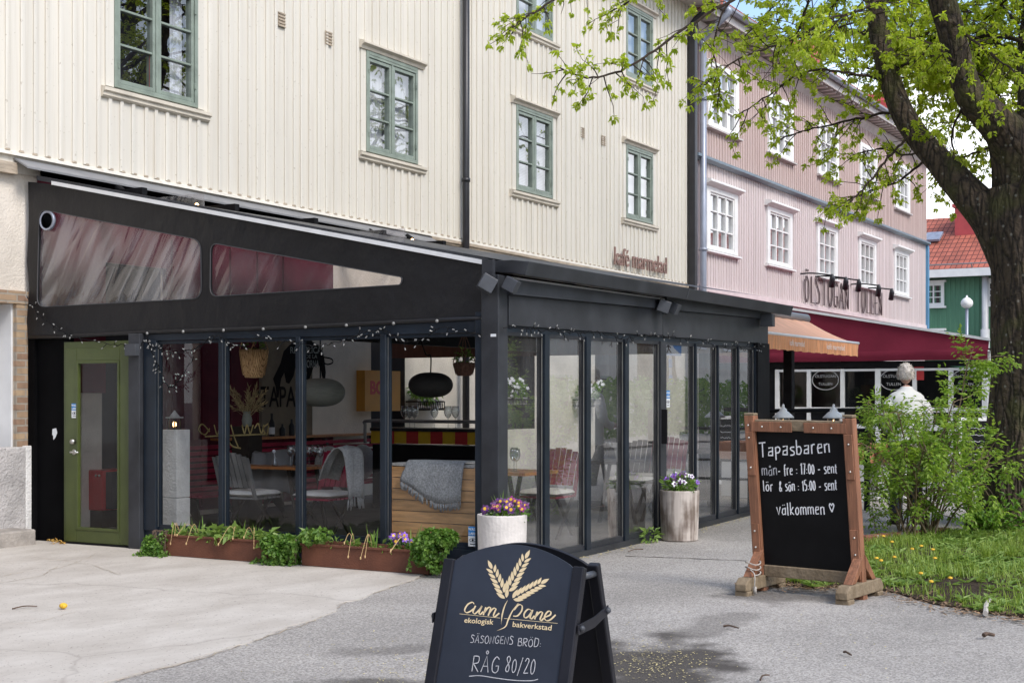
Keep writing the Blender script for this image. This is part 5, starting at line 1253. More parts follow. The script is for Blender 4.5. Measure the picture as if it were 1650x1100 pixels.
for sgn in (1, -1):
    p_, v_, n_ = frm(sgn)
    arch = [(hw_ - .045 - (2 * hw_ - .09) * i / 20, Hs - .01 + .085 * math.sin(math.pi * i / 20) ** .8 if 0 < i < 20 else Hs - .01) for i in range(21)]
    pl = [p_ + ua * x + v_ * z for x, z in [(-hw_ + .045, .07), (hw_ - .045, .07)] + arch]
    q = MB(); q.prism(pl, n_ * .014); q.build('board_panel', M['aboard'] if sgn > 0 else M['aboard_frame'], ab, bevel=.002)
    for s_ in (-1, 1):
        q = MB(); x0_ = s_ * hw_ - (.05 if s_ > 0 else 0)
        q.obox(p_ + ua * x0_ - n_ * .012, ua * .05, v_ * (Hs + .0), n_ * .036); q.build('side_rail', M['aboard_frame'], ab, bevel=.006)
    q = MB(); q.obox(p_ + ua * (-hw_ + .052) + v_ * .02 - n_ * .008, ua * (2 * hw_ - .104), v_ * .06, n_ * .03); q.build('bottom_rail', M['aboard_frame'], ab, bevel=.005)
for s_ in (-1, 1):
    p_, v_, n_ = frm(1); p2_, v2_, n2_ = frm(-1)
    A_ = p_ + ua * s_ * (hw_ + .006) + v_ * (Hs - .24); B_ = p2_ + ua * s_ * (hw_ + .006) + v2_ * (Hs - .20)
    d_ = (B_ - A_); q = MB(); mid_ = (A_ + B_) / 2 + V((0, 0, -.012))
    nn_ = V((0, 0, 1))
    q.prism([A_ - d_ * .1 + nn_ * .02, mid_ + nn_ * .022, B_ + d_ * .06 + nn_ * .018, B_ + d_ * .06 - nn_ * .018, mid_ - nn_ * .022, A_ - d_ * .1 - nn_ * .02], ua * s_ * .006); q.build('hinge_arm', M['aboard_frame'], ab, bevel=.002)
    for c_ in (A_, B_):
        q = MB(); q.ball(c_ + ua * s_ * .009, .013, 10, 6); q.build('bolt', M['charcoal2'], ab, smooth=True)
    q = MB(); c_ = p_ + ua * s_ * (hw_ - .02) + v_ * (Hs - .03) - n_ * .03; q.tube([c_, c_ - na * .10], .014, 10); q.build('top_hinge', M['charcoal2'], ab, smooth=True)
NF = nf; PF = P0 + nf * .0155
def ap(x, y): return onP(660 + x * 380 / 1608, 840 + y * 260 / 1100, PF, NF)       # traced on the enlarged photograph, laid on the board's own plane
q = MB()
def ear(mb, base, tip, nl, wid, lenf, r0=.25):
    b_, t_ = V((*base, 0)), V((*tip, 0)); d_ = (t_ - b_); Lr = d_.length; d_.normalize(); s_ = V((-d_.y, d_.x, 0))
    def grain(c, dr, L_, w_):
        dr = dr.normalized(); sd__ = V((-dr.y, dr.x, 0)); out = []
        for i in range(9):
            t = i / 8; out.append(c + dr * L_ * t + sd__ * w_ * math.sin(math.pi * t ** .8) * .5)
        for i in range(7, 0, -1):
            t = i / 8; out.append(c + dr * L_ * t - sd__ * w_ * math.sin(math.pi * t ** .8) * .5)
        mb.add([ap(p.x, p.y) for p in out], [tuple(range(len(out)))])
    for k in range(nl):
        t = k / nl; c = b_ + d_ * Lr * t * .88; sc_ = 1 - .25 * t
        for sg in (-1, 1): grain(c + s_ * sg * 5, d_ + s_ * sg * .62, lenf * sc_, wid * sc_)
    grain(b_ + d_ * Lr * .84, d_, lenf * .95, wid)
ear(q, (655, 520), (545, 285), 6, 25, 72); ear(q, (672, 470), (810, 210), 7, 25, 72); ear(q, (705, 525), (930, 400), 7, 25, 70)
q.build('wheat_logo', M['gold'], ab)
q = MB()
def cal(mb, pts, w, nib=None): mb.ribbon([ap(*p) for p in [(a.x, a.y) for a in smooth_pts([(x, y, 0) for x, y in pts], 6)]], w, NF, nib=nib)
nibv = (ua * .75 + va * -.35).normalized()
wS = .0072
# stem, rule and the script name
st_ = smooth_pts([(668, 535, 0), (648, 575, 0), (632, 630, 0), (628, 660, 0), (624, 698, 0)], 6); q.ribbon([ap(p.x, p.y) for p in st_], [.0008 + .0055 * math.sin(math.pi * min(1, i / len(st_) * 1.1 + .02)) for i in range(len(st_))], NF)
st_ = smooth_pts([(742, 552, 0), (700, 610, 0), (672, 668, 0), (652, 715, 0), (596, 742, 0)], 6); q.ribbon([ap(p.x, p.y) for p in st_], [.0008 + .0058 * math.sin(math.pi * min(1, i / len(st_) * 1.05 + .02)) for i in range(len(st_))], NF)
q.ribbon([ap(340, 627), ap(618, 656)], .0016, NF); q.ribbon([ap(645, 658), ap(1010, 692)], .0016, NF)
for pts in ([(440, 560), (428, 548), (398, 562), (376, 598), (385, 618), (410, 612), (440, 590)],
            [(450, 572), (432, 612), (446, 626), (480, 594), (494, 572)], [(494, 572), (474, 618), (482, 630), (502, 612)],
            [(520, 582), (502, 636)], [(506, 622), (535, 586), (552, 588), (536, 640)], [(540, 626), (568, 592), (588, 594), (572, 636), (582, 646), (612, 622)],
            [(712, 600), (742, 566), (766, 572), (764, 606), (736, 640), (706, 642)],
            [(836, 606), (808, 596), (782, 624), (784, 652), (808, 646), (834, 612)], [(840, 600), (822, 650), (832, 660), (852, 640)],
            [(872, 612), (852, 664)], [(858, 648), (888, 616), (906, 620), (890, 662), (898, 672), (916, 656)],
            [(922, 650), (958, 634), (962, 612), (942, 612), (920, 646), (930, 672), (958, 668), (996, 634)]):
    cal(q, pts, wS, nibv)
q.build('script_lettering', M['gold'], ab)
q = MB()
A, B = ap(370, 686), ap(570, 700); ud = (B - A); tm_ = text_mesh('ekologisk', 1, .0, bold=.012)
wt = max(v[0] for v in tm_[0]); q.add(*place([[(x / wt * ud.length, y * .030 , 0) for x, y, z in tm_[0]], tm_[1]], A, ud.normalized(), va, NF))
A, B = ap(698, 714), ap(966, 740); ud = (B - A); tm_ = text_mesh('bakverkstad', 1, .0, bold=.012); wt = max(v[0] for v in tm_[0])
q.add(*place([[(x / wt * ud.length, y * .030, 0) for x, y, z in tm_[0]], tm_[1]], A, ud.normalized(), va, NF)); q.build('small_lettering', M['gold'], ab)
q = MB()
strokes(q, 'SÄSONGENS', ap(414, 822), ap(704, 838), .032, NF, .0030, up=va, seed=3, jit=.05, gap=.12); strokes(q, 'BRÖD:', ap(736, 842), ap(896, 858), .034, NF, .0030, up=va, seed=4, jit=.05, gap=.12)
strokes(q, 'RÅG', ap(420, 1020), ap(606, 1036), .062, NF, .0040, up=va, seed=5, jit=.05); strokes(q, '80/20', ap(648, 1024), ap(850, 1040), .060, NF, .0036, up=va, seed=6, jit=.05)
q.ribbon([ap(p.x, p.y) for p in smooth_pts([(405, 1052, 0), (480, 1048, 0), (600, 1066, 0), (720, 1080, 0), (830, 1082, 0), (876, 1072, 0)])], .0035, NF)
strokes(q, 'LEVAIN'.replace('V', 'U').replace('I', 'i'), ap(400, 1210), ap(800, 1240), .055, NF, .0036, up=va, seed=8, jit=.05) if False else None
q.build('chalk_text', M['chalk_dim'], ab)

# ------------------------------------------------------------------ planters, pots
M['pot_stain'], M['corten']
def leaf_clump(mb, c, r, n, L, W, droop=.3, seed=0, flat=1.0):
    r_ = random.Random(seed)
    for i in range(n):
        z = r_.uniform(-1, 1); a = r_.uniform(0, 6.283); q_ = math.sqrt(1 - z * z); rr = r_.uniform(.6, 1.0)
        d = V((q_ * math.cos(a), q_ * math.sin(a), z)); p = V(c) + V((d.x * r[0] * rr, d.y * r[1] * rr, d.z * r[2] * rr))
        dd = (d + V((r_.uniform(-.7, .7), r_.uniform(-.7, .7), -droop + r_.uniform(-.5, .5)))).normalized()
        s_ = r_.uniform(.6, 1.2)
        mb.leaf(p, dd, (d + V((r_.uniform(-.4, .4), r_.uniform(-.4, .4), .6))).normalized(), L * s_, W * s_)
def blade(mb, p, d, L, w, bend, r_):
    p = V(p); d = V(d).normalized(); s_ = d.cross(V((0, 0, 1)));
    if s_.length < .1: s_ = V((r_.uniform(-1, 1), r_.uniform(-1, 1), 0))
    s_.normalize(); vs = []; n_ = 5
    for i in range(n_ + 1):
        t = i / n_; ww = w * (1 - t ** 2) + .0006; q_ = p + d * (L * t) + V((0, 0, -bend * L * t * t))
        vs += [q_ - s_ * ww / 2, q_ + s_ * ww / 2]
    mb.add(vs, [(2 * i, 2 * i + 1, 2 * i + 3, 2 * i + 2) for i in range(n_)])
def tuft(mb, c, n, L, w, spread, seed, bend=.5):
    r_ = random.Random(seed)
    for i in range(n):
        a = r_.uniform(0, 6.283); e = r_.uniform(.1, spread); d = V((math.cos(a) * e, math.sin(a) * e, 1))
        blade(mb, V(c) + V((r_.uniform(-.04, .04), r_.uniform(-.04, .04), 0)), d, L * r_.uniform(.6, 1.15), w, bend * r_.uniform(.4, 1.6) * e, r_)
def pansy(mb, mb2, p, d, s, r_):
    d = V(d).normalized(); u = d.orthogonal().normalized(); v = d.cross(u)
    rot = r_.uniform(0, 6.28)
    for k in range(5):
        a = rot + k * 1.2566; dr = u * math.cos(a) + v * math.sin(a); sd__ = d.cross(dr)
        w_ = s * (.55 if k else .75)
        mb.add([p, p + dr * s * .55 + sd__ * w_ * .62 + d * .003, p + dr * s * 1.02 + sd__ * w_ * .25 - d * .002, p + dr * s * 1.02 - sd__ * w_ * .25 - d * .002, p + dr * s * .55 - sd__ * w_ * .62 + d * .003], [(0, 1, 2, 3, 4)])
    if mb2 is not None:
        cc = [p + d * .004 + (u * math.cos(a) + v * math.sin(a)) * s * .42 for a in [i * 1.0472 for i in range(6)]]; mb2.add(cc, [tuple(range(6))])
XP = 10.40
def EYP(x, X=XP): return onX(x, 890, X).y
for k, (a, b, lab) in enumerate(((262, 440, 'rust-brown steel trough planter nearest the green door'), (486, 690, 'rust-brown steel trough planter below the wooden boards, beside the corner pot'))):
    y1_, y0_ = EYP(a), EYP(b)
    t_ = root('steel_planter', (XP + .15, (y0_ + y1_) / 2, .008), lab, 'planter', 'rusted steel planters along the terrace end')
    q = MB(); X2 = XP + .30; zt_ = .215
    q.box(XP, XP + .012, y0_, y1_, .012, zt_); q.box(X2 - .012, X2, y0_, y1_, .012, zt_); q.box(XP + .012, X2 - .012, y0_, y0_ + .012, .012, zt_); q.box(XP + .012, X2 - .012, y1_ - .012, y1_, .012, zt_)
    q.box(XP - .012, XP, y0_ - .012, y1_ + .012, zt_ - .018, zt_ + .004)
    q.build('trough', M['corten'], t_, bevel=.003)
    q = MB(); q.box(XP + .013, X2 - .013, y0_ + .013, y1_ - .013, .03, zt_ - .03); q.build('soil', M['soil'], t_)
def ivy(px, py, rx, rz, seed, label, extra=()):
    c = onX(px, py, XP + .05); q = MB(); r_ = random.Random(seed)
    for k in range(9):                       # overlapping lobes, thinner towards the ground
        o_ = V((r_.uniform(-.10, .08), r_.uniform(-.75, .75) * rx, r_.uniform(-.8, .8) * rz)); w_ = 1 - .35 * max(0, -o_.z / rz)
        leaf_clump(q, c + o_, (.10 * w_, rx * .48 * w_, rz * .42), int(900 * rx * rz / .06), .042, .038, .6, seed * 10 + k)
    for k in range(16):                      # trailing runners
        p = c + V((-.12, r_.uniform(-1, 1) * rx, r_.uniform(-.2, .6) * rz)); d = V((r_.uniform(-.5, -.1), r_.uniform(-.6, .6), r_.uniform(-1, .4)))
        for j in range(9):
            p = p + d * .022 + rnd_dir() * .008; p.z = max(p.z, .02); d = (d + V((0, 0, -.25)) + rnd_dir() * .3).normalized()
            for _ in range(2): q.leaf(p, (rnd_dir() + V((-.6, 0, -.2))).normalized(), (V((-1, 0, .6)) + rnd_dir() * .5).normalized(), .036, .034)
    for (dx, dy, rr) in extra: leaf_clump(q, onX(px + dx, py + dy, XP - .05), (.10, rr, rr * .7), 130, .04, .036, .5, seed + 5)
    t_ = root('ivy', (c.x, c.y, .21), label, 'plant', 'ivy spilling from the steel planters')
    q.build('leaves', M['ivy'], t_)
    q2 = MB(); r_ = random.Random(seed)
    for i in range(14): q2.tube(smooth_pts([(XP + .12, c.y, .18), (XP - .0, c.y + r_.uniform(-.8, .8) * rx, .24), (XP - .06, c.y + r_.uniform(-1, 1) * rx, c.z - rz * .8)], 4), .004, 4)
    q2.build('stems', M['twig'], t_)
ivy(263, 884, .13, .16, 1, 'bushy ivy clump spilling over the planter end beside the charcoal door post', ((-3, 18, .09),))
ivy(462, 882, .20, .15, 2, 'wide ivy clump trailing to the ground between the two steel planters', ((-45, 28, .07), (38, -18, .10), (-18, 27, .1), (58, -22, .07)))
ivy(706, 882, .17, .165, 3, 'round ivy clump at the planter end beside the blue alarm sticker', ((0, 28, .1),))
bl = [(292, 868, 13, .26, 1.0), (322, 868, 16, .22, 1.1), (385, 872, 14, .24, 1.0), (412, 874, 14, .18, 1.1), (572, 874, 12, .22, 1.2), (600, 872, 12, .27, .9), (668, 872, 18, .26, .9)]
bn = ['drooping bulb leaves in the planter right of the first ivy clump', 'spreading bulb leaves in the planter nearest the green door', 'arching bulb leaves under the second terrace pane', 'short bulb leaves just left of the wide ivy clump', 'sparse bulb leaves under the third terrace pane', 'long leaning bulb leaves beside the third pane mullion', 'yellow-green bulb leaves next to the violet pansies']
for k, (x, y, n_, L_, sp_) in enumerate(bl):
    c = onX(x, y, XP + .12); c.z = .19; q = MB(); tuft(q, c, n_, L_, .017, sp_, 20 + k, .55)
    t_ = root('bulb_plant', c, bn[k], 'plant', 'bulb plants in the steel planters'); q.build('leaves', M['blades'], t_)
    q = MB(); r_ = random.Random(40 + k)
    for i in range(2):
        a_ = r_.uniform(-1, 1); e_ = c + V((-.20 + r_.uniform(-.05, .05), a_ * .14, r_.uniform(-.06, .08))); q.tube(smooth_pts([c, c + V((-.10, a_ * .07, .14)), e_], 4), .0022, 4); q.ball(e_, (.007, .007, .014), 6, 5)
    q.build('spent_blooms', M['drybloom'], t_)
q = MB()
for x, w_ in ((340, .10), (360, .12), (378, .08), (430, .07), (505, .07)):
    c = onX(x, 868, XP + .1); leaf_clump(q, (c.x, c.y, .24), (.08, w_, .05), 26, .11, .07, .1, x)
for x in range(285, 436, 12):
    c = onX(x, 872, XP + .12 + .05 * math.sin(x)); leaf_clump(q, (c.x, c.y, .225), (.10, .07, .035), 22, .075, .035, .15, x + 3)
for x in range(500, 680, 22):
    c = onX(x, 874, XP + .12 + .05 * math.sin(x)); leaf_clump(q, (c.x, c.y, .215), (.10, .06, .03), 14, .07, .03, .2, x + 4)
tag(q.build('broad_leaves', M['weed'], loc=(XP + .1, onX(370, 868, XP).y, .2)), 'broad light green leaves lying along the planter tops', 'plant')
def pansies(c, rx, ry, n, mats, label, name, rz=.06, size=.026, seed=3, group=None):
    t_ = root(name, c, label, 'flowers', group); r_ = random.Random(seed); q = [MB() for _ in mats]; ctr = MB(); lf = MB()
    leaf_clump(lf, V(c) + V((0, 0, .0)), (rx * .95, ry * .95, rz * .9), n * 7, .045, .022, -.2, seed)
    for i in range(n):
        a = r_.uniform(0, 6.283); k_ = math.sqrt(r_.random()); p = V(c) + V((rx * k_ * math.cos(a), ry * k_ * math.sin(a), rz * (1.15 - .8 * k_ * k_) + r_.uniform(-.01, .02)))
        pansy(q[i % len(mats)], ctr, p, V((-.85, -.45, .5)) + rnd_dir() * .45, size * r_.uniform(.8, 1.15), r_)
    lf.build('leaves', M['ivy'], t_)
    for m_, x in zip(mats, q): x.build('petals', M[m_], t_)
    ctr.build('petal_centres', M['petal_yellow'] if 'petal_white' not in mats else M['petal_purple'], t_)
c = onX(645, 868, XP + .06); c.z = .25; pansies(c, .06, .13, 16, ['petal_violet', 'petal_violet', 'petal_purple'], 'violet pansies in the steel planter beside the round ivy clump', 'pansies', .07, .03, 5)
# alarm sticker standing on the plinth by the corner
p = onX(761, 880, EX - .045); stp = root('alarm_sign', (EX - .05, p.y, p.z), 'small blue and white alarm sign on the terrace plinth beside the pale pot', 'sign'); sticker(stp, (EX - .035, p.y, p.z), (0, -1, 0), (0, 0, 1), (-1, 0, 0), 1.1)
def pot(c, r0, r1, h_, mat, name, label):
    t_ = root(name, c, label, 'flower pot')
    q = MB(); q.lathe([(r0 * .94, 0), (r0, .012), (r1, h_ - .012), (r1 * .99, h_), (r1 * .90, h_), (r1 * .87, h_ - .06), (.01, h_ - .062)], c, 40); q.build('pot_body', M[mat], t_, smooth=False)
    t2 = MB(); t2.lathe([(r1 * .885, h_ - .075), (r1 * .885, h_ - .035), (.01, h_ - .03)], c, 24); t2.build('soil', M['soil'], t_)
    return t_
c1 = onG(809, 940); c1 = V((c1.x, c1.y, gz(c1.x))); s1 = (c1 - EYEV).length
hp1 = EYE - (828 - 640) / 2300 * (c1.x * FW[0] + c1.y * FW[1]); pot(c1, .195, .208, hp1 - c1.z, 'pot_white', 'concrete_pot', 'pale round concrete pot at the terrace corner behind the black A-board')
pansies((c1.x + .03, c1.y - .03, hp1 + .0), .19, .19, 48, ['petal_purple', 'petal_purple', 'petal_magenta', 'petal_purple'], 'purple and orange pansies in the pale corner pot', 'pansies', .09, .034, 8)
q = MB(); tuft(q, (c1.x + .05, c1.y + .02, hp1 - .02), 22, .22, .014, .7, 3, .3); tag(q.build('bulb_plant', M['blades'], loc=(c1.x, c1.y, hp1)), 'yellow-green bulb leaves standing behind the pansies in the corner pot', 'plant')
c2 = onY(1095, 857, SY - .30); c2 = V((c2.x, c2.y, gz(c2.x)))
d2 = c2.x * FW[0] + c2.y * FW[1]; hp2 = EYE - (789 - 640) / 2300 * d2; pot(c2, .195, .212, hp2 - c2.z, 'pot_stain', 'concrete_pot', 'brown-streaked round concrete pot beside the middle post of the folding panes')
pansies((c2.x, c2.y - .02, hp2 + .03), .19, .19, 30, ['petal_purple', 'petal_white', 'petal_violet'], 'white and violet pansies in the brown-streaked pot', 'pansies', .12, .034, 9)
q = MB(); tuft(q, (c2.x, c2.y, hp2), 40, .28, .013, 1.0, 4, .5); leaf_clump(q, (c2.x, c2.y, hp2 + .07), (.17, .17, .09), 200, .07, .022, -.3, 12); tag(q.build('bulb_plant', M['blades'], loc=(c2.x, c2.y, hp2)), 'tall spiky bulb leaves behind the pansies of the brown-streaked pot', 'plant')
p = onY(1048, 853, SY - .1); q = MB(); leaf_clump(q, (p.x, p.y, gz(p.x) + .06), (.12, .07, .07), 60, .08, .035, 0, 77); tag(q.build('weed', M['weed'], loc=(p.x, p.y, gz(p.x))), 'small leafy weed at the foot of the terrace beside the streaked pot', 'plant')

# ------------------------------------------------------------------ wall lettering
q = MB(); A, B = onY(988, 427, W - .06), onY(1073, 443, W - .06); zA = (A.z + B.z) / 2 + .02
tm_ = text_mesh('kafé marmelad', 1, 0.0); wt = max(v[0] for v in tm_[0]); tm_ = text_mesh('kafé marmelad', 1, .03 * 1)
q.add(*place([[(x / wt * (B.x - A.x), y * .50, z) for x, y, z in tm_[0]], tm_[1]], (A.x, W - .075, zA), (1, 0, 0), (0, 0, 1), (0, -1, 0)))
tag(q.build('wall_lettering', M['rustletter']), 'rusty metal lettering kafé marmelad on the cream boards', 'sign')
q = MB(); A, B = onY(1296, 496, W - .1), onY(1421, 507, W - .1)
def tube_text(mb, text, x0, x1, z, hgt, y, r, gap=.22):
    tot = sum((GL[c][0] if c != ' ' else .6) + gap for c in text) - gap; s_ = (x1 - x0) / tot; x = x0
    for c in text:
        for st in GL[c][1]:
            pl = gl_poly(st); mb.tube([(x + a * s_, y, z + b * hgt) for a, b, _ in pl], r, 5)
        x += ((GL[c][0] if c != ' ' else .6) + gap) * s_
tube_text(q, 'ÖLSTUGAN TULLEN', A.x, B.x, 4.08, .74, W - .11, .017); tube_text(q, 'ÖLSTUGAN TULLEN', A.x + .05, B.x + .05, 4.08, .74, W - .06, .009)
tag(q.build('wall_lettering', M['dkletter']), 'tall thin dark lettering ÖLSTUGAN TULLEN on the pink boards', 'sign')
lbl = ['leftmost', 'second from left', 'middle', 'second from right', 'rightmost']
for k, (x, y) in enumerate(((1341, 459), (1363, 463), (1384, 466), (1416, 474), (1437, 480))):
    p = onY(x, y, W - .55); t_ = root('sign_lamp', (p.x, W - .05, p.z + .1), '%s of the five black spotlights over the dark lettering' % lbl[k], 'spotlight', 'black spotlights over the beer hall lettering')
    MB().tube(smooth_pts([(p.x - 1.1, W - .03, p.z + .24), (p.x - .9, W - .3, p.z + .26), (p.x - .0, W - .55, p.z + .26)], 4), .02, 6).build('arm', M['black'], t_)
    MB().tube([(p.x - .05, W - .56, p.z + .28), (p.x + .0, W - .55, p.z + .16), (p.x + .09, W - .50, p.z - .04)], [.04, .075, .08], 10).build('lamp_head', M['charcoal'], t_, smooth=True)

# ------------------------------------------------------------------ beer hall terrace with burgundy canvas
XB, YB = 30.0, 6.05
bh = root('beer_hall_terrace', (XB, YB, gz(XB)), 'beer hall veranda with burgundy canvas roof and white framed windows', 'terrace')
def BY(x): return onX(x, 600, XB).y
za_, zb2_ = onX(1225, 491, XB), onX(1594, 548, XB)
sl_ = (za_.z - zb2_.z) / (za_.y - zb2_.y); zw = zb2_.z + sl_ * (W - zb2_.y)
q = MB(); NY, NZ = 60, 14; vs = []
for i in range(NY + 1):
    y = zb2_.y + (W - zb2_.y) * i / NY; ztop = zb2_.z + sl_ * (y - zb2_.y)
    for j in range(NZ + 1):
        t = j / NZ; z = 2.50 + (ztop - 2.50) * t
        vs.append((XB - .02 - .10 * (1 - t) ** 2 + .02 * noise.noise(V((y * 1.2, z * 2, 3))) * (1 - t), y, z))
q.add(vs, [(i * (NZ + 1) + j, (i + 1) * (NZ + 1) + j, (i + 1) * (NZ + 1) + j + 1, i * (NZ + 1) + j + 1) for i in range(NY) for j in range(NZ)]); q.build('canvas_end', M['redcanvas'], bh, smooth=True)
q = MB(); vs = []
for i in range(NY + 1):
    y = zb2_.y + (W - zb2_.y) * i / NY
    for z, o_ in ((2.52, -.13), (2.49, -.155), (2.40, -.16), (2.315, -.15)): vs.append((XB + o_ + .02 * noise.noise(V((y * 2.2, z * 6, 5))), y, z + (.02 * noise.noise(V((y * 1.6, 2, 5))) if z > 2.5 else 0)))
q.add(vs, [(i * 4 + j, i * 4 + j + 1, (i + 1) * 4 + j + 1, (i + 1) * 4 + j) for i in range(NY) for j in range(3)]); q.build('valance', M['redcanvas'], bh, smooth=True)
q = MB(); q.obox((XB - .06, zb2_.y - .1, zb2_.z - .03), (.08, 0, 0), (0, W - zb2_.y, sl_ * (W - zb2_.y)), (0, 0, .055)); q.build('white_rail', M['whiterail'], bh)
q = MB(); q.add([(XB, zb2_.y, zb2_.z), (XB + 15, zb2_.y, zb2_.z), (XB + 15, W, zw), (XB, W, zw)], [(0, 1, 2, 3)]); q.add([(XB, zb2_.y, zb2_.z - .2), (XB + 15, zb2_.y, zb2_.z - .2), (XB + 15, W, zw - .2), (XB, W, zw - .2)], [(3, 2, 1, 0)]); q.build('canvas_roof', M['redcanvas'], bh)
q = MB(); q.box(XB - .3, XB + 3.4, W - .22, W - .065, 3.82, 3.9); q.build('awning_case', M['redcanvas'], bh)
q = MB(); q.box(XB - .05, XB + .05, YB, W, 2.19, 2.31); q.build('black_beam', M['black'], bh)
g0 = gz(XB) - .02
q = MB(); q.box(XB + .01, XB + .05, BY(1250), W, g0, 2.19); q.build('black_boarding', M['black'], bh)
zs1, zs0 = onX(1400, 594, XB).z, onX(1400, 656, XB).z
vx = [(1250, 1256), (1301, 1307), (1355, 1361), (1411, 1419), (1471, 1477), (1529, 1536), (1583, 1592)]
for a, b in vx: MB().box(XB - .05, XB + .03, BY(b), BY(a), g0, zs1 + .002).build('white_post', M['white'], bh)
for (a, b), (c_, d_) in zip(vx[:-1], vx[1:]):
    y1_, y0_ = BY(b) - .002, BY(c_) + .002
    f = MB(); f.box(XB - .03, XB + .02, y0_, y1_, zs1 - .05, zs1); f.box(XB - .06, XB + .02, y0_, y1_, zs0 - .10, zs0); f.box(XB - .02, XB + .02, y0_, y1_, zs0 - .48, zs0 - .36)
    o = f.build('window_frame', M['white'], bh)
    MB().quad((XB, y0_, zs0), (XB, y1_, zs0), (XB, y1_, zs1 - .05), (XB, y0_, zs1 - .05)).build('pane', M['glass'], o)
    MB().box(XB - .005, XB + .01, y0_, y1_, g0, zs0 - .10).build('lower_panel', M['black'], o)
for k, px in enumerate((1330, 1440, 1556)):
    c = onX(px, 612, XB - .012); q = MB()
    ring = [(c.x, c.y + math.cos(a) * .29, c.z + math.sin(a) * .21) for a in [i * math.pi / 16 for i in range(33)]]; q.tube(ring, .011, 4)
    for t_, z_, s_ in (('ÖLSTUGAN', .05, .088), ('TULLEN', -.115, .088)): q.add(*place(text_mesh(t_, s_, .0, align='CENTER'), (c.x, c.y, c.z + z_), (0, -1, 0), (0, 0, 1), (-1, 0, 0)))
    q.add(*place(text_mesh('1987' if False else '· · ·', .07, .0, align='CENTER'), (c.x, c.y, c.z - .03), (0, -1, 0), (0, 0, 1), (-1, 0, 0)))
    q.build('window_emblem', M['emblem'], bh)
p = onX(1481, 595, XB - .01); MB().box(XB - .012, XB - .005, p.y - .1, p.y + .1, p.z - .22, p.z + .06).build('red_notice', M['redpaint'], bh)
q = MB(); q.box(XB + .06, XB + 15, YB + .05, YB + .1, g0, 1.1); q.build('street_wall', M['black'], bh)
for k in range(9): MB().box(XB + .3 + k * 1.8, XB + .38 + k * 1.8, YB, YB + .12, 1.101, 2.5).build('white_post', M['white'], bh)
q = MB(); q.box(XB + .1, XB + 15, YB + 3.0, YB + 3.05, g0, 2.4); q.quad((XB + .1, YB + .2, g0 + .03), (XB + 15, YB + .2, g0 + .03), (XB + 15, W, g0 + .03), (XB + .1, W, g0 + .03)); q.build('dim_room', M['interior'], bh)

# ------------------------------------------------------------------ free-standing orange awning between the terraces
aw = root('freestanding_awning', (20.9, 7.55, gz(20.9)), 'free-standing faded orange awning on black posts behind the black terrace', 'awning')
XA0, XA1 = 18.05, 23.0
for s_, nm in ((1, 0), (-1, 1)):
    yf = 7.55 - s_ * .88; q = MB(); vs = []; N_ = 34
    for i in range(N_ + 1):
        x = XA0 + (XA1 - XA0) * i / N_
        for j in range(7):
            t = j / 6; vs.append((x, 7.55 - s_ * (.06 + .82 * t), 2.80 - .38 * t - .035 * math.sin(math.pi * t) + .006 * math.sin(i * 2.2)))
    q.add(vs, [(i * 7 + j, i * 7 + j + 1, (i + 1) * 7 + j + 1, (i + 1) * 7 + j) for i in range(N_) for j in range(6)]); q.build('canopy', M['orangecanvas'], aw, smooth=True)
    q = MB(); vs = []; N_ = 90
    for i in range(N_ + 1):
        x = XA0 + (XA1 - XA0) * i / N_; wv = .016 * math.sin(i * 1.1) + .01 * math.sin(i * 2.7)
        vs += [(x, yf - s_ * .01, 2.415), (x, yf - s_ * (.012 + wv * .5), 2.34), (x, yf - s_ * (.01 + wv), 2.215 + .006 * math.sin(i * .9))]
    q.add(vs, [(i * 3 + j, i * 3 + j + 1, (i + 1) * 3 + j + 1, (i + 1) * 3 + j) for i in range(N_) for j in range(2)]); q.build('valance', M['orangevalance'], aw, smooth=True)
    MB().tube([(XA0, yf, 2.43), (XA1 + .02, yf, 2.43)], .022, 8).build('front_bar', M['whiterail'], aw, smooth=True)
q = MB(); q.tube([(XA0, 7.55, 2.85), (XA1, 7.55, 2.85)], .085, 10); q.build('roller_case', M['greymetal'], aw, smooth=True)
for x in (18.6, 22.15): MB().box(x - .07, x + .07, 7.48, 7.62, gz(x), 2.78).build('post', M['black'], aw)
q = MB()
for px, w_, t_ in ((1285, 24, 'kafé marmelad'), (1347, 29, 'kafé marmelad')):
    a_ = onY(px - w_ / 2, 558, 6.62); b_ = onY(px + w_ / 2, 558, 6.62); tm_ = text_mesh(t_, 1, 0); wt = max(v[0] for v in tm_[0])
    q.add(*place([[(x / wt * (b_.x - a_.x), y * .12, z) for x, y, z in tm_[0]], tm_[1]], (a_.x, 6.625, 2.285), (1, 0, 0), (0, 0, 1), (0, -1, 0)))
q.build('lettering', M['stickerwhite'], aw)

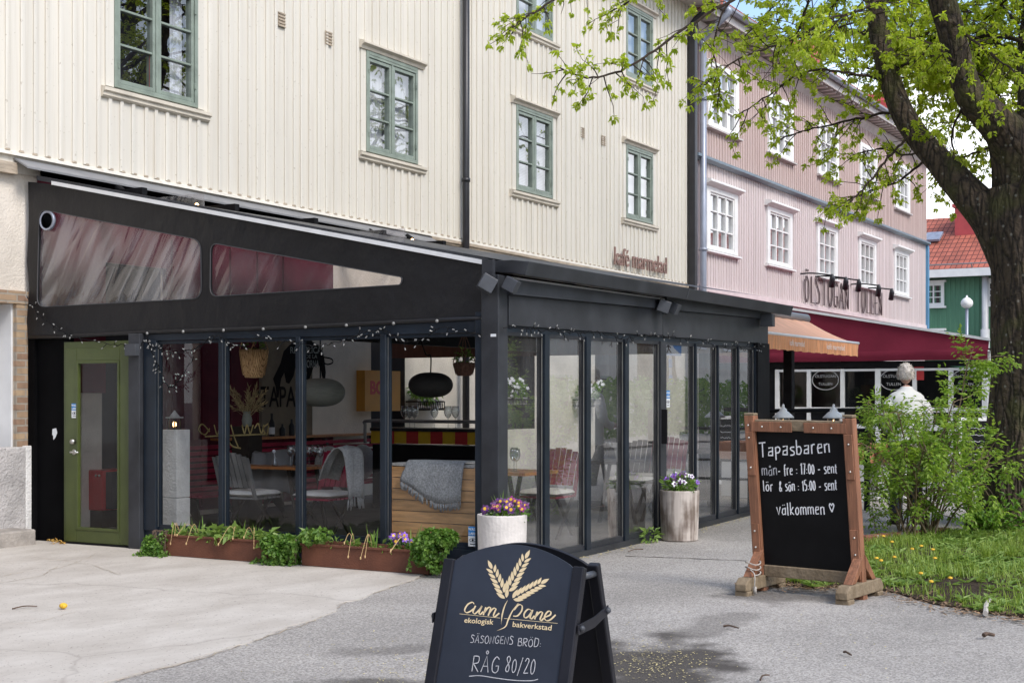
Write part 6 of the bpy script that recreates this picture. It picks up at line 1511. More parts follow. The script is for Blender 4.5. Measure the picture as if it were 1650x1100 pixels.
# ------------------------------------------------------------------ things on the open terrace behind the chalkboard
fn = root('terrace_ledge', atd(1320, 700, 18.6), 'black ledge carrying the two white lanterns behind the chalkboard', 'ledge')
A, B = atd(1236, 690, 18.8), atd(1402, 692, 18.2)
d_ = (B - A); pz = V((0, 0, 1)); sd_ = d_.normalized().cross(pz)
q = MB(); q.obox(V((A.x, A.y, A.z - .02)), V((d_.x, d_.y, 0)), sd_ * .30, (0, 0, .035)); q.build('ledge_top', M['black'], fn)
for t in (.03, .5, .97): 
    p = A + d_ * t; q = MB(); q.box(p.x - .03, p.x + .03, p.y - .03, p.y + .03, gz(p.x), A.z - .021); q.build('leg', M['black'], fn)
for zz in (.55, .8): MB().tube([V((A.x, A.y, gz(A.x) + zz - .2)), V((B.x, B.y, gz(B.x) + zz - .2))], .018, 6).build('rail', M['black'], fn)
MB().tube([atd(1236, 662, 19.4), atd(1410, 660, 19.0)], .03, 6).build('upper_rail', M['black'], fn)
for k, (px, lab) in enumerate(((1268, 'white dome lantern with a lit candle behind the left end of the chalkboard'), (1349, 'white dome lantern with a lit candle behind the right end of the chalkboard'))):
    c = A + d_ * ((px - 1236) / 166) + sd_ * .15; c.z = A.z + .016
    t_ = root('lantern', c, lab, 'lantern', 'white lanterns on the black ledge')
    q = MB(); q.lathe([(.085, 0), (.088, .015), (.02, .02)], c, 20); q.build('base', M['whitemetal'], t_, smooth=True)
    q = MB(); q.lathe([(.075, .02), (.075, .13)], c, 20); q.build('glass', M['wineglass'], t_, smooth=True)
    for a_ in range(4): q = MB(); x_, y_ = math.cos(a_ * 1.57 + .4) * .078, math.sin(a_ * 1.57 + .4) * .078; q.tube([c + V((x_, y_, .016)), c + V((x_, y_, .13))], .005, 5); q.build('bar', M['whitemetal'], t_)
    q = MB(); q.lathe([(.135, .125), (.14, .135), (.11, .165), (.075, .20), (.05, .215), (.045, .24), (.02, .26), (.015, .30), (.004, .31)], c, 24); q.build('dome', M['whitemetal'], t_, smooth=True)
    q = MB(); q.lathe([(.03, .02), (.03, .07)], c, 12); q.build('candle', M['cushion'], t_, smooth=True)
    q = MB(); q.ball(c + V((0, 0, .088)), (.010, .010, .02), 8, 6); q.build('flame', M['flame'], t_, smooth=True)
for k, (px, lab) in enumerate(((1396, 'terracotta trough on a white stand seen beside the chalkboard post'), (1440, 'terracotta trough on a white stand seen through the middle of the rose bush'))):
    c = atd(px, 745, 19.5); t_ = root('terracotta_trough', (c.x, c.y, gz(c.x)), lab, 'planter', 'terracotta troughs behind the rose bush')
    q = MB(); q.prism([(c.x - .30, c.y - .12, c.z), (c.x + .30, c.y - .12, c.z), (c.x + .34, c.y - .15, c.z + .26), (c.x - .34, c.y - .15, c.z + .26)], (0, .26, 0)); q.build('trough', M['terracotta'], t_, bevel=.01)
    for dx in (-.26, .26): q = MB(); q.box(c.x + dx - .03, c.x + dx + .03, c.y - .10, c.y + .12, gz(c.x), c.z - .001); q.build('leg', M['white'], t_)
c = atd(1577, 690, 20.5); t_ = root('small_chalkboard', (c.x, c.y, gz(c.x)), 'small white framed chalkboard by the beer hall beside the tree trunk', 'sign board')
ux = V((RT[0], RT[1], 0)); q = MB(); q.obox(V((c.x, c.y, gz(c.x))) - ux * .28, ux * .56, V((FW[0], FW[1], 0)) * .04, (0, 0, 1.08)); q.build('frame', M['white'], t_)
q = MB(); q.obox(V((c.x, c.y, gz(c.x) + .1)) - ux * .235 - V((FW[0], FW[1], 0)) * .006, ux * .47, V((FW[0], FW[1], 0)) * .0055, (0, 0, .93)); q.build('slate', M['chalkboard'], t_)
q = MB(); r_ = random.Random(5)
for k in range(6):
    z = gz(c.x) + .92 - k * .09; q.ribbon([V((c.x, c.y, z)) + ux * (-.18 + .03 * i) - V((FW[0], FW[1], 0)) * .008 + V((0, 0, r_.uniform(-.012, .012))) for i in range(10)], .010, V((-FW[0], -FW[1], 0)))
q.build('chalk_scrawl', M['chalk_dim'], t_)
# ------------------------------------------------------------------ inside the glazed terrace
def drape(name, mat, parts, label, fr=None, thick=.012, cat='blanket'):
    """woollen throw: lists of cross-lines (each a list of points) skinned to a thick sheet"""
    mb = MB(); n_ = len(parts); m_ = len(parts[0]); vs = [p for l in parts for p in l]
    mb.add(vs, [(i * m_ + j, i * m_ + j + 1, (i + 1) * m_ + j + 1, (i + 1) * m_ + j) for i in range(n_ - 1) for j in range(m_ - 1)])
    if fr:
        r_ = random.Random(4)
        for a, b in zip(parts[-1][:-1], parts[-1][1:]):
            for k in range(2):
                p = V(a).lerp(V(b), r_.random()); mb.tube([p, p + V((r_.uniform(-.008, .008), r_.uniform(-.012, .012), -fr * r_.uniform(.7, 1.1)))], .0035, 4)
    o = mb.build(name, mat, smooth=True); s = o.modifiers.new('thick', 'SOLIDIFY'); s.thickness = thick
    return tag(o, label, cat)
XS = EX + .16
ya, yb = onX(771, 800, XS).y, onX(626, 800, XS).y
zt_ = onX(700, 752, XS).z
sc_ = root('slatted_screen', (XS, (ya + yb) / 2, .06), 'oak slatted bench back right behind the corner pane', 'bench back')
q = MB(); nb = 8; z0_ = .10
for k in range(nb):
    a = z0_ + (zt_ - z0_) * k / nb; b = z0_ + (zt_ - z0_) * (k + 1) / nb - .007; q.box(XS, XS + .028, ya, yb, a, b)
q.build('boards', M['oak'], sc_)
MB().box(XS + .029, XS + .06, ya, yb, .07, zt_ - .01).build('backing', M['darkwood'], sc_)
MB().box(XS + .01, XS + .5, ya, yb, zt_ + .001, zt_ + .025).build('patterned_top', M['wool_pale'], sc_)
for y_ in (ya - .0, yb - .045): MB().box(XS - .006, XS - .001, y_, y_ + .045, z0_, zt_).build('end_stile', M['oak'], sc_)
# throw over the screen
p0, p1 = onX(750, 745, XS).y, onX(657, 745, XS).y
lines = []; N_ = 30
for i, (dx, z) in enumerate(((.30, .032), (.15, .036), (.03, .04), (-.015, .02), (-.03, -.05), (-.032, -.12), (-.032, -.19), (-.034, -.26), (-.034, -.32))):
    l = []
    for j in range(N_ + 1):
        t = j / N_; y = p0 + (p1 - p0) * t
        sag = max(0, -z) / .32; z2 = z
        if z < -.1: z2 = z * (1.0 - .42 * max(0, t - .45) * 1.8) + (-.03 * math.sin(t * 5) * sag)
        w_ = noise.noise(V((t * 5, z * 3, 1))) * .022 + .012 * math.sin(t * 16 + z * 9) * sag
        l.append(V((XS + dx - abs(w_) * 1.2 - .012, y + (.05 * sag if t > .5 else .02 * sag), zt_ + .02 + z2)))
    lines.append(l)
drape('wool_blanket', M['wool'], lines, 'grey wool blanket with fringe draped over the oak slatted bench back', .07)

def chair(x, y, rot, cush, label, tall=.86, mat='greywood'):
    t_ = root('folding_chair', (0, 0, 0), label, 'chair', 'wooden chairs in the glazed terrace')
    w_, d_, sh = .44, .42, .44
    q = MB()
    for k in range(6): q.box(-w_ / 2, w_ / 2, -d_ / 2 + k * .072, -d_ / 2 + k * .072 + .058, sh - .02, sh)
    q.build('seat', M[mat], t_)
    q = MB()
    for k in range(6): q.obox((-w_ / 2 + .02 + k * .068, d_ / 2 - .02, sh + .10), (.055, 0, 0), (0, .018, 0), (0, .13, tall - sh - .12 + .05 * math.sin(math.pi * (k + .5) / 6)))
    q.build('backrest', M[mat], t_)
    for s_ in (-1, 1):
        MB().obox((s_ * w_ / 2 - .015, -d_ / 2, .0), (.03, 0, 0), (0, .03, 0), (0, .36, sh - .02)).build('leg', M['darkwood'], t_)
        MB().obox((s_ * (w_ / 2 - .045) - .015, d_ / 2 + .03, .0), (.03, 0, 0), (0, .03, 0), (0, -.36, sh - .02)).build('leg', M['darkwood'], t_)
        MB().obox((s_ * w_ / 2 - .016, d_ / 2 - .03, sh - .02), (.032, 0, 0), (0, .03, 0), (0, .14, tall - sh)).build('back_post', M[mat], t_)
    t_.location = (x, y, gz(x) + .06); t_.rotation_euler = (0, 0, rot)
    if cush:
        q = MB(); vs = []; n_ = 14
        for sgn in (1, -1):
            for i in range(n_ + 1):
                for j in range(n_ + 1):
                    u, v = -1 + 2 * i / n_, -1 + 2 * j / n_; ed = (1 - u ** 6) * (1 - v ** 6)
                    puff = .045 * ed ** .5 * (1 - .45 * (math.exp(-((u - .45) ** 2 + (v - .45) ** 2) * 18) + math.exp(-((u + .45) ** 2 + (v - .45) ** 2) * 18) + math.exp(-((u - .45) ** 2 + (v + .45) ** 2) * 18) + math.exp(-((u + .45) ** 2 + (v + .45) ** 2) * 18) + math.exp(-(u ** 2 + v ** 2) * 18)))
                    vs.append(V((u * .235, v * .225, sgn * puff * (1 if sgn > 0 else .6) + .03)))
        nn = n_ + 1
        f1 = [(i * nn + j, (i + 1) * nn + j, (i + 1) * nn + j + 1, i * nn + j + 1) for i in range(n_) for j in range(n_)]; o_ = nn * nn
        Rz = Matrix.Rotation(rot, 3, 'Z'); base = V((x, y, gz(x) + .06 + sh))
        q.add([base + Rz @ p for p in vs], f1 + [tuple(o_ + k for k in reversed(f)) for f in f1])
        tag(q.build('seat_cushion', M['cushion'], smooth=True), cush, 'cushion')
    return t_
pA_ = onX(405, 820, 11.75); pB_ = onX(490, 820, 11.75)
chair(11.75, pA_.y, rad(90), 'cream tufted cushion on the grey slatted chair in the second terrace pane', 'grey slatted chair facing right in the second terrace pane', .88)
chair(11.95, pB_.y - .1, rad(-90), 'cream tufted cushion on the chair with the fringed blanket', 'burgundy chair with a fringed grey blanket over its back in the third terrace pane', .92, 'burgundy_slat')
# fringed throw hanging over the chair back
XBk = 11.9; y0_, y1_ = onX(583, 800, XBk).y, onX(520, 800, XBk).y
lines = []
for i, (dy, z) in enumerate(((.26, .70), (.20, .84), (.13, .95), (.06, 1.02), (.0, 1.035), (-.05, 1.0), (-.07, .92), (-.08, .82), (-.085, .72), (-.09, .62), (-.09, .52))):
    l = []
    for j in range(16):
        t = j / 15; l.append(V((XBk - .24 + .34 * t + .02 * math.sin(t * 9), y0_ + .10 + dy + .02 * math.sin(t * 11 + i * .4) + .03 * t, z + .02 * math.sin(t * 4))))
    lines.append(l)
drape('wool_blanket', M['wool_pale'], lines, 'pale grey blanket with white fringe hanging from a chair back in the third pane', .11)
XG = 11.9; a, b = onX(428, 800, XG).y, onX(362, 800, XG).y
lines = [[V((XG + .42 + .06 * k + .02 * math.sin(j * .9), a + (b - a) * j / 12, z + .02 * math.sin(j * .5))) for j in range(13)] for k, z in ((0, .50), (.3, .72), (1.0, .93), (1.6, .95), (2.2, .9), (2.5, .7), (2.6, .52))]
drape('wool_blanket', M['greymetal'], lines, 'dark grey blanket hung over the burgundy bench behind the slatted chair')
def table(x, y, sx, sy, h_, mat, label):
    t_ = root('cafe_table', (x, y, gz(x) + .06), label, 'table', 'wooden cafe tables in the glazed terrace'); z = gz(x) + .06
    q = MB()
    for k in range(5): q.box(x - sx / 2 + k * sx / 5 + .003, x - sx / 2 + (k + 1) * sx / 5 - .003, y - sy / 2, y + sy / 2, z + h_ - .03, z + h_)
    q.build('tabletop', M[mat], t_)
    for i in (-1, 1):
        for j in (-1, 1): MB().obox((x + i * (sx / 2 - .07), y + j * (sy / 2 - .07), z), (.035, 0, 0), (0, .035, 0), (0, -j * .14, h_ - .031)).build('leg', M['darkwood'], t_)
    return V((x, y, z + h_))
tA = table(12.35, onX(447, 775, 12.3).y, .62, 1.05, .735, 'orangewood', 'orange-brown wooden cafe table between the two chairs')
# things to set on tables
GLS = {}
def wineglass(p, label, group, s=1.0):
    if 'w' not in GLS:
        t_ = root('wine_glass', (0, 0, 0), label, 'wine glass', group)
        q = MB(); q.lathe([(.034, 0), (.034, .003), (.006, .008), (.004, .012), (.004, .09), (.008, .10), (.030, .125), (.041, .16), (.040, .195), (.034, .228), (.033, .228), (.038, .195), (.039, .16), (.028, .127), (.002, .105)], (0, 0, 0), 14); q.build('glass', M['wineglass'], t_, smooth=True); GLS['w'] = t_; o = t_
    else: o = copy_tree(GLS['w']); o['label'] = label; o['group'] = group
    o.location = p; o.scale = (s, s, s)
for k, (px, py) in enumerate(((468, 770), (478, 772), (508, 770), (516, 772), (498, 769))):
    c = onX(px, py, 12.2 + .09 * (k % 3)); wineglass((c.x, c.y, tA.z + .001), 'wine glass on the orange-brown table between the two chairs', 'wine glasses on the orange-brown table')
c = onX(443, 770, 12.15); t_ = root('glass_vase', (c.x, c.y, tA.z), 'tiny clear glass vase with a pale flower on the orange-brown table', 'vase')
q = MB(); q.lathe([(.03, .001), (.034, .03), (.02, .07), (.014, .09), (.018, .10)], (c.x, c.y, tA.z), 14); q.build('glass', M['wineglass'], t_, smooth=True); q = MB(); q.tube([(c.x, c.y, tA.z + .02), (c.x, c.y + .01, tA.z + .14)], .003, 5); q.ball((c.x, c.y + .015, tA.z + .16), (.016, .02, .02), 8, 6); q.build('flower', M['petal_white'], t_)
c = onX(454, 765, 12.55); t_ = root('purple_pot', (c.x, c.y, tA.z), 'purple glass pot on the orange-brown table', 'pot'); q = MB(); q.lathe([(.05, .001), (.07, .02), (.075, .14), (.07, .15), (.06, .145)], (c.x, c.y, tA.z), 16); q.build('pot_body', M['pot_purple'], t_, smooth=True)
# burgundy bench along the house wall
bn_ = root('slatted_bench', (14, 11.3, .1), 'burgundy slatted bench running along the house wall in the terrace', 'bench')
q = MB()
for k in range(8): q.box(12.15, 16.8, 11.42 + .018 * k, 11.45 + .018 * k, .46 + k * .068, .46 + k * .068 + .045)
q.build('backrest', M['burgundy_slat'], bn_)
q = MB()
for k in range(5): q.box(12.15, 16.8, 10.95 + k * .09, 11.02 + k * .09, .42, .45)
q.build('seat', M['burgundy_slat'], bn_)
for x in (12.2, 13.7, 15.2, 16.7): MB().prism([(x, 11.0, .08), (x, 11.06, .08), (x, 11.10, .40), (x, 11.46, .40), (x, 11.62, 1.0), (x, 11.56, 1.0), (x, 11.39, .42), (x, 11.40, .08), (x, 11.46, .08)][:7], (.05, 0, 0)).build('bench_frame', M['darkwood'], bn_)
for k in range(3):
    x = 14.2 + k * .75; q = MB(); q.ball((x, 11.32, .68), (.27, .09, .24), 14, 10); tag(q.build('scatter_cushion', M['wool_pale'], smooth=True), ('pale patterned cushion at the near end of the burgundy bench', 'pale patterned cushion in the middle of the burgundy bench', 'pale patterned cushion at the far end of the burgundy bench')[k], 'cushion', 'cushions on the burgundy bench')
# stone pillar and lantern
XP_ = 11.15; a, b = onX(285, 760, XP_).y, onX(256, 760, XP_).y; z_ = onX(270, 692, XP_).z
pl_ = root('stone_pillar', (XP_, (a + b) / 2, .06), 'square grey stone pillar behind the leftmost terrace pane', 'pillar')
MB().box(XP_, XP_ + .2, a, b, .06, .50).build('lower_block', M['plinth_light'], pl_, bevel=.006); MB().box(XP_, XP_ + .2, a + .002, b - .002, .505, z_).build('upper_block', M['plinth_light'], pl_, bevel=.006)
c = V((XP_ + .1, (a + b) / 2, z_)); t_ = root('lantern', c, 'small black lantern glowing on top of the grey stone pillar', 'lantern')
MB().box(c.x - .05, c.x + .05, c.y - .05, c.y + .05, z_ + .001, z_ + .015).build('base', M['black'], t_)
for i in (-1, 1):
    for j in (-1, 1): MB().box(c.x + i * .042 - .006, c.x + i * .042 + .006, c.y + j * .042 - .006, c.y + j * .042 + .006, z_ + .015, z_ + .12).build('bar', M['black'], t_)
q = MB(); q.prism([(c.x - .065, c.y - .065, z_ + .12), (c.x + .065, c.y - .065, z_ + .12), (c.x + .065, c.y + .065, z_ + .12), (c.x - .065, c.y + .065, z_ + .12)], (0, 0, .012)); q.lathe([(.06, .132), (.02, .18), (.005, .20)], (c.x, c.y, z_), 12); q.build('lantern_roof', M['plaster_grey'], t_)
MB().ball((c.x - .0, c.y, z_ + .055), (.02, .02, .03), 8, 6).build('flame', M['flame'], t_, smooth=True)
# red cabinet behind the door
c = onX(152, 790, 11.75); t_ = root('red_cabinet', (11.9, c.y, .06), 'bright red metal cabinet behind the green door', 'cabinet')
a, b = onX(165, 790, 11.7).y, onX(136, 790, 11.7).y; zc = onX(150, 757, 11.7).z; zd = onX(150, 822, 11.7).z
MB().box(11.7, 12.15, a, b, zd, zc).build('body', M['redmetal'], t_, bevel=.015)
MB().box(11.75, 12.1, a - .10, a - .002, zd + .02, zc - .02).build('side_panel', M['interior'], t_)
MB().box(11.72, 12.1, a + .03, b - .03, .06, zd - .001).build('stand', M['darkwood'], t_)
for z in (zc - .06,):
    for dy in (.04, .09): MB().ball((11.69, a + dy, z), .014, 8, 6).build('knob', M['steel'], t_, smooth=True)
# pendant lamps
def pendant(c, r, h_, mat, label, arc=None):
    t_ = root('pendant_lamp', c, label, 'lamp', 'oval pendant lamps'); q = MB()
    q.lathe([(r * math.sin(math.pi * i / 16) ** .75 if 0 < i < 16 else .03, -h_ / 2 * math.cos(math.pi * i / 16)) for i in range(17)], c, 32); q.build('shade', M[mat], t_, smooth=True)
    pts_ = [V(c) + V((0, 0, h_ / 2 - .01)), V(c) + V((0, 0, h_ / 2 + .18))]
    if arc: pts_ = smooth_pts(pts_ + [V(p) for p in arc], 5)
    else: pts_ += [V((c[0], c[1], 2.75))]
    q = MB(); q.tube(pts_, .008, 6); q.build('cable', M['black'], t_)
c = onX(694, 620, 13.1); pendant(c, .245, .275, 'shade_dark', 'dark oval pendant lamp in the pane above the wooden boards', [V((c.x, c.y + .06, 2.02)), V((c.x, c.y + .16, 2.22)), V((c.x, c.y + .32, 2.34))])
c = onX(516, 632, 13.3); pendant(c, .29, .33, 'shade_pale', 'pale oval pendant lamp in the third terrace pane')
# hanging baskets
def basket(c, r, h_, mat, label, dark=False):
    t_ = root('hanging_basket', c, label, 'basket', 'hanging baskets in the terrace'); q = MB()
    q.lathe([(.01, -h_ / 2), (r * .62, -h_ / 2 + .005), (r * .75, -h_ * .3), (r * .92, h_ * .15), (r, h_ / 2), (r * .93, h_ / 2), (r * .85, h_ * .15), (.02, h_ * .1)], c, 28); q.build('basket_body', M[mat], t_, smooth=True)
    q = MB()
    for k in range(4):
        a = k * 1.571 + .5; p = V(c) + V((r * math.cos(a), r * math.sin(a), h_ / 2)); q.tube(smooth_pts([p, V(c) + V((r * .75 * math.cos(a + .3), r * .75 * math.sin(a + .3), h_ / 2 + .10)), V(c) + V((0, 0, h_ / 2 + .32))], 4), .006, 5)
    for k in range(12):
        a = k * .5236; q.tube([V(c) + V((r * 1.02 * math.cos(a), r * 1.02 * math.sin(a), h_ / 2 - .01)), V(c) + V((r * .9 * math.cos(a + .26), r * .9 * math.sin(a + .26), 0)), V(c) + V((r * .76 * math.cos(a), r * .76 * math.sin(a), -h_ * .4))], .004, 4)
    q.build('macrame', M[mat], t_)
    q = MB(); leaf_clump(q, V(c) + V((0, 0, h_ / 2 + .05)), (r * .7, r * .7, .09), 60, .06, .03, -.2, 3); q.build('plant', M['ivy'], t_)
c = onX(409, 586, 11.35); basket(c, .145, .29, 'wicker', 'straw basket with a green plant hanging behind the second terrace pane')
c = onX(748, 595, 12.6); basket(c, .115, .14, 'wicker_dark', 'small dark basket hanging behind the corner pane')
# flower racks on the house wall
for k, (px, py, w_, lab) in enumerate(((688, 652, .72, 'wire flower rack with white flowers on the cream wall left of the inner downpipe'), (830, 648, .72, 'wire flower rack on the cream wall behind the first folding pane'), (950, 648, .80, 'wire flower rack on the cream wall behind the third folding pane'))):
    p = onY(px, py, W - .12); t_ = root('flower_rack', p, lab, 'flower box', 'flower racks on the cream wall'); q = MB()
    for z in (-.06, .05): q.tube([(p.x - w_ / 2, W + .03, p.z + z), (p.x - w_ / 2, W - .2, p.z + z), (p.x + w_ / 2, W - .2, p.z + z), (p.x + w_ / 2, W + .03, p.z + z)], .012, 6)
    for i in range(15): x = p.x - w_ / 2 + w_ * i / 14; q.tube([(x, W - .0, p.z - .08), (x, W - .2, p.z - .08), (x, W - .215, p.z + .05)], .008, 5)
    q.build('wire_rack', M['black'], t_)
    q = MB(); q.box(p.x - w_ / 2 + .02, p.x + w_ / 2 - .02, W - .17, W + .0, p.z - .04, p.z + .09); q.build('trough', M['plaster_grey'], t_)
    q = MB(); leaf_clump(q, (p.x, W - .1, p.z + .2), (w_ / 2, .14, .17), 260, .10, .04, .1, 60 + k); q.build('leaves', M['ivy'], t_)
    q = MB(); r_ = random.Random(k)
    for i in range(26): pansy(q, None, V((p.x + r_.uniform(-.5, .5) * w_, W - .12 + r_.uniform(-.14, .05), p.z + r_.uniform(.1, .42))), (-.6, -.7, .4), .035, r_)
    q.build('petals', M['petal_white'], t_)
# bar with rail and striped front at the far side
XB_ = 15.3; a, b = onX(772, 700, XB_).y, onX(596, 700, XB_).y; zb1 = onX(690, 690, XB_).z
br_ = root('bar_counter', (XB_, (a + b) / 2, .1), 'dark bar counter with a red and yellow striped front panel', 'bar')
MB().box(XB_, XB_ + .5, a, b, zb1 - .04, zb1).build('counter_top', M['barrel'], br_)
MB().box(XB_ + .06, XB_ + .45, a, b, .1, zb1 - .22).build('counter_body', M['black'], br_)
for i in range(9):
    y0_, y1_ = a + (b - a) * i / 9, a + (b - a) * (i + 1) / 9 - .003; MB().box(XB_ + .02, XB_ + .06, y0_, y1_, zb1 - .20, zb1 - .041).build('front_stripe', M['redpaint'] if i % 2 else M['yellowpaint'], br_)
q = MB(); q.tube(smooth_pts([V((XB_ - .02, a, zb1 + .09)), V((XB_ - .02, (a + b) / 2, zb1 + .09)), V((XB_ - .02, b + .0, zb1 + .09)), V((XB_ - .02, b + .06, zb1 + .03)), V((XB_ - .02, b + .06, zb1 - .2))], 4), .022, 8); q.build('rail', M['greymetal'], br_, smooth=True)
for k, px in enumerate((722, 734, 652, 660, 668, 700)):
    p = onX(px, 690, XB_ + .2); wineglass((p.x, p.y, zb1 + .001), 'wine glass standing on the dark bar counter', 'wine glasses on the bar', 1.25)
# shelf in the dark part, bottles
p0, p1 = onY(395, 705, W - .3), onY(480, 705, W - .3)
t_ = root('wall_shelf', (p0.x, W, p0.z), 'orange-brown wall shelf behind the second terrace pane', 'shelf'); MB().box(13.6, 17.2, W - .32, W - .07, p0.z - .03, p0.z).build('board', M['orangewood'], t_)
for x in (13.8, 15.4, 17.0): MB().prism([(x, W - .07, p0.z - .031), (x, W - .30, p0.z - .031), (x, W - .07, p0.z - .2)], (.03, 0, 0)).build('bracket', M['black'], t_)
for k, (px, lab) in enumerate(((438, 'dark wine bottle with a white label on the wall shelf'), (455, 'short dark jar on the wall shelf beside the labelled bottle'), (470, 'dark carafe on the wall shelf at the third pane'))):
    p = onY(px, 700, W - .2); t_ = root('bottle', (p.x, p.y, p0.z), lab, 'bottle', 'bottles on the wall shelf'); hh = (.30, .16, .22)[k]
    q = MB(); q.lathe([(.036, 0), (.038, .01), (.038, hh * .6), (.014, hh * .78), (.014, hh)], (p.x, p.y, p0.z + .001), 12); q.build('bottle_body', M['barrel'], t_, smooth=True)
    if k == 0: q = MB(); q.lathe([(.0395, .03), (.0395, .12)], (p.x, p.y, p0.z), 12); q.build('bottle_label', M['stickerwhite'], t_)
# dried pampas bunch
p = onX(398, 668, 12.6); t_ = root('dried_grass_vase', (p.x, p.y, p.z - .12), 'bunch of dried pampas grass in a pale vase behind the straw basket', 'vase'); q = MB(); r_ = random.Random(2)
for i in range(34):
    a = r_.uniform(-.6, .6); b_ = r_.uniform(-.25, .25); e = V((p.x + b_ * .3, p.y + a * .45, p.z + r_.uniform(.05, .34))); q.tube([V((p.x, p.y, p.z - .05)), e], .0022, 3)
    for k in range(9): f = k / 9; c = V((p.x, p.y, p.z)).lerp(e, .45 + .6 * f); q.leaf(c, (e - p + rnd_dir() * .16).normalized(), rnd_dir(), .07, .012)
q.build('dried_stems', M['strawgrass'], t_); q = MB(); q.lathe([(.05, -.13), (.06, -.06), (.04, .02), (.045, .04)], p, 14); q.build('vase_body', M['shade_pale'], t_, smooth=True)
MB().box(p.x - .12, p.x + .12, p.y - .12, p.y + .12, .06, p.z - .131).build('pedestal', M['darkwood'], t_)
# painted bull and TAPAS lettering on the wall panel
YM = W - .10
t_ = root('wall_mural', (16, YM, 2), 'pale wall panel painted with a black bull and the word TAPAS', 'mural')
MB().box(14.55, 15.62, YM, YM + .045, 1.0, 2.75).build('dark_panel', pm('olive_brown_wall', (.20, .165, .12), .8, .15, 3, spec=.1), t_); MB().box(15.623, 17.0, YM, YM + .045, 1.0, 2.75).build('pale_panel', M['plaster'], t_)
def mp_(x, y): return onY(x, y, YM - .004)
bull = [(446, 640), (444, 622), (440, 610), (452, 585), (457, 566), (470, 552), (484, 546), (500, 548), (512, 556), (520, 566), (523, 580), (525, 600), (524, 612), (520, 612), (517, 596), (512, 584), (505, 592), (501, 604), (496, 616), (491, 618), (495, 600), (490, 590), (482, 588), (476, 592), (473, 606), (466, 618), (461, 616), (458, 600), (453, 610), (450, 630), (449, 640)]
vf = fill([[(x, -y) for x, y in bull]], .0)
q = MB(); q.add([mp_(x, -y) for x, y, z in vf[0]], vf[1]); q.ribbon([mp_(p.x, p.y) for p in smooth_pts([(520, 575, 0), (534, 578, 0), (536, 584, 0), (528, 587, 0), (523, 585, 0)], 4)], .02, (0, -1, 0)); q.build('bull', M['mural'], t_)
def mtext(q, t, x0, x1, yb, yt):
    tm_ = text_mesh(t, 1, 0, bold=.008); wt = max(v[0] for v in tm_[0]); hh = max(v[1] for v in tm_[0]); q.add([mp_(x0 + (x1 - x0) * v[0] / wt, yb + (yt - yb) * v[1] / hh) - V((0, .002, 0)) for v in tm_[0]], tm_[1])
q = MB(); mtext(q, '¡TAPAS!', 413, 492, 655, 622); q.build('lettering', M['mural'], t_)
q = MB(); mtext(q, 'REPÚBLICA', 467, 518, 569, 556); mtext(q, 'DE LA', 492, 511, 577, 571); mtext(q, 'JORNA', 492, 514, 592, 580); q.build('bull_lettering', M['shade_pale'], t_)
# gold script lettering on a dark inner pane
XL = 12.0; t_ = root('gold_lettering', onX(390, 690, XL), 'gold mirror-written script lettering hanging behind the second pane', 'sign'); q = MB()
def gp(x, y): return onX(x, y, XL)
for pts_ in ([(338, 695), (326, 683), (320, 692), (330, 700), (338, 690)], [(345, 684), (350, 700), (356, 684), (360, 700)], [(362, 690), (372, 716), (388, 722)], [(372, 684), (378, 705), (384, 720)], [(390, 684), (394, 698), (398, 684), (403, 698), (408, 684)], [(410, 690), (416, 682), (421, 698), (425, 684)], [(432, 682), (424, 690), (430, 700), (433, 686)], [(330, 703), (430, 699)]):
    q.ribbon([gp(p.x, p.y) for p in smooth_pts([(x, y, 0) for x, y in pts_], 5)], .016, (-1, 0, 0))
q.build('script', M['goldscript'], t_)
# orange coffee cabinet by the dark wall opening
p = onY(590, 600, W - .2); a, b = onY(588, 600, W - .25), onY(645, 600, W - .25); zt2, zb2 = onY(615, 597, W - .25).z, onY(615, 662, W - .25).z
t_ = root('orange_cabinet', (a.x, W - .25, zb2), 'orange wall cabinet with red lettering by the dark wall opening', 'cabinet')
MB().box(a.x, b.x, W - .25, W + .04, zb2, zt2).build('body', M['yellowboard'], t_)
q = MB(); q.add(*place(text_mesh('BOB', .26, .002, bold=.01), (a.x + .12, W - .252, zb2 + .25), (1, 0, 0), (0, 0, 1), (0, -1, 0))); q.build('lettering', M['redpaint'], t_)
# street-side tables inside the folding panes
lbs = ['dark-topped table set with wine glasses behind the first folding panes', 'dark-topped table set with wine glasses behind the third folding pane', 'dark-topped table set with wine glasses right of the middle post']
for k, (px, py) in enumerate(((838, 775), (985, 750), (1110, 720))):
    p = onY(px, py, SY + .75); tp = table(p.x, SY + .8, .7, .6, .74, 'orangewood' if k == 0 else 'darkwood', lbs[k])
    for dx, dy in ((-.2, -.12), (-.13, -.05), (.15, .1)): wineglass((p.x + dx, SY + .8 + dy, tp.z + .001), 'wine glass on the street-side tables inside the folding panes', 'wine glasses on the street-side tables')
    c = chair(p.x + (.75 if k < 2 else -.7), SY + .85, rad(-90), ('cream cushion on the chair behind the second folding pane', 'cream cushion on the chair behind the fourth folding pane', 'cream cushion on the chair right of the middle post')[k], ('burgundy chair behind the second folding pane', 'dark chair behind the fourth folding pane', 'burgundy chair right of the middle post')[k], .9, ('burgundy_slat', 'darkwood', 'burgundy_slat')[k])
p = onY(960, 735, SY + .9); lines = [[V((p.x - .12 + .24 * t / 10 + .01 * math.sin(t), SY + .65 + dy + .025 * math.sin(t * .8 + i), z)) for t in range(11)] for i, (dy, z) in enumerate(((.28, .55), (.24, .8), (.14, 1.0), (.06, 1.03), (-.02, .98), (-.05, .8), (-.06, .62), (-.06, .5)))]
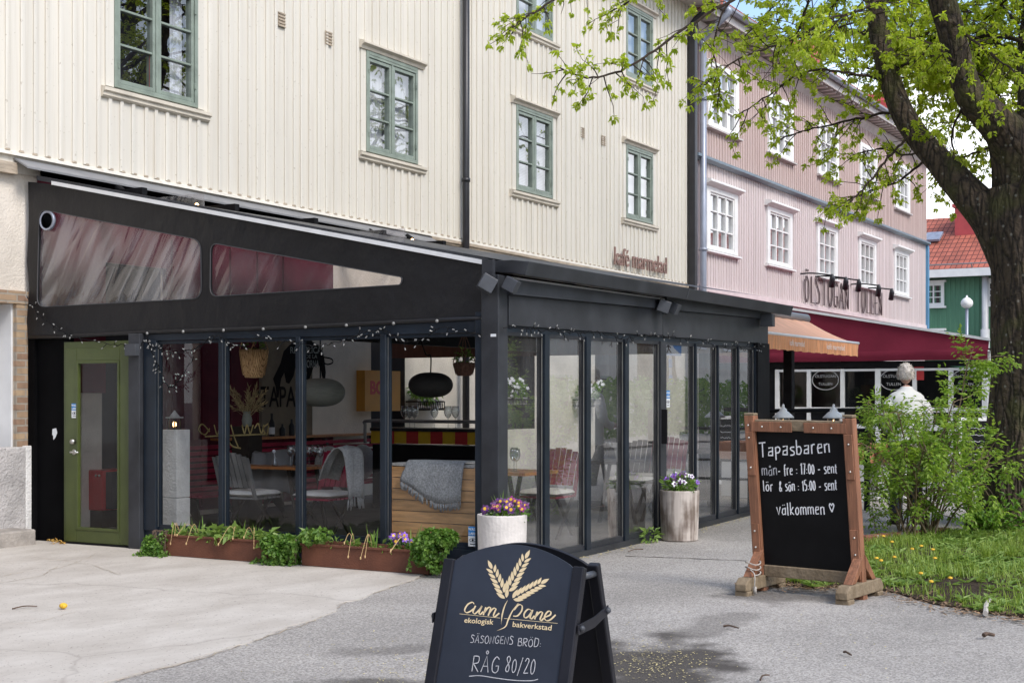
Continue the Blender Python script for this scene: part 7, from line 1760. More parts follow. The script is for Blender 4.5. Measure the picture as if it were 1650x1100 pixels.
drape('wool_blanket', M['wool_pale'], lines, 'pale fringed sheepskin throw on a chair behind the third folding pane', .10)
# ------------------------------------------------------------------ the big street tree
def rough_tube(mb, pts, rads, seg, amp, seed, sub=6):
    P = []; R_ = []
    n = len(pts)
    sp = smooth_pts(pts, sub)
    rr = [v.x for v in smooth_pts([V((r, 0, 0)) for r in rads], sub)]
    vs, fs = [], []; up = None
    for i, p in enumerate(sp):
        d = (sp[min(i + 1, len(sp) - 1)] - sp[max(i - 1, 0)]).normalized()
        if up is None: up = d.orthogonal().normalized()
        up = (up - d * up.dot(d)).normalized(); s_ = d.cross(up)
        for k in range(seg):
            a = 2 * math.pi * k / seg; dr = up * math.cos(a) + s_ * math.sin(a)
            q = p + dr * rr[i]
            h = noise.noise(V((dr.x * 3.2 + seed, dr.y * 3.2, q.z * .9))) * .10 + noise.noise(V((dr.x * 9, dr.y * 9 + seed, q.z * 1.6))) * .07
            vs.append(p + dr * rr[i] * (1 + h * amp))
    m = len(sp)
    for i in range(m - 1):
        for k in range(seg):
            k2 = (k + 1) % seg; fs.append((i * seg + k, i * seg + k2, (i + 1) * seg + k2, (i + 1) * seg + k))
    fs.append(tuple(range((m - 1) * seg, m * seg))); mb.add(vs, fs)
TZ = 16.2
def tp(x, y, dz=0): return atd(x, y, TZ + dz)
tb0 = tp(1655, 868); tb0.z = gz(tb0.x)
tree = root('street_tree', tb0, 'large old street tree with dark mossy trunk and fresh light green leaves', 'tree')
q = MB()
g_ = tb0.z
rough_tube(q, [V((tb0.x, tb0.y, g_ - .1)), V((tb0.x, tb0.y, g_ + .12)), tp(1655, 800), tp(1656, 700), tp(1662, 560), tp(1664, 440), tp(1655, 360), tp(1650, 300)], [.72, .62, .51, .45, .43, .45, .46, .40], 40, 1.0, 3)
rough_tube(q, [tp(1650, 430), tp(1602, 360, .1), tp(1560, 312, .2), tp(1515, 262, .4), tp(1478, 220, .6), tp(1452, 178, .7), tp(1432, 120, .8), tp(1418, 60, .9), tp(1408, -10, 1.0), tp(1385, -120, 1.2), tp(1340, -260, 1.5), tp(1300, -420, 1.8)], [.36, .245, .195, .160, .145, .132, .125, .12, .115, .10, .08, .04], 26, .9, 7)
rough_tube(q, [tp(1652, 330), tp(1640, 262, -.05), tp(1622, 215, -.15), tp(1590, 182, -.25), tp(1562, 150, -.3), tp(1545, 100, -.35), tp(1530, 40, -.4), tp(1515, -20, -.45), tp(1500, -140, -.6), tp(1480, -300, -.8), tp(1490, -460, -1)], [.36, .28, .235, .19, .165, .15, .145, .14, .12, .09, .04], 26, .9, 11)
rough_tube(q, [tp(1655, 330), tp(1668, 240, .1), tp(1665, 160, .2), tp(1660, 100, .3), tp(1668, 20, .5), tp(1700, -120, .8), tp(1740, -300, 1.2)], [.36, .25, .18, .15, .14, .11, .05], 24, .9, 13)
rough_tube(q, [tp(1660, 350), tp(1710, 260, -.6), tp(1780, 150, -1.2), tp(1850, 20, -1.8), tp(1930, -140, -2.4)], [.38, .26, .2, .15, .05], 20, .9, 17)
rough_tube(q, [tp(1660, 350), tp(1690, 200, 1.4), tp(1710, 60, 2.6), tp(1720, -120, 3.8)], [.36, .24, .16, .05], 20, .9, 19)
q.build('trunk', M['bark'], tree, smooth=True)

LV, FLW, TWG = MB(), MB(), MB()
r_ = random.Random(21)
def cluster(p, out, big=1.0):
    """one spring shoot: a tuft of hanging young leaves round a yellow-green bloom"""
    n_ = r_.randint(7, 12)
    for i in range(n_):
        d = (out * .5 + V((r_.gauss(0, .6), r_.gauss(0, .6), r_.gauss(-.35, .45)))).normalized()
        LV.leaf(p + rnd() * .025, d, V((r_.gauss(0, .5), r_.gauss(0, .5), 1)).normalized(), r_.uniform(.042, .080) * big, r_.uniform(.026, .040) * big, .3)
    if r_.random() < .5:
        for i in range(3): 
            d = (out * .4 + rnd()).normalized(); FLW.leaf(p + rnd() * .03, d, rnd(), .04 * big, .028 * big)
def rnd():
    z = r_.uniform(-1, 1); a = r_.uniform(0, 6.283); q = math.sqrt(1 - z * z); return V((q * math.cos(a), q * math.sin(a), z))
def bough(pts, r0, nsub=11, sublen=.8, leafy=1.0, droop=.35, start=.25, spread=1.0, gap=.10):
    P = smooth_pts([V(p) for p in pts], 7); n = len(P)
    TWG.tube([p + rnd() * .012 for p in P], [r0 * (1 - .85 * i / n) + .004 for i in range(n)], 5)
    for k in range(nsub):
        t = start + (1 - start) * (k + r_.random()) / nsub; i = min(n - 2, int(t * (n - 1))); p = P[i]; d = (P[i + 1] - P[i]).normalized()
        s_ = (rnd() * spread + d * .55 + V((0, 0, -droop * .4))).normalized(); L = sublen * r_.uniform(.45, 1.15) * (1 - .35 * t)
        pp = [p]; dd = s_; m = max(4, int(L / gap))
        for j in range(m): dd = (dd + rnd() * .22 + V((0, 0, -droop * .16))).normalized(); pp.append(pp[-1] + dd * L / m)
        TWG.tube(pp, [.0075 * (1 - .7 * j / m) for j in range(m + 1)], 4, False)
        for j in range(1, m + 1):
            if r_.random() < leafy * (.45 + .5 * j / m): cluster(pp[j] + rnd() * .03, dd)
            if r_.random() < leafy * .32:
                e = (dd + rnd() * .9 + V((0, 0, -.2))).normalized(); tip = pp[j] + e * r_.uniform(.08, .22); TWG.tube([pp[j], tip], .0035, 3, False); cluster(tip, e)
    cluster(P[-1], (P[-1] - P[-2]).normalized())
D = 0.0
B = [  # limbs seen in the photograph, each with its own depth
    ([tp(1395, -60, .8), tp(1290, -40, .2), tp(1180, 0, -.6), tp(1085, 60, -1.2), tp(1020, 105, -1.6), tp(955, 125, -1.9), tp(900, 110, -2.1)], .035, 22, .62, .8),
    ([tp(1360, -200, 1.0), tp(1180, -120, .4), tp(1040, -70, -.4), tp(930, -20, -.9), tp(860, 20, -1.2), tp(825, 45, -1.4)], .035, 18, .55, .7),
    ([tp(1410, 20, .9), tp(1330, 40, .3), tp(1260, 70, -.2), tp(1190, 95, -.6), tp(1130, 140, -.8)], .03, 15, .6, .75),
    ([tp(1230, -40, .2), tp(1170, 10, -.2), tp(1150, 70, -.4), tp(1158, 130, -.5), tp(1160, 165, -.5)], .018, 9, .5, .7),
    ([tp(1410, 60, .9), tp(1350, 45, 1.4), tp(1285, 55, 1.8), tp(1220, 30, 2.2)], .03, 14, .8, .8),
    ([tp(1432, 130, .8), tp(1370, 118, .6), tp(1300, 115, .4), tp(1245, 150, .2), tp(1190, 185, .1)], .028, 14, .7, .75),
    ([tp(1470, 215, .6), tp(1430, 255, .2), tp(1395, 300, -.2), tp(1360, 335, -.4)], .026, 12, .6, .7),
    ([tp(1450, 178, .7), tp(1390, 190, 1.2), tp(1320, 205, 1.6), tp(1255, 225, 1.9)], .028, 14, .75, .8),
    ([tp(1500, 250, .5), tp(1450, 290, 1.0), tp(1410, 305, 1.3), tp(1345, 330, 1.6)], .024, 12, .6, .7),
    ([tp(1530, 60, -.4), tp(1470, 100, .4), tp(1400, 110, 1.4), tp(1330, 95, 2.4)], .03, 15, .9, .85),
    ([tp(1560, 150, -.3), tp(1535, 215, .3), tp(1545, 270, .9), tp(1570, 310, 1.4)], .022, 11, .6, .75),
    ([tp(1530, 30, -.4), tp(1560, 60, -1.0), tp(1600, 90, -1.6), tp(1640, 120, -2.0)], .026, 12, .6, .8),
    ([tp(1660, 100, .3), tp(1610, 70, 1.0), tp(1560, 50, 1.8), tp(1480, 60, 2.8)], .03, 15, .9, .9),
    ([tp(1665, 160, .2), tp(1620, 120, 1.4), tp(1570, 100, 2.6)], .03, 14, .9, .9),
    ([tp(1660, 220, .2), tp(1590, 240, 1.5), tp(1540, 260, 2.6), tp(1500, 300, 3.2)], .028, 13, .7, .75),
    ([tp(1415, 20, .9), tp(1450, -20, 1.8), tp(1470, 30, 2.6), tp(1450, 100, 3.2), tp(1430, 160, 3.6)], .028, 14, .9, .9),
    ([tp(1400, -60, 1.0), tp(1330, -40, 1.8), tp(1260, 0, 2.6), tp(1200, 60, 3.2)], .03, 16, .9, .85),
    ([tp(1385, -120, 1.2), tp(1280, -90, 1.0), tp(1150, -60, .8), tp(1060, -20, .6), tp(980, 20, .5)], .032, 16, .7, .7),
    ([tp(1520, -30, -.5), tp(1440, -10, -1.6), tp(1380, 20, -2.4), tp(1330, 30, -3.0)], .028, 14, .7, .75),
    ([tp(1500, -140, -.6), tp(1420, -60, -.2), tp(1360, -10, .4), tp(1310, 40, 1.0)], .03, 15, .8, .8),
    ([tp(1545, 100, -.35), tp(1590, 130, .8), tp(1620, 180, 1.6), tp(1600, 250, 2.0)], .024, 12, .7, .75),
    ([tp(1620, 215, -.2), tp(1600, 190, -.9), tp(1585, 178, -1.3), tp(1590, 190, -1.6)], .012, 4, .25, .7),
    ([tp(1478, 220, .6), tp(1500, 225, -.1), tp(1520, 205, -.6)], .012, 3, .22, .6),
    ([tp(1640, 40, .4), tp(1600, 0, 1.4), tp(1530, -10, 2.4), tp(1450, 20, 3.4)], .03, 15, .9, .9),
    ([tp(1550, 110, -.3), tp(1500, 70, -.9), tp(1440, 60, -1.6)], .022, 10, .6, .75),
    ([tp(1490, 240, .5), tp(1460, 250, 1.4), tp(1420, 240, 2.2), tp(1370, 250, 2.8)], .022, 11, .7, .75),
]
for pts_, r0, ns, sl2, lf in B: bough(pts_, r0 * .55, int(ns * 1.4), sl2, lf)
for k in range(40):                                   # finer spray filling the upper right
    x0_, y0_ = r_.uniform(1270, 1680), r_.uniform(-80, 230); dz_ = r_.uniform(-1.8, 4.5)
    if y0_ > 40 + (x0_ - 1270) * .55: y0_ *= .4
    if x0_ > 1370 and dz_ < 1.2: dz_ += 2.6
    a = r_.uniform(0, 6.283); p = tp(x0_, y0_, dz_); d = V((math.cos(a), math.sin(a), .15)) * r_.uniform(.5, 1.0)
    bough([p - d + V((0, 0, .25)), p, p + d * .8 + V((0, 0, -.12))], .010, 14, .6, .95, start=.05)
# the rest of the crown, above and behind the frame
tops = [tp(1385, -120, 1.2), tp(1340, -260, 1.5), tp(1500, -140, -.6), tp(1480, -300, -.8), tp(1700, -120, .8), tp(1740, -280, 1.2), tp(1850, 20, -1.8), tp(1720, -120, 3.6), tp(1780, 150, -1.2), tp(1690, 200, 1.4)]
for k in range(46):
    p = tops[k % len(tops)]; a = r_.uniform(0, 6.283); L = r_.uniform(2.0, 4.2); e = r_.uniform(.05, .9)
    d = V((math.cos(a), math.sin(a), e)).normalized()
    pts_ = [p, p + d * L * .4 + V((0, 0, .15)), p + d * L * .75, p + d * L + V((0, 0, -.35))]
    # keep these out of the part of the picture where the photograph shows bare wall
    bad = False
    for s_ in pts_ + [pts_[-1] + V((0, 0, -.5))]:
        dz = s_.x * FW[0] + s_.y * FW[1]; sx_ = CX + FPX * (s_.x * RT[0] + s_.y * RT[1]) / dz; sy_ = HY - FPX * (s_.z - EYE) / dz
        if sx_ < 1420 and sy_ > -60: bad = True
        if sx_ < 1150 : bad = True
    if not bad: bough(pts_, .04, 16, 1.0, .85, start=.1, gap=.13)
TWG.build('twigs', M['bough'], tree); cr_ = LV.build('crown', M['treeleaf'], tree); FLW.build('bloom', M['treeflower'], tree)
print('tree leaves', len(LV.f) // 2)
# trees over the road, mirrored in the upper panes
for k, (x, y, s_, rz, lab) in enumerate(((26, -2.5, 1.45, 2.0, 'leafy street tree across the road mirrored in the largest green window'), (44, -7, 1.5, 4.2, 'leafy street tree far across the road mirrored in the middle green windows'))):
    c = copy_tree(tree); c.location = (x, y, gz(x)); c.rotation_euler = (0, 0, rz); c.scale = (s_, s_, s_); c['label'] = lab

# clipped hedge across the road, mirrored in the folding panes
hq = MB(); rh = random.Random(77)
for i in range(9000):
    x = rh.uniform(23, 48); f_ = rh.random(); y = -5.2 + rh.uniform(-.6, .6) * (1 - .0 * f_); z = gz(x) + rh.uniform(.05, 1.7 + .25 * noise.noise(V((x * .8, 0, 0))))
    hq.leaf(V((x, y, z)), rnd_dir(), rnd_dir(), .16, .10)
tag(hq.build('hedge', M['bushdark'], loc=(35, -5.2, .3)), 'leafy hedge across the road seen only mirrored in the folding panes', 'hedge')

# ------------------------------------------------------------------ rose bush
SZ = 15.3
def sp_(x, y, dz=0): return atd(x, y, SZ + dz)
rb0 = sp_(1480, 868); rb0.z = gz(rb0.x)
bush = root('rose_bush', rb0, 'loose light green rose bush with arching canes between the chalkboard and the tree', 'shrub')
LF, CN = MB(), MB(); r_ = random.Random(5)
def spray(p, d, L=.16):
    """a compound leaf: leaflets in pairs along a stalk"""
    d = d.normalized(); s_ = d.cross(V((0, 0, 1)));
    if s_.length < .1: s_ = V((1, 0, 0))
    s_.normalize(); n_ = V((r_.gauss(0, .3), r_.gauss(0, .3), 1)).normalized()
    for k in range(3):
        c = p + d * L * (.25 + .28 * k) + V((0, 0, -.02 * k))
        for sg in (-1, 1): LF.leaf(c, (s_ * sg + d * .7 + V((0, 0, -.15))), n_, .058 * r_.uniform(.7, 1.2), .032)
    LF.leaf(p + d * L * .9, d + V((0, 0, -.2)), n_, .06, .034)
def cane(pts, r0, nb, dens=1.0, bl=.45):
    P = smooth_pts([V(p) for p in pts], 6); n = len(P)
    CN.tube(P, [r0 * (1 - .7 * i / n) for i in range(n)], 5)
    for k in range(nb):
        i = int((.22 + .78 * (k + r_.random()) / nb) * (n - 1)); i = min(n - 2, i); p = P[i]; d = (P[i + 1] - P[i]).normalized()
        e = (rnd() + d * .5 + V((0, 0, .2))).normalized(); L = bl * r_.uniform(.4, 1.2); m = 6; pp = [p]
        for j in range(m): e = (e + rnd() * .25 + V((0, 0, -.05))).normalized(); pp.append(pp[-1] + e * L / m)
        CN.tube(pp, [.0055 * (1 - .6 * j / m) for j in range(m + 1)], 4, False)
        for j in range(1, m + 1):
            for _ in range(2 if j > 2 else 1):
                if r_.random() < dens * .8: spray(pp[j], e + rnd() * .9)
ends = [(1402, 650, .5), (1425, 655, .2), (1448, 668, -.2), (1478, 672, .1), (1512, 655, .3), (1535, 650, -.2), (1560, 690, .4), (1400, 720, -.4), (1420, 670, .1), (1405, 780, .3), (1440, 705, .4), (1460, 718, -.4), (1480, 705, .2), (1500, 708, .6), (1520, 695, -.5), (1545, 700, .1), (1570, 720, .3), (1590, 735, -.2), (1610, 745, .0), (1585, 780, -.4), (1560, 760, .5), (1535, 740, -.6), (1425, 740, -.6), (1450, 715, .6), (1490, 720, -.7), (1412, 830, .1), (1560, 810, -.3), (1540, 685, .3), (1470, 735, -.1), (1400, 700, .5)]
for k, (x, y, dz) in enumerate(ends):
    b = sp_(1480 + r_.uniform(-38, 42), 868, r_.uniform(-.25, .25)); b.z = rb0.z; e = sp_(x, y, dz)
    mid = b.lerp(e, .5) + V((r_.uniform(-.06, .06), r_.uniform(-.06, .06), .12)); cane([b, mid, e, e + (e - mid) * .04 + V((0, 0, -.08))], .011, 7, .75, .28)
cane([sp_(1500, 868, .1), sp_(1520, 760, .15), sp_(1545, 660, .2), sp_(1556, 600, .2), sp_(1568, 562, .2)], .012, 14, 1.1, .24)
cane([sp_(1562, 590, .2), sp_(1585, 580, .2), sp_(1606, 572, .2)], .006, 5, 1.0, .14)
CN2 = MB(); CN2.tube(smooth_pts([sp_(1492, 868), sp_(1500, 800), sp_(1510, 720), sp_(1520, 690)]), [.014 - .0006 * i for i in range(16)], 6)
LF.build('leaves', M['shrubleaf'], bush); CN.build('canes', M['cane'], bush); CN2.build('green_cane', M['cane_green'], bush)
# small glossy shrub against the trunk
c = atd(1600, 830, 15.6); c.z = gz(c.x) + .28; q = MB(); q2 = MB(); r2 = random.Random(8)
sh_ = root('small_shrub', (c.x, c.y, gz(c.x)), 'low dense glossy shrub at the foot of the tree trunk', 'shrub')
for k in range(46):
    a = r2.uniform(0, 6.283); L = r2.uniform(.3, .62); e = r2.uniform(.15, 1.3); d = V((math.cos(a) * .8, math.sin(a) * .8, e)).normalized(); b = V((c.x, c.y, gz(c.x))); pp = [b + d * L * t / 5 + V((0, 0, -.04 * (t / 5) ** 2)) for t in range(6)]
    q2.tube(pp, .005, 4, False)
    for t in range(1, 6):
        for _ in range(4): dd = (d + rnd() * 1.1).normalized(); q.leaf(pp[t], dd, V((r2.gauss(0, .3), r2.gauss(0, .3), 1)), r2.uniform(.06, .10), .038)
q.build('leaves', M['shrubleaf2'], sh_); q2.build('stems', M['cane'], sh_)
# ------------------------------------------------------------------ verge with grass and weeds
front = [(1232, 938), (1262, 944), (1310, 948), (1360, 944), (1402, 950), (1450, 958), (1500, 972), (1560, 984), (1620, 992), (1680, 996), (1800, 1004)]
back = [(1800, 830), (1700, 846), (1600, 855), (1520, 862), (1450, 868), (1395, 876), (1340, 890), (1280, 905), (1240, 922)]
pf = []
pp = [onG(*p) for p in front + back]
for i in range(len(pp)):
    a, b = pp[i], pp[(i + 1) % len(pp)]
    for k in range(8):
        p = a.lerp(b, k / 8); nn = noise.noise(V((p.x * 2.5, p.y * 2.5, 0))) * .10; pf.append((p.x + nn, p.y + nn * .6))
q = MB(); q.prism([(x, y, gz(x) + .002) for x, y in pf], (0, 0, .012)); tag(q.build('verge', M['soil'], loc=(0, 0, 0)), kind='structure')
from mathutils import geometry as _g
def inside(x, y):
    c_ = False; n = len(pf)
    for i in range(n):
        x1, y1 = pf[i]; x2, y2 = pf[(i + 1) % n]
        if (y1 > y) != (y2 > y) and x < (x2 - x1) * (y - y1) / (y2 - y1) + x1: c_ = not c_
    return c_
xs_, ys_ = [p[0] for p in pf], [p[1] for p in pf]; r3 = random.Random(3)
gr, wd, n_ = MB(), MB(), 0
while n_ < 24000:
    x, y = r3.uniform(min(xs_), max(xs_)), r3.uniform(min(ys_), max(ys_))
    if not inside(x, y): continue
    n_ += 1
    dn = noise.noise(V((x * 1.4, y * 1.4, 7))) + .35 * noise.noise(V((x * 5, y * 5, 2)))
    if r3.random() > .42 + dn * 1.25: continue
    s_ = 1 + .8 * max(0, noise.noise(V((x * 1.1, y * 1.1, 30))))
    a = r3.uniform(0, 6.283); e = r3.uniform(.1, .9); L = r3.uniform(.05, .14) * s_
    p = V((x, y, gz(x) + .012)); d = V((math.cos(a) * e, math.sin(a) * e, 1)).normalized(); sv = V((-math.sin(a), math.cos(a), 0)) * .0035
    t = p + d * L; t.z -= L * e * .3; m = p + d * L * .55
    gr.add([p - sv, p + sv, m + sv * .8, t, m - sv * .8], [(0, 1, 2, 4), (4, 2, 3)])
tag(gr.build('grass', M['grass'], loc=(pp[0].x, pp[0].y, 0)), 'bright green spring grass on the verge round the tree', 'grass', kind='stuff')
n_ = 0
while n_ < 2000:
    x, y = r3.uniform(min(xs_), max(xs_)), r3.uniform(min(ys_), max(ys_))
    if not inside(x, y): continue
    n_ += 1
    if noise.noise(V((x * 1.0, y * 1.0, 17))) + .3 < r3.uniform(-.2, .7): continue
    for k in range(r3.randint(4, 8)):
        a = r3.uniform(0, 6.283); e = r3.uniform(.1, .7); d = V((math.cos(a), math.sin(a), e)).normalized(); wd.leaf(V((x, y, gz(x) + .015)), d, V((0, 0, 1)), r3.uniform(.06, .15), r3.uniform(.025, .05), .2)
tag(wd.build('ground_weeds', M['weed'], loc=(pp[0].x, pp[0].y, 0)), 'low broad-leaved weeds growing among the verge grass', 'weeds', kind='stuff')
# a taller tuft
p = onG(1592, 905); q = MB(); tuft(q, (p.x, p.y, gz(p.x)), 120, .24, .007, .9, 31, .5); tuft(q, (p.x + .3, p.y - .15, gz(p.x)), 90, .2, .007, .9, 32, .5); tag(q.build('grass_tuft', M['grass'], loc=(p.x, p.y, gz(p.x))), 'tall fresh grass tuft on the verge in front of the tree trunk', 'grass')
dl = [(1412, 918), (1420, 922), (1442, 916), (1470, 902), (1484, 897), (1502, 903), (1506, 918), (1484, 944), (1438, 890), (1424, 880), (1500, 958), (1530, 952)]
proto = None
for k, (x, y) in enumerate(dl):
    p = onG(x, y)
    if proto is None:
        t_ = root('dandelion', (0, 0, 0), 'yellow dandelion flower standing in the verge grass beside the chalkboard', 'flower', 'dandelions on the verge'); q = MB(); q.tube([(0, 0, 0), (.005, 0, .09)], .003, 4); q.build('stalk', M['cane_green'], t_)
        q = MB(); q.lathe([(.004, .086), (.020, .093), (.017, .104), (.004, .108)], (.005, 0, 0), 10); q.build('flower_head', M['petal_yellow'], t_); proto = t_
    else: t_ = copy_tree(proto)
    t_.location = (p.x, p.y, gz(p.x) + .01); t_.rotation_euler = (0, 0, k)
# litter: bark chips along the verge, petals on the damp patch, twigs, leaves
q = MB(); r4 = random.Random(9)
for k in range(1500):
    i = r4.randrange(0, len(front) - 1); p = onG(*front[i]).lerp(onG(*front[i + 1]), r4.random()); x, y = p.x + r4.gauss(-.05, .16), p.y + r4.gauss(-.05, .13); a = r4.uniform(0, 6.283); L = r4.uniform(.012, .05); w_ = L * r4.uniform(.2, .5)
    u, v = V((math.cos(a), math.sin(a), r4.uniform(-.1, .3))) * L, V((-math.sin(a), math.cos(a), r4.uniform(-.1, .2))) * w_; b = V((x, y, gz(x) + .016)); q.quad(b, b + u, b + u + v, b + v)
tag(q.build('bark_chips', M['chips'], loc=(pp[0].x, pp[0].y, 0)), 'brown bark chips and dry leaves scattered along the verge edge', 'litter', kind='stuff')
q = MB()
def petals(px, py, sx_, sy_, n):
    for k in range(n):
        x, y = r4.gauss(px, sx_), r4.gauss(py, sy_)
        if y < 860: continue
        p = onG(x, y); a = r4.uniform(0, 6.283); L = r4.uniform(.006, .014); w_ = L * .55; u, v = V((math.cos(a), math.sin(a), r4.uniform(0, .3))) * L, V((-math.sin(a), math.cos(a), r4.uniform(0, .2))) * w_; b = V((p.x, p.y, gz(p.x) + .006)); q.quad(b, b + u, b + u + v, b + v)
petals(1045, 1064, 30, 17, 430); petals(1115, 1072, 26, 18, 150); petals(650, 1085, 60, 14, 160); petals(500, 1020, 260, 60, 120); petals(1250, 1020, 200, 60, 200); petals(620, 1050, 120, 40, 140)
for k in range(420):
    x = r4.uniform(EX + .1, XF); y = SY - .06 - abs(r4.gauss(0, .07)); a = r4.uniform(0, 6.283); L = r4.uniform(.012, .03); u, v = V((math.cos(a), math.sin(a), .1)) * L, V((-math.sin(a), math.cos(a), .1)) * L * .6; b = V((x, y, gz(x) + .006)); q.quad(b, b + u, b + u + v, b + v)
tag(q.build('fallen_petals', M['litter'], loc=(9, 3, 0)), 'tiny yellow-brown petals fallen on the asphalt', 'litter', kind='stuff')
tw = [((1166, 1013), (1190, 1016), 'thin brown twig on the asphalt below the chalkboard', .008), ((1036, 887), (1012, 891), 'dark twig on the asphalt near the folding panes', .006), ((1585, 1030), (1603, 1030), 'short thick piece of bark on the asphalt at the right edge', .016), ((1588, 995), (1596, 972), 'grey broken stick lying across the verge edge', .020), ((1225, 1100), (1240, 1092), 'curled brown twig at the bottom edge of the asphalt', .006), ((20, 984), (60, 980), 'long thin twig lying on the pale concrete', .006), ((1360, 1055), (1372, 1060), 'small dark twig on the asphalt right of centre', .008), ((940, 960), (955, 955), 'small twig on the asphalt right of the A-board', .006)]
for a, b, lab, r0 in tw:
    A, B_ = onG(*a), onG(*b); z = r0 + .012; mid = (A + B_) / 2 + V((.01, .015, 0)); q = MB()
    P = [V((A.x, A.y, gz(A.x) + z)), V((mid.x, mid.y, gz(mid.x) + z + .008)), V((B_.x, B_.y, gz(B_.x) + z))]; q.tube(smooth_pts(P, 4), [r0, r0 * .95, r0 * .9, r0 * .9, r0 * .85, r0 * .8, r0 * .8, r0 * .75, r0 * .6][:len(smooth_pts(P, 4))], 6)
    tag(q.build('twig', M['twig'] if 'grey' not in lab else M['rope']), lab, 'twig')
for a, lab in (((1268, 905), 'x'),): pass
p = onG(102, 983); q = MB(); q.ball((p.x, p.y, .035), (.03, .03, .022), 8, 6); tag(q.build('fallen_flower', M['petal_yellow']), 'single yellow flower head dropped on the pale concrete', 'flower')
# autumn leaves by the door sill
q = MB()
for k in range(60):
    x, y = (r4.uniform(52, 68), r4.uniform(868, 872)) if k < 20 else (r4.uniform(80, 108), r4.uniform(872, 878)); p = onG(x, y); q.leaf(V((p.x, p.y, .012 + r4.random() * .03)), rnd(), V((0, 0, 1)), .05, .03)
tag(q.build('dry_leaves', pm('dry_yellow_leaves', (.50, .30, .07), .9, .3, 30, island=.3), loc=(10.6, 11.8, 0)), 'little heap of dry yellow leaves by the black boarding beside the door', 'leaves')
# low brick kerb behind the bush
A, B_ = onG(1395, 876), onG(1530, 858); d = (B_ - A); q = MB(); q.obox(V((A.x, A.y, gz(A.x) - .02)), V((d.x, d.y, 0)), V((.1, .08, 0)), (0, 0, .10)); tag(q.build('brick_kerb', brickmat('red_kerb_brick', (.30, .10, .07), (.20, .07, .05), (.3, .27, .24), 1, .6, .22, .5, .012), bevel=.008), 'low worn red brick kerb behind the rose bush', 'kerb')
# ------------------------------------------------------------------ standing man seen from behind
PZ = 16.6
pc = atd(1460, 640, PZ); px_, py_ = pc.x, pc.y; g0 = gz(px_)
H = atd(1457, 585, PZ).z - g0
fr_, rt_ = V((FW[0], FW[1], 0)), V((RT[0], RT[1], 0))
man = root('person', (px_, py_, g0), 'grey-haired person in a white shirt seen from behind beyond the rose bush', 'person')
def bpnt(r, f, z): return V((px_, py_, g0)) + rt_ * r + fr_ * f + V((0, 0, z * H))
def skin_mesh(name, joints, edges, mat, parent, lv=2):
    me = bpy.data.meshes.new(name); off = WL[parent]
    me.from_pydata([tuple(p - off) for p, r in joints], edges, []); me.update()
    o = bpy.data.objects.new(name, me); C.objects.link(o); o.parent = parent; WL[o] = off
    m = o.modifiers.new('skin', 'SKIN'); m.use_smooth_shade = True
    sv = me.skin_vertices[0].data
    for i, (p, r) in enumerate(joints): sv[i].radius = (r if isinstance(r, tuple) else (r, r))
    sv[0].use_root = True
    s = o.modifiers.new('sub', 'SUBSURF'); s.levels = lv; s.render_levels = lv
    me.materials.append(mat); return o
# body (skin): pelvis, spine, neck, arms with hands, legs
J = [(bpnt(0, 0, .52), .13), (bpnt(0, -.01, .60), .12), (bpnt(0, -.02, .70), .10), (bpnt(0, -.02, .775), .09), (bpnt(.0, -.015, .835), .06), (bpnt(.0, .0, .868), .055),
     (bpnt(-.16, -.02, .785), .045), (bpnt(-.235, -.01, .66), .036), (bpnt(-.17, .20, .585), .034), (bpnt(-.12, .26, .59), .03),
     (bpnt(.16, -.02, .785), .045), (bpnt(.245, -.01, .66), .036), (bpnt(.19, .20, .585), .034), (bpnt(.14, .26, .59), .03),
     (bpnt(-.10, 0, .47), .095), (bpnt(-.11, .01, .27), .062), (bpnt(-.12, -.01, .05), .045), (bpnt(-.13, .12, .02), .035),
     (bpnt(.10, 0, .47), .095), (bpnt(.11, .01, .27), .062), (bpnt(.12, -.01, .05), .045), (bpnt(.14, .12, .02), .035)]
E_b = [(0, 1), (1, 2), (2, 3), (3, 4), (4, 5), (3, 6), (6, 7), (7, 8), (8, 9), (3, 10), (10, 11), (11, 12), (12, 13), (0, 14), (14, 15), (15, 16), (16, 17), (0, 18), (18, 19), (19, 20), (20, 21)]
for s_, w_ in ((-1, 9), (1, 13)):                       # fingers and thumbs
    wp = J[w_][0]
    for k in range(4):
        b = len(J); J.append((wp + fr_ * .045 + V((0, 0, .028 - .017 * k)) - rt_ * s_ * .01, .009)); J.append((wp + fr_ * (.095 - .006 * abs(k - 1.3)) + V((0, 0, .026 - .019 * k)) - rt_ * s_ * .03, .007)); E_b += [(w_, b), (b, b + 1)]
    b = len(J); J.append((wp + fr_ * .02 + V((0, 0, .05)) - rt_ * s_ * .025, .010)); E_b += [(w_, b)]
body = skin_mesh('body', J, E_b, M['skin'], man)
# head with ears, nose, brow and jaw
hc = bpnt(.0, .015, .932)
mb = MB(); vs = []; NR, NS = 26, 32
for j in range(NR + 1):
    t = math.pi * j / NR
    for k in range(NS):
        a = 2 * math.pi * k / NS; x, y, z = math.sin(t) * math.cos(a), math.sin(t) * math.sin(a), -math.cos(t)
        rx, ry, rz = .076, .098, .118
        if z < 0: rx *= 1 - .20 * z * z; ry *= 1 - .14 * z * z
        f_ = y * ry + (.018 * math.exp(-((x * 5) ** 2 + ((z + .12) * 4) ** 2)) if y > 0 else 0) - (.006 * math.exp(-(((abs(x) - .38) * 6) ** 2 + ((z - .08) * 7) ** 2)) if y > 0 else 0) + (.006 * math.exp(-((x * 3) ** 2 + ((z + .55) * 9) ** 2)) if y > 0 else 0)
        vs.append(hc + rt_ * (x * rx) + fr_ * f_ + V((0, 0, z * rz)))
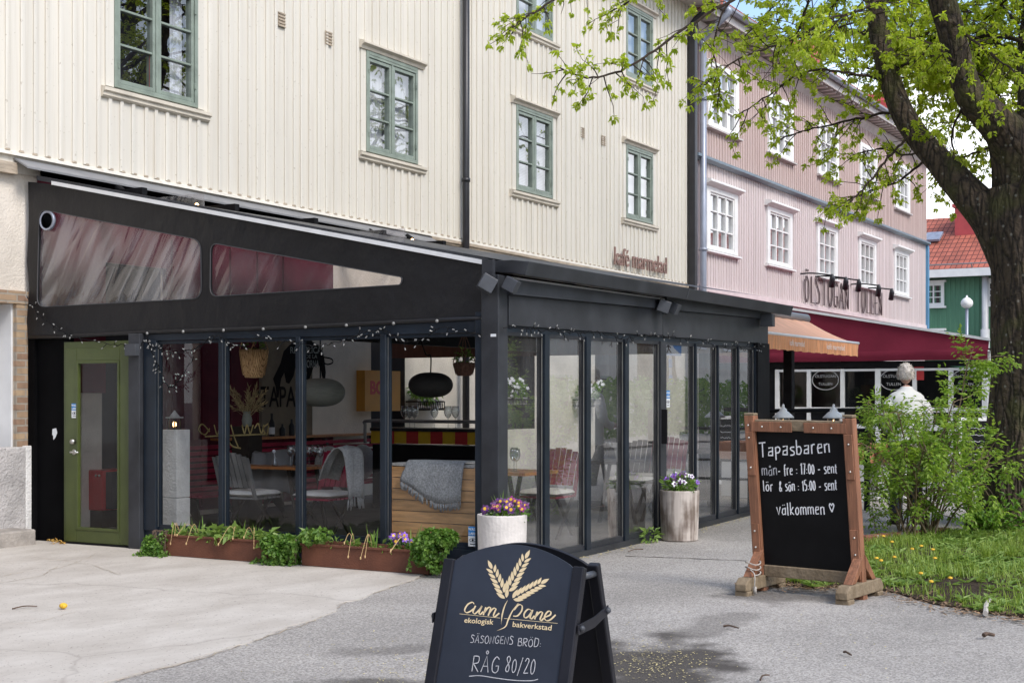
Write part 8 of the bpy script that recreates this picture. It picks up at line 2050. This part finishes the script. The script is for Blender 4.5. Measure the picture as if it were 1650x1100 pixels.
mb.add(vs, [(j * NS + k, j * NS + (k + 1) % NS, (j + 1) * NS + (k + 1) % NS, (j + 1) * NS + k) for j in range(NR) for k in range(NS)])
for s_ in (-1, 1):
    e = hc + rt_ * s_ * .078 + fr_ * -.004 + V((0, 0, -.012)); n0 = len(mb.v); mb.ball(e, .5, 10, 8)
    mb.v[n0:] = [tuple(e + rt_ * s_ * (.018 * (V(v) - e).x * 2) + fr_ * ((V(v) - e).y * 2 * .018 - .004) + V((0, 0, (V(v) - e).z * 2 * .033))) for v in mb.v[n0:]]
mb.build('head', M['skin'], man, smooth=True)
for s_ in (-1, 1): MB().ball(hc + rt_ * s_ * .030 + fr_ * .088 + V((0, 0, .012)), .012, 10, 8).build('eye', M['stickerwhite'], man, smooth=True)
# hair: thin grey, a shell of tufts over the back and sides
mb = MB(); r5 = random.Random(4); vs = []; NR, NS = 20, 36
for j in range(NR + 1):
    t = math.pi * .62 * j / NR
    for k in range(NS):
        a = 2 * math.pi * k / NS; x, y, z = math.sin(t) * math.cos(a), math.sin(t) * math.sin(a), math.cos(t)
        lim = 1.0 if y < .3 else max(0.0, 1 - (t - 1.0) * 2) if t > 1.0 else 1
        w_ = noise.noise(V((x * 9, y * 9, z * 9))) * .010 + noise.noise(V((x * 22, y * 22, z * 22))) * .005
        th = (.014 + w_) * (1 if lim > .5 else -.5)
        vs.append(hc + rt_ * (x * (.078 + th)) + fr_ * (y * (.099 + th)) + V((0, 0, z * (.116 + th) + .002)))
mb.add(vs, [(j * NS + k, (j + 1) * NS + k, (j + 1) * NS + (k + 1) % NS, j * NS + (k + 1) % NS) for j in range(NR) for k in range(NS)])
for k in range(1600):
    t = math.acos(r5.uniform(-.35, 1)); a = r5.uniform(math.pi * .85, math.pi * 2.15); x, y, z = math.sin(t) * math.cos(a), math.sin(t) * math.sin(a), math.cos(t)
    p = hc + rt_ * (x * .088) + fr_ * (y * .109) + V((0, 0, z * .126)); o_ = (p - hc).normalized(); d = (o_ * .5 + V((0, 0, -.7)) + rnd_dir() * .5).normalized(); mb.leaf(p - o_ * .006, d, o_, r5.uniform(.022, .045), .007)
mb.build('hair', M['hair'], man, smooth=True)
# shirt and trousers follow the body
def rings(mb, rs, seg=36, wr=0.0, sd=0.0):
    vs = []
    for i, (c, rx, ry) in enumerate(rs):
        for k in range(seg):
            a = 2 * math.pi * k / seg; h = 1 + wr * noise.noise(V((math.cos(a) * 1.6 + sd, math.sin(a) * 1.6, i * .55))) + wr * .6 * noise.noise(V((math.cos(a) * 4, math.sin(a) * 4 + sd, i * 1.3)))
            vs.append(c + rt_ * (math.cos(a) * rx * h) + fr_ * (math.sin(a) * ry * h))
    n_ = len(rs); fs = [(i * seg + k, i * seg + (k + 1) % seg, (i + 1) * seg + (k + 1) % seg, (i + 1) * seg + k) for i in range(n_ - 1) for k in range(seg)]
    fs += [tuple(range(seg - 1, -1, -1)), tuple(range((n_ - 1) * seg, n_ * seg))]; mb.add(vs, fs)
mb = MB()
prof_ = [(.455, .188, .135), (.47, .196, .142), (.50, .194, .142), (.54, .188, .138), (.58, .186, .136), (.62, .188, .136), (.66, .194, .138), (.70, .202, .140), (.74, .210, .138), (.77, .214, .130), (.795, .205, .116), (.812, .172, .098), (.826, .120, .082), (.838, .082, .072), (.850, .066, .064), (.855, .060, .060)]
rings(mb, [(bpnt(0, -.012, z), rx, ry) for z, rx, ry in prof_], wr=.07)
for s_ in (-1, 1):
    sp3 = smooth_pts([bpnt(s_ * .13, -.015, .772), bpnt(s_ * .212, -.02, .728), bpnt(s_ * .25, -.012, .66), bpnt(s_ * .235, .06, .615), bpnt(s_ * .19, .17, .592)], 6); vs = []; m_ = len(sp3)
    rr = [.050, .072, .068, .062, .054, .047]; R2 = [rr[min(4, int(i / (m_ - 1) * 5))] * (1 - (i / (m_ - 1) * 5) % 1) + rr[min(5, int(i / (m_ - 1) * 5) + 1)] * ((i / (m_ - 1) * 5) % 1) for i in range(m_)]
    R2 = [r * (1 + .10 * noise.noise(V((i * .7, s_ * 3, 1)))) for i, r in enumerate(R2)]; mb.tube(sp3, R2, 18)
mb.build('shirt', M['shirt'], man, smooth=True)
mb = MB(); rings(mb, [(bpnt(0, 0, z), rx, ry) for z, rx, ry in ((.43, .178, .128), (.46, .176, .128), (.50, .170, .122))], wr=.02)
for s_ in (-1, 1): mb.tube(smooth_pts([bpnt(s_ * .088, 0, .46), bpnt(s_ * .10, 0, .40), bpnt(s_ * .11, .01, .27), bpnt(s_ * .118, -.005, .12), bpnt(s_ * .12, -.01, .04)], 4), [.095, .096, .097, .098, .098, .094, .09, .086, .083, .08, .078, .076, .074, .073, .072, .071, .070], 18)
mb.build('trousers', M['trousers'], man, smooth=True)
for s_ in (-1, 1):
    p = bpnt(s_ * .125, .05, 0); mb = MB(); n0 = 0; mb.ball((0, 0, 0), 1, 14, 8); mb.v = [tuple(p + rt_ * (v[0] * .052) + fr_ * (v[1] * .14) + V((0, 0, max(-.0, v[2]) * .075 + .004))) for v in mb.v]; mb.build('shoe', M['darkwood'], man, smooth=True)
# striped crossing sign over the road, mirrored in the far street panes
zs = root('crossing_sign', (42, -5.6, gz(42)), 'blue pedestrian crossing sign on a blue and white pole mirrored in the panes', 'road sign')
MB().tube([(42, -5.6, .3), (42, -5.6, 3.4)], .05, 8).build('pole', M['greypipe'], zs, smooth=True)
for k in range(4): MB().tube([(42, -5.6, 1.0 + k * .5), (42, -5.6, 1.25 + k * .5)], .06, 8).build('blue_band', M['stickerblue'], zs)
q = MB(); q.obox((41.93, -5.95, 2.85), (0, .7, 0), (0, 0, .7), (-.02, 0, 0)); q.build('sign_plate', M['stickerblue'], zs)
q = MB(); q.prism([(41.909, -5.90, 2.92), (41.909, -5.30, 2.92), (41.909, -5.6, 3.48)], (-.003, 0, 0)); q.build('white_triangle', M['stickerwhite'], zs)
q = MB(); q.ball((41.902, -5.6, 3.27), (.002, .035, .035), 10, 6)
for a, b in (((-5.6, 3.23), (-5.6, 3.08)), ((-5.6, 3.08), (-5.52, 2.94)), ((-5.6, 3.08), (-5.68, 2.94)), ((-5.6, 3.2), (-5.52, 3.1)), ((-5.6, 3.2), (-5.69, 3.12))): q.tube([(41.902, *a), (41.902, *b)], .018, 5)
q.build('walking_figure', M['mural'], zs)
# unseen house added behind the camera to darken the end panes' reflections
hb = root('unseen_dark_house', (-20, 8, 0), 'dark red-brown house added behind the viewer to darken the end panes', 'house')
MB().box(-32, -20, -12, 30, -.1, 10.5).build('wall', pm('dark_brown_render', (.12, .085, .07), .9, .25, 3), hb)
q = MB(); q.prism([(-33, -12.5, 10.5), (-26, -12.5, 14), (-19, -12.5, 10.5)], (0, 43, 0)); q.build('roof', M['tiles_y'], hb)
for k in range(7):
    for z in (1, 4.6, 7.6):
        f = MB(); f.box(-20, -19.9, -9 + k * 5.2, -7.4 + k * 5.2, z, z + 1.7); o = f.build('window', M['white'], hb); MB().quad((-19.89, -8.85 + k * 5.2, z + .15), (-19.89, -7.55 + k * 5.2, z + .15), (-19.89, -7.55 + k * 5.2, z + 1.55), (-19.89, -8.85 + k * 5.2, z + 1.55)).build('pane', M['interior'], o)
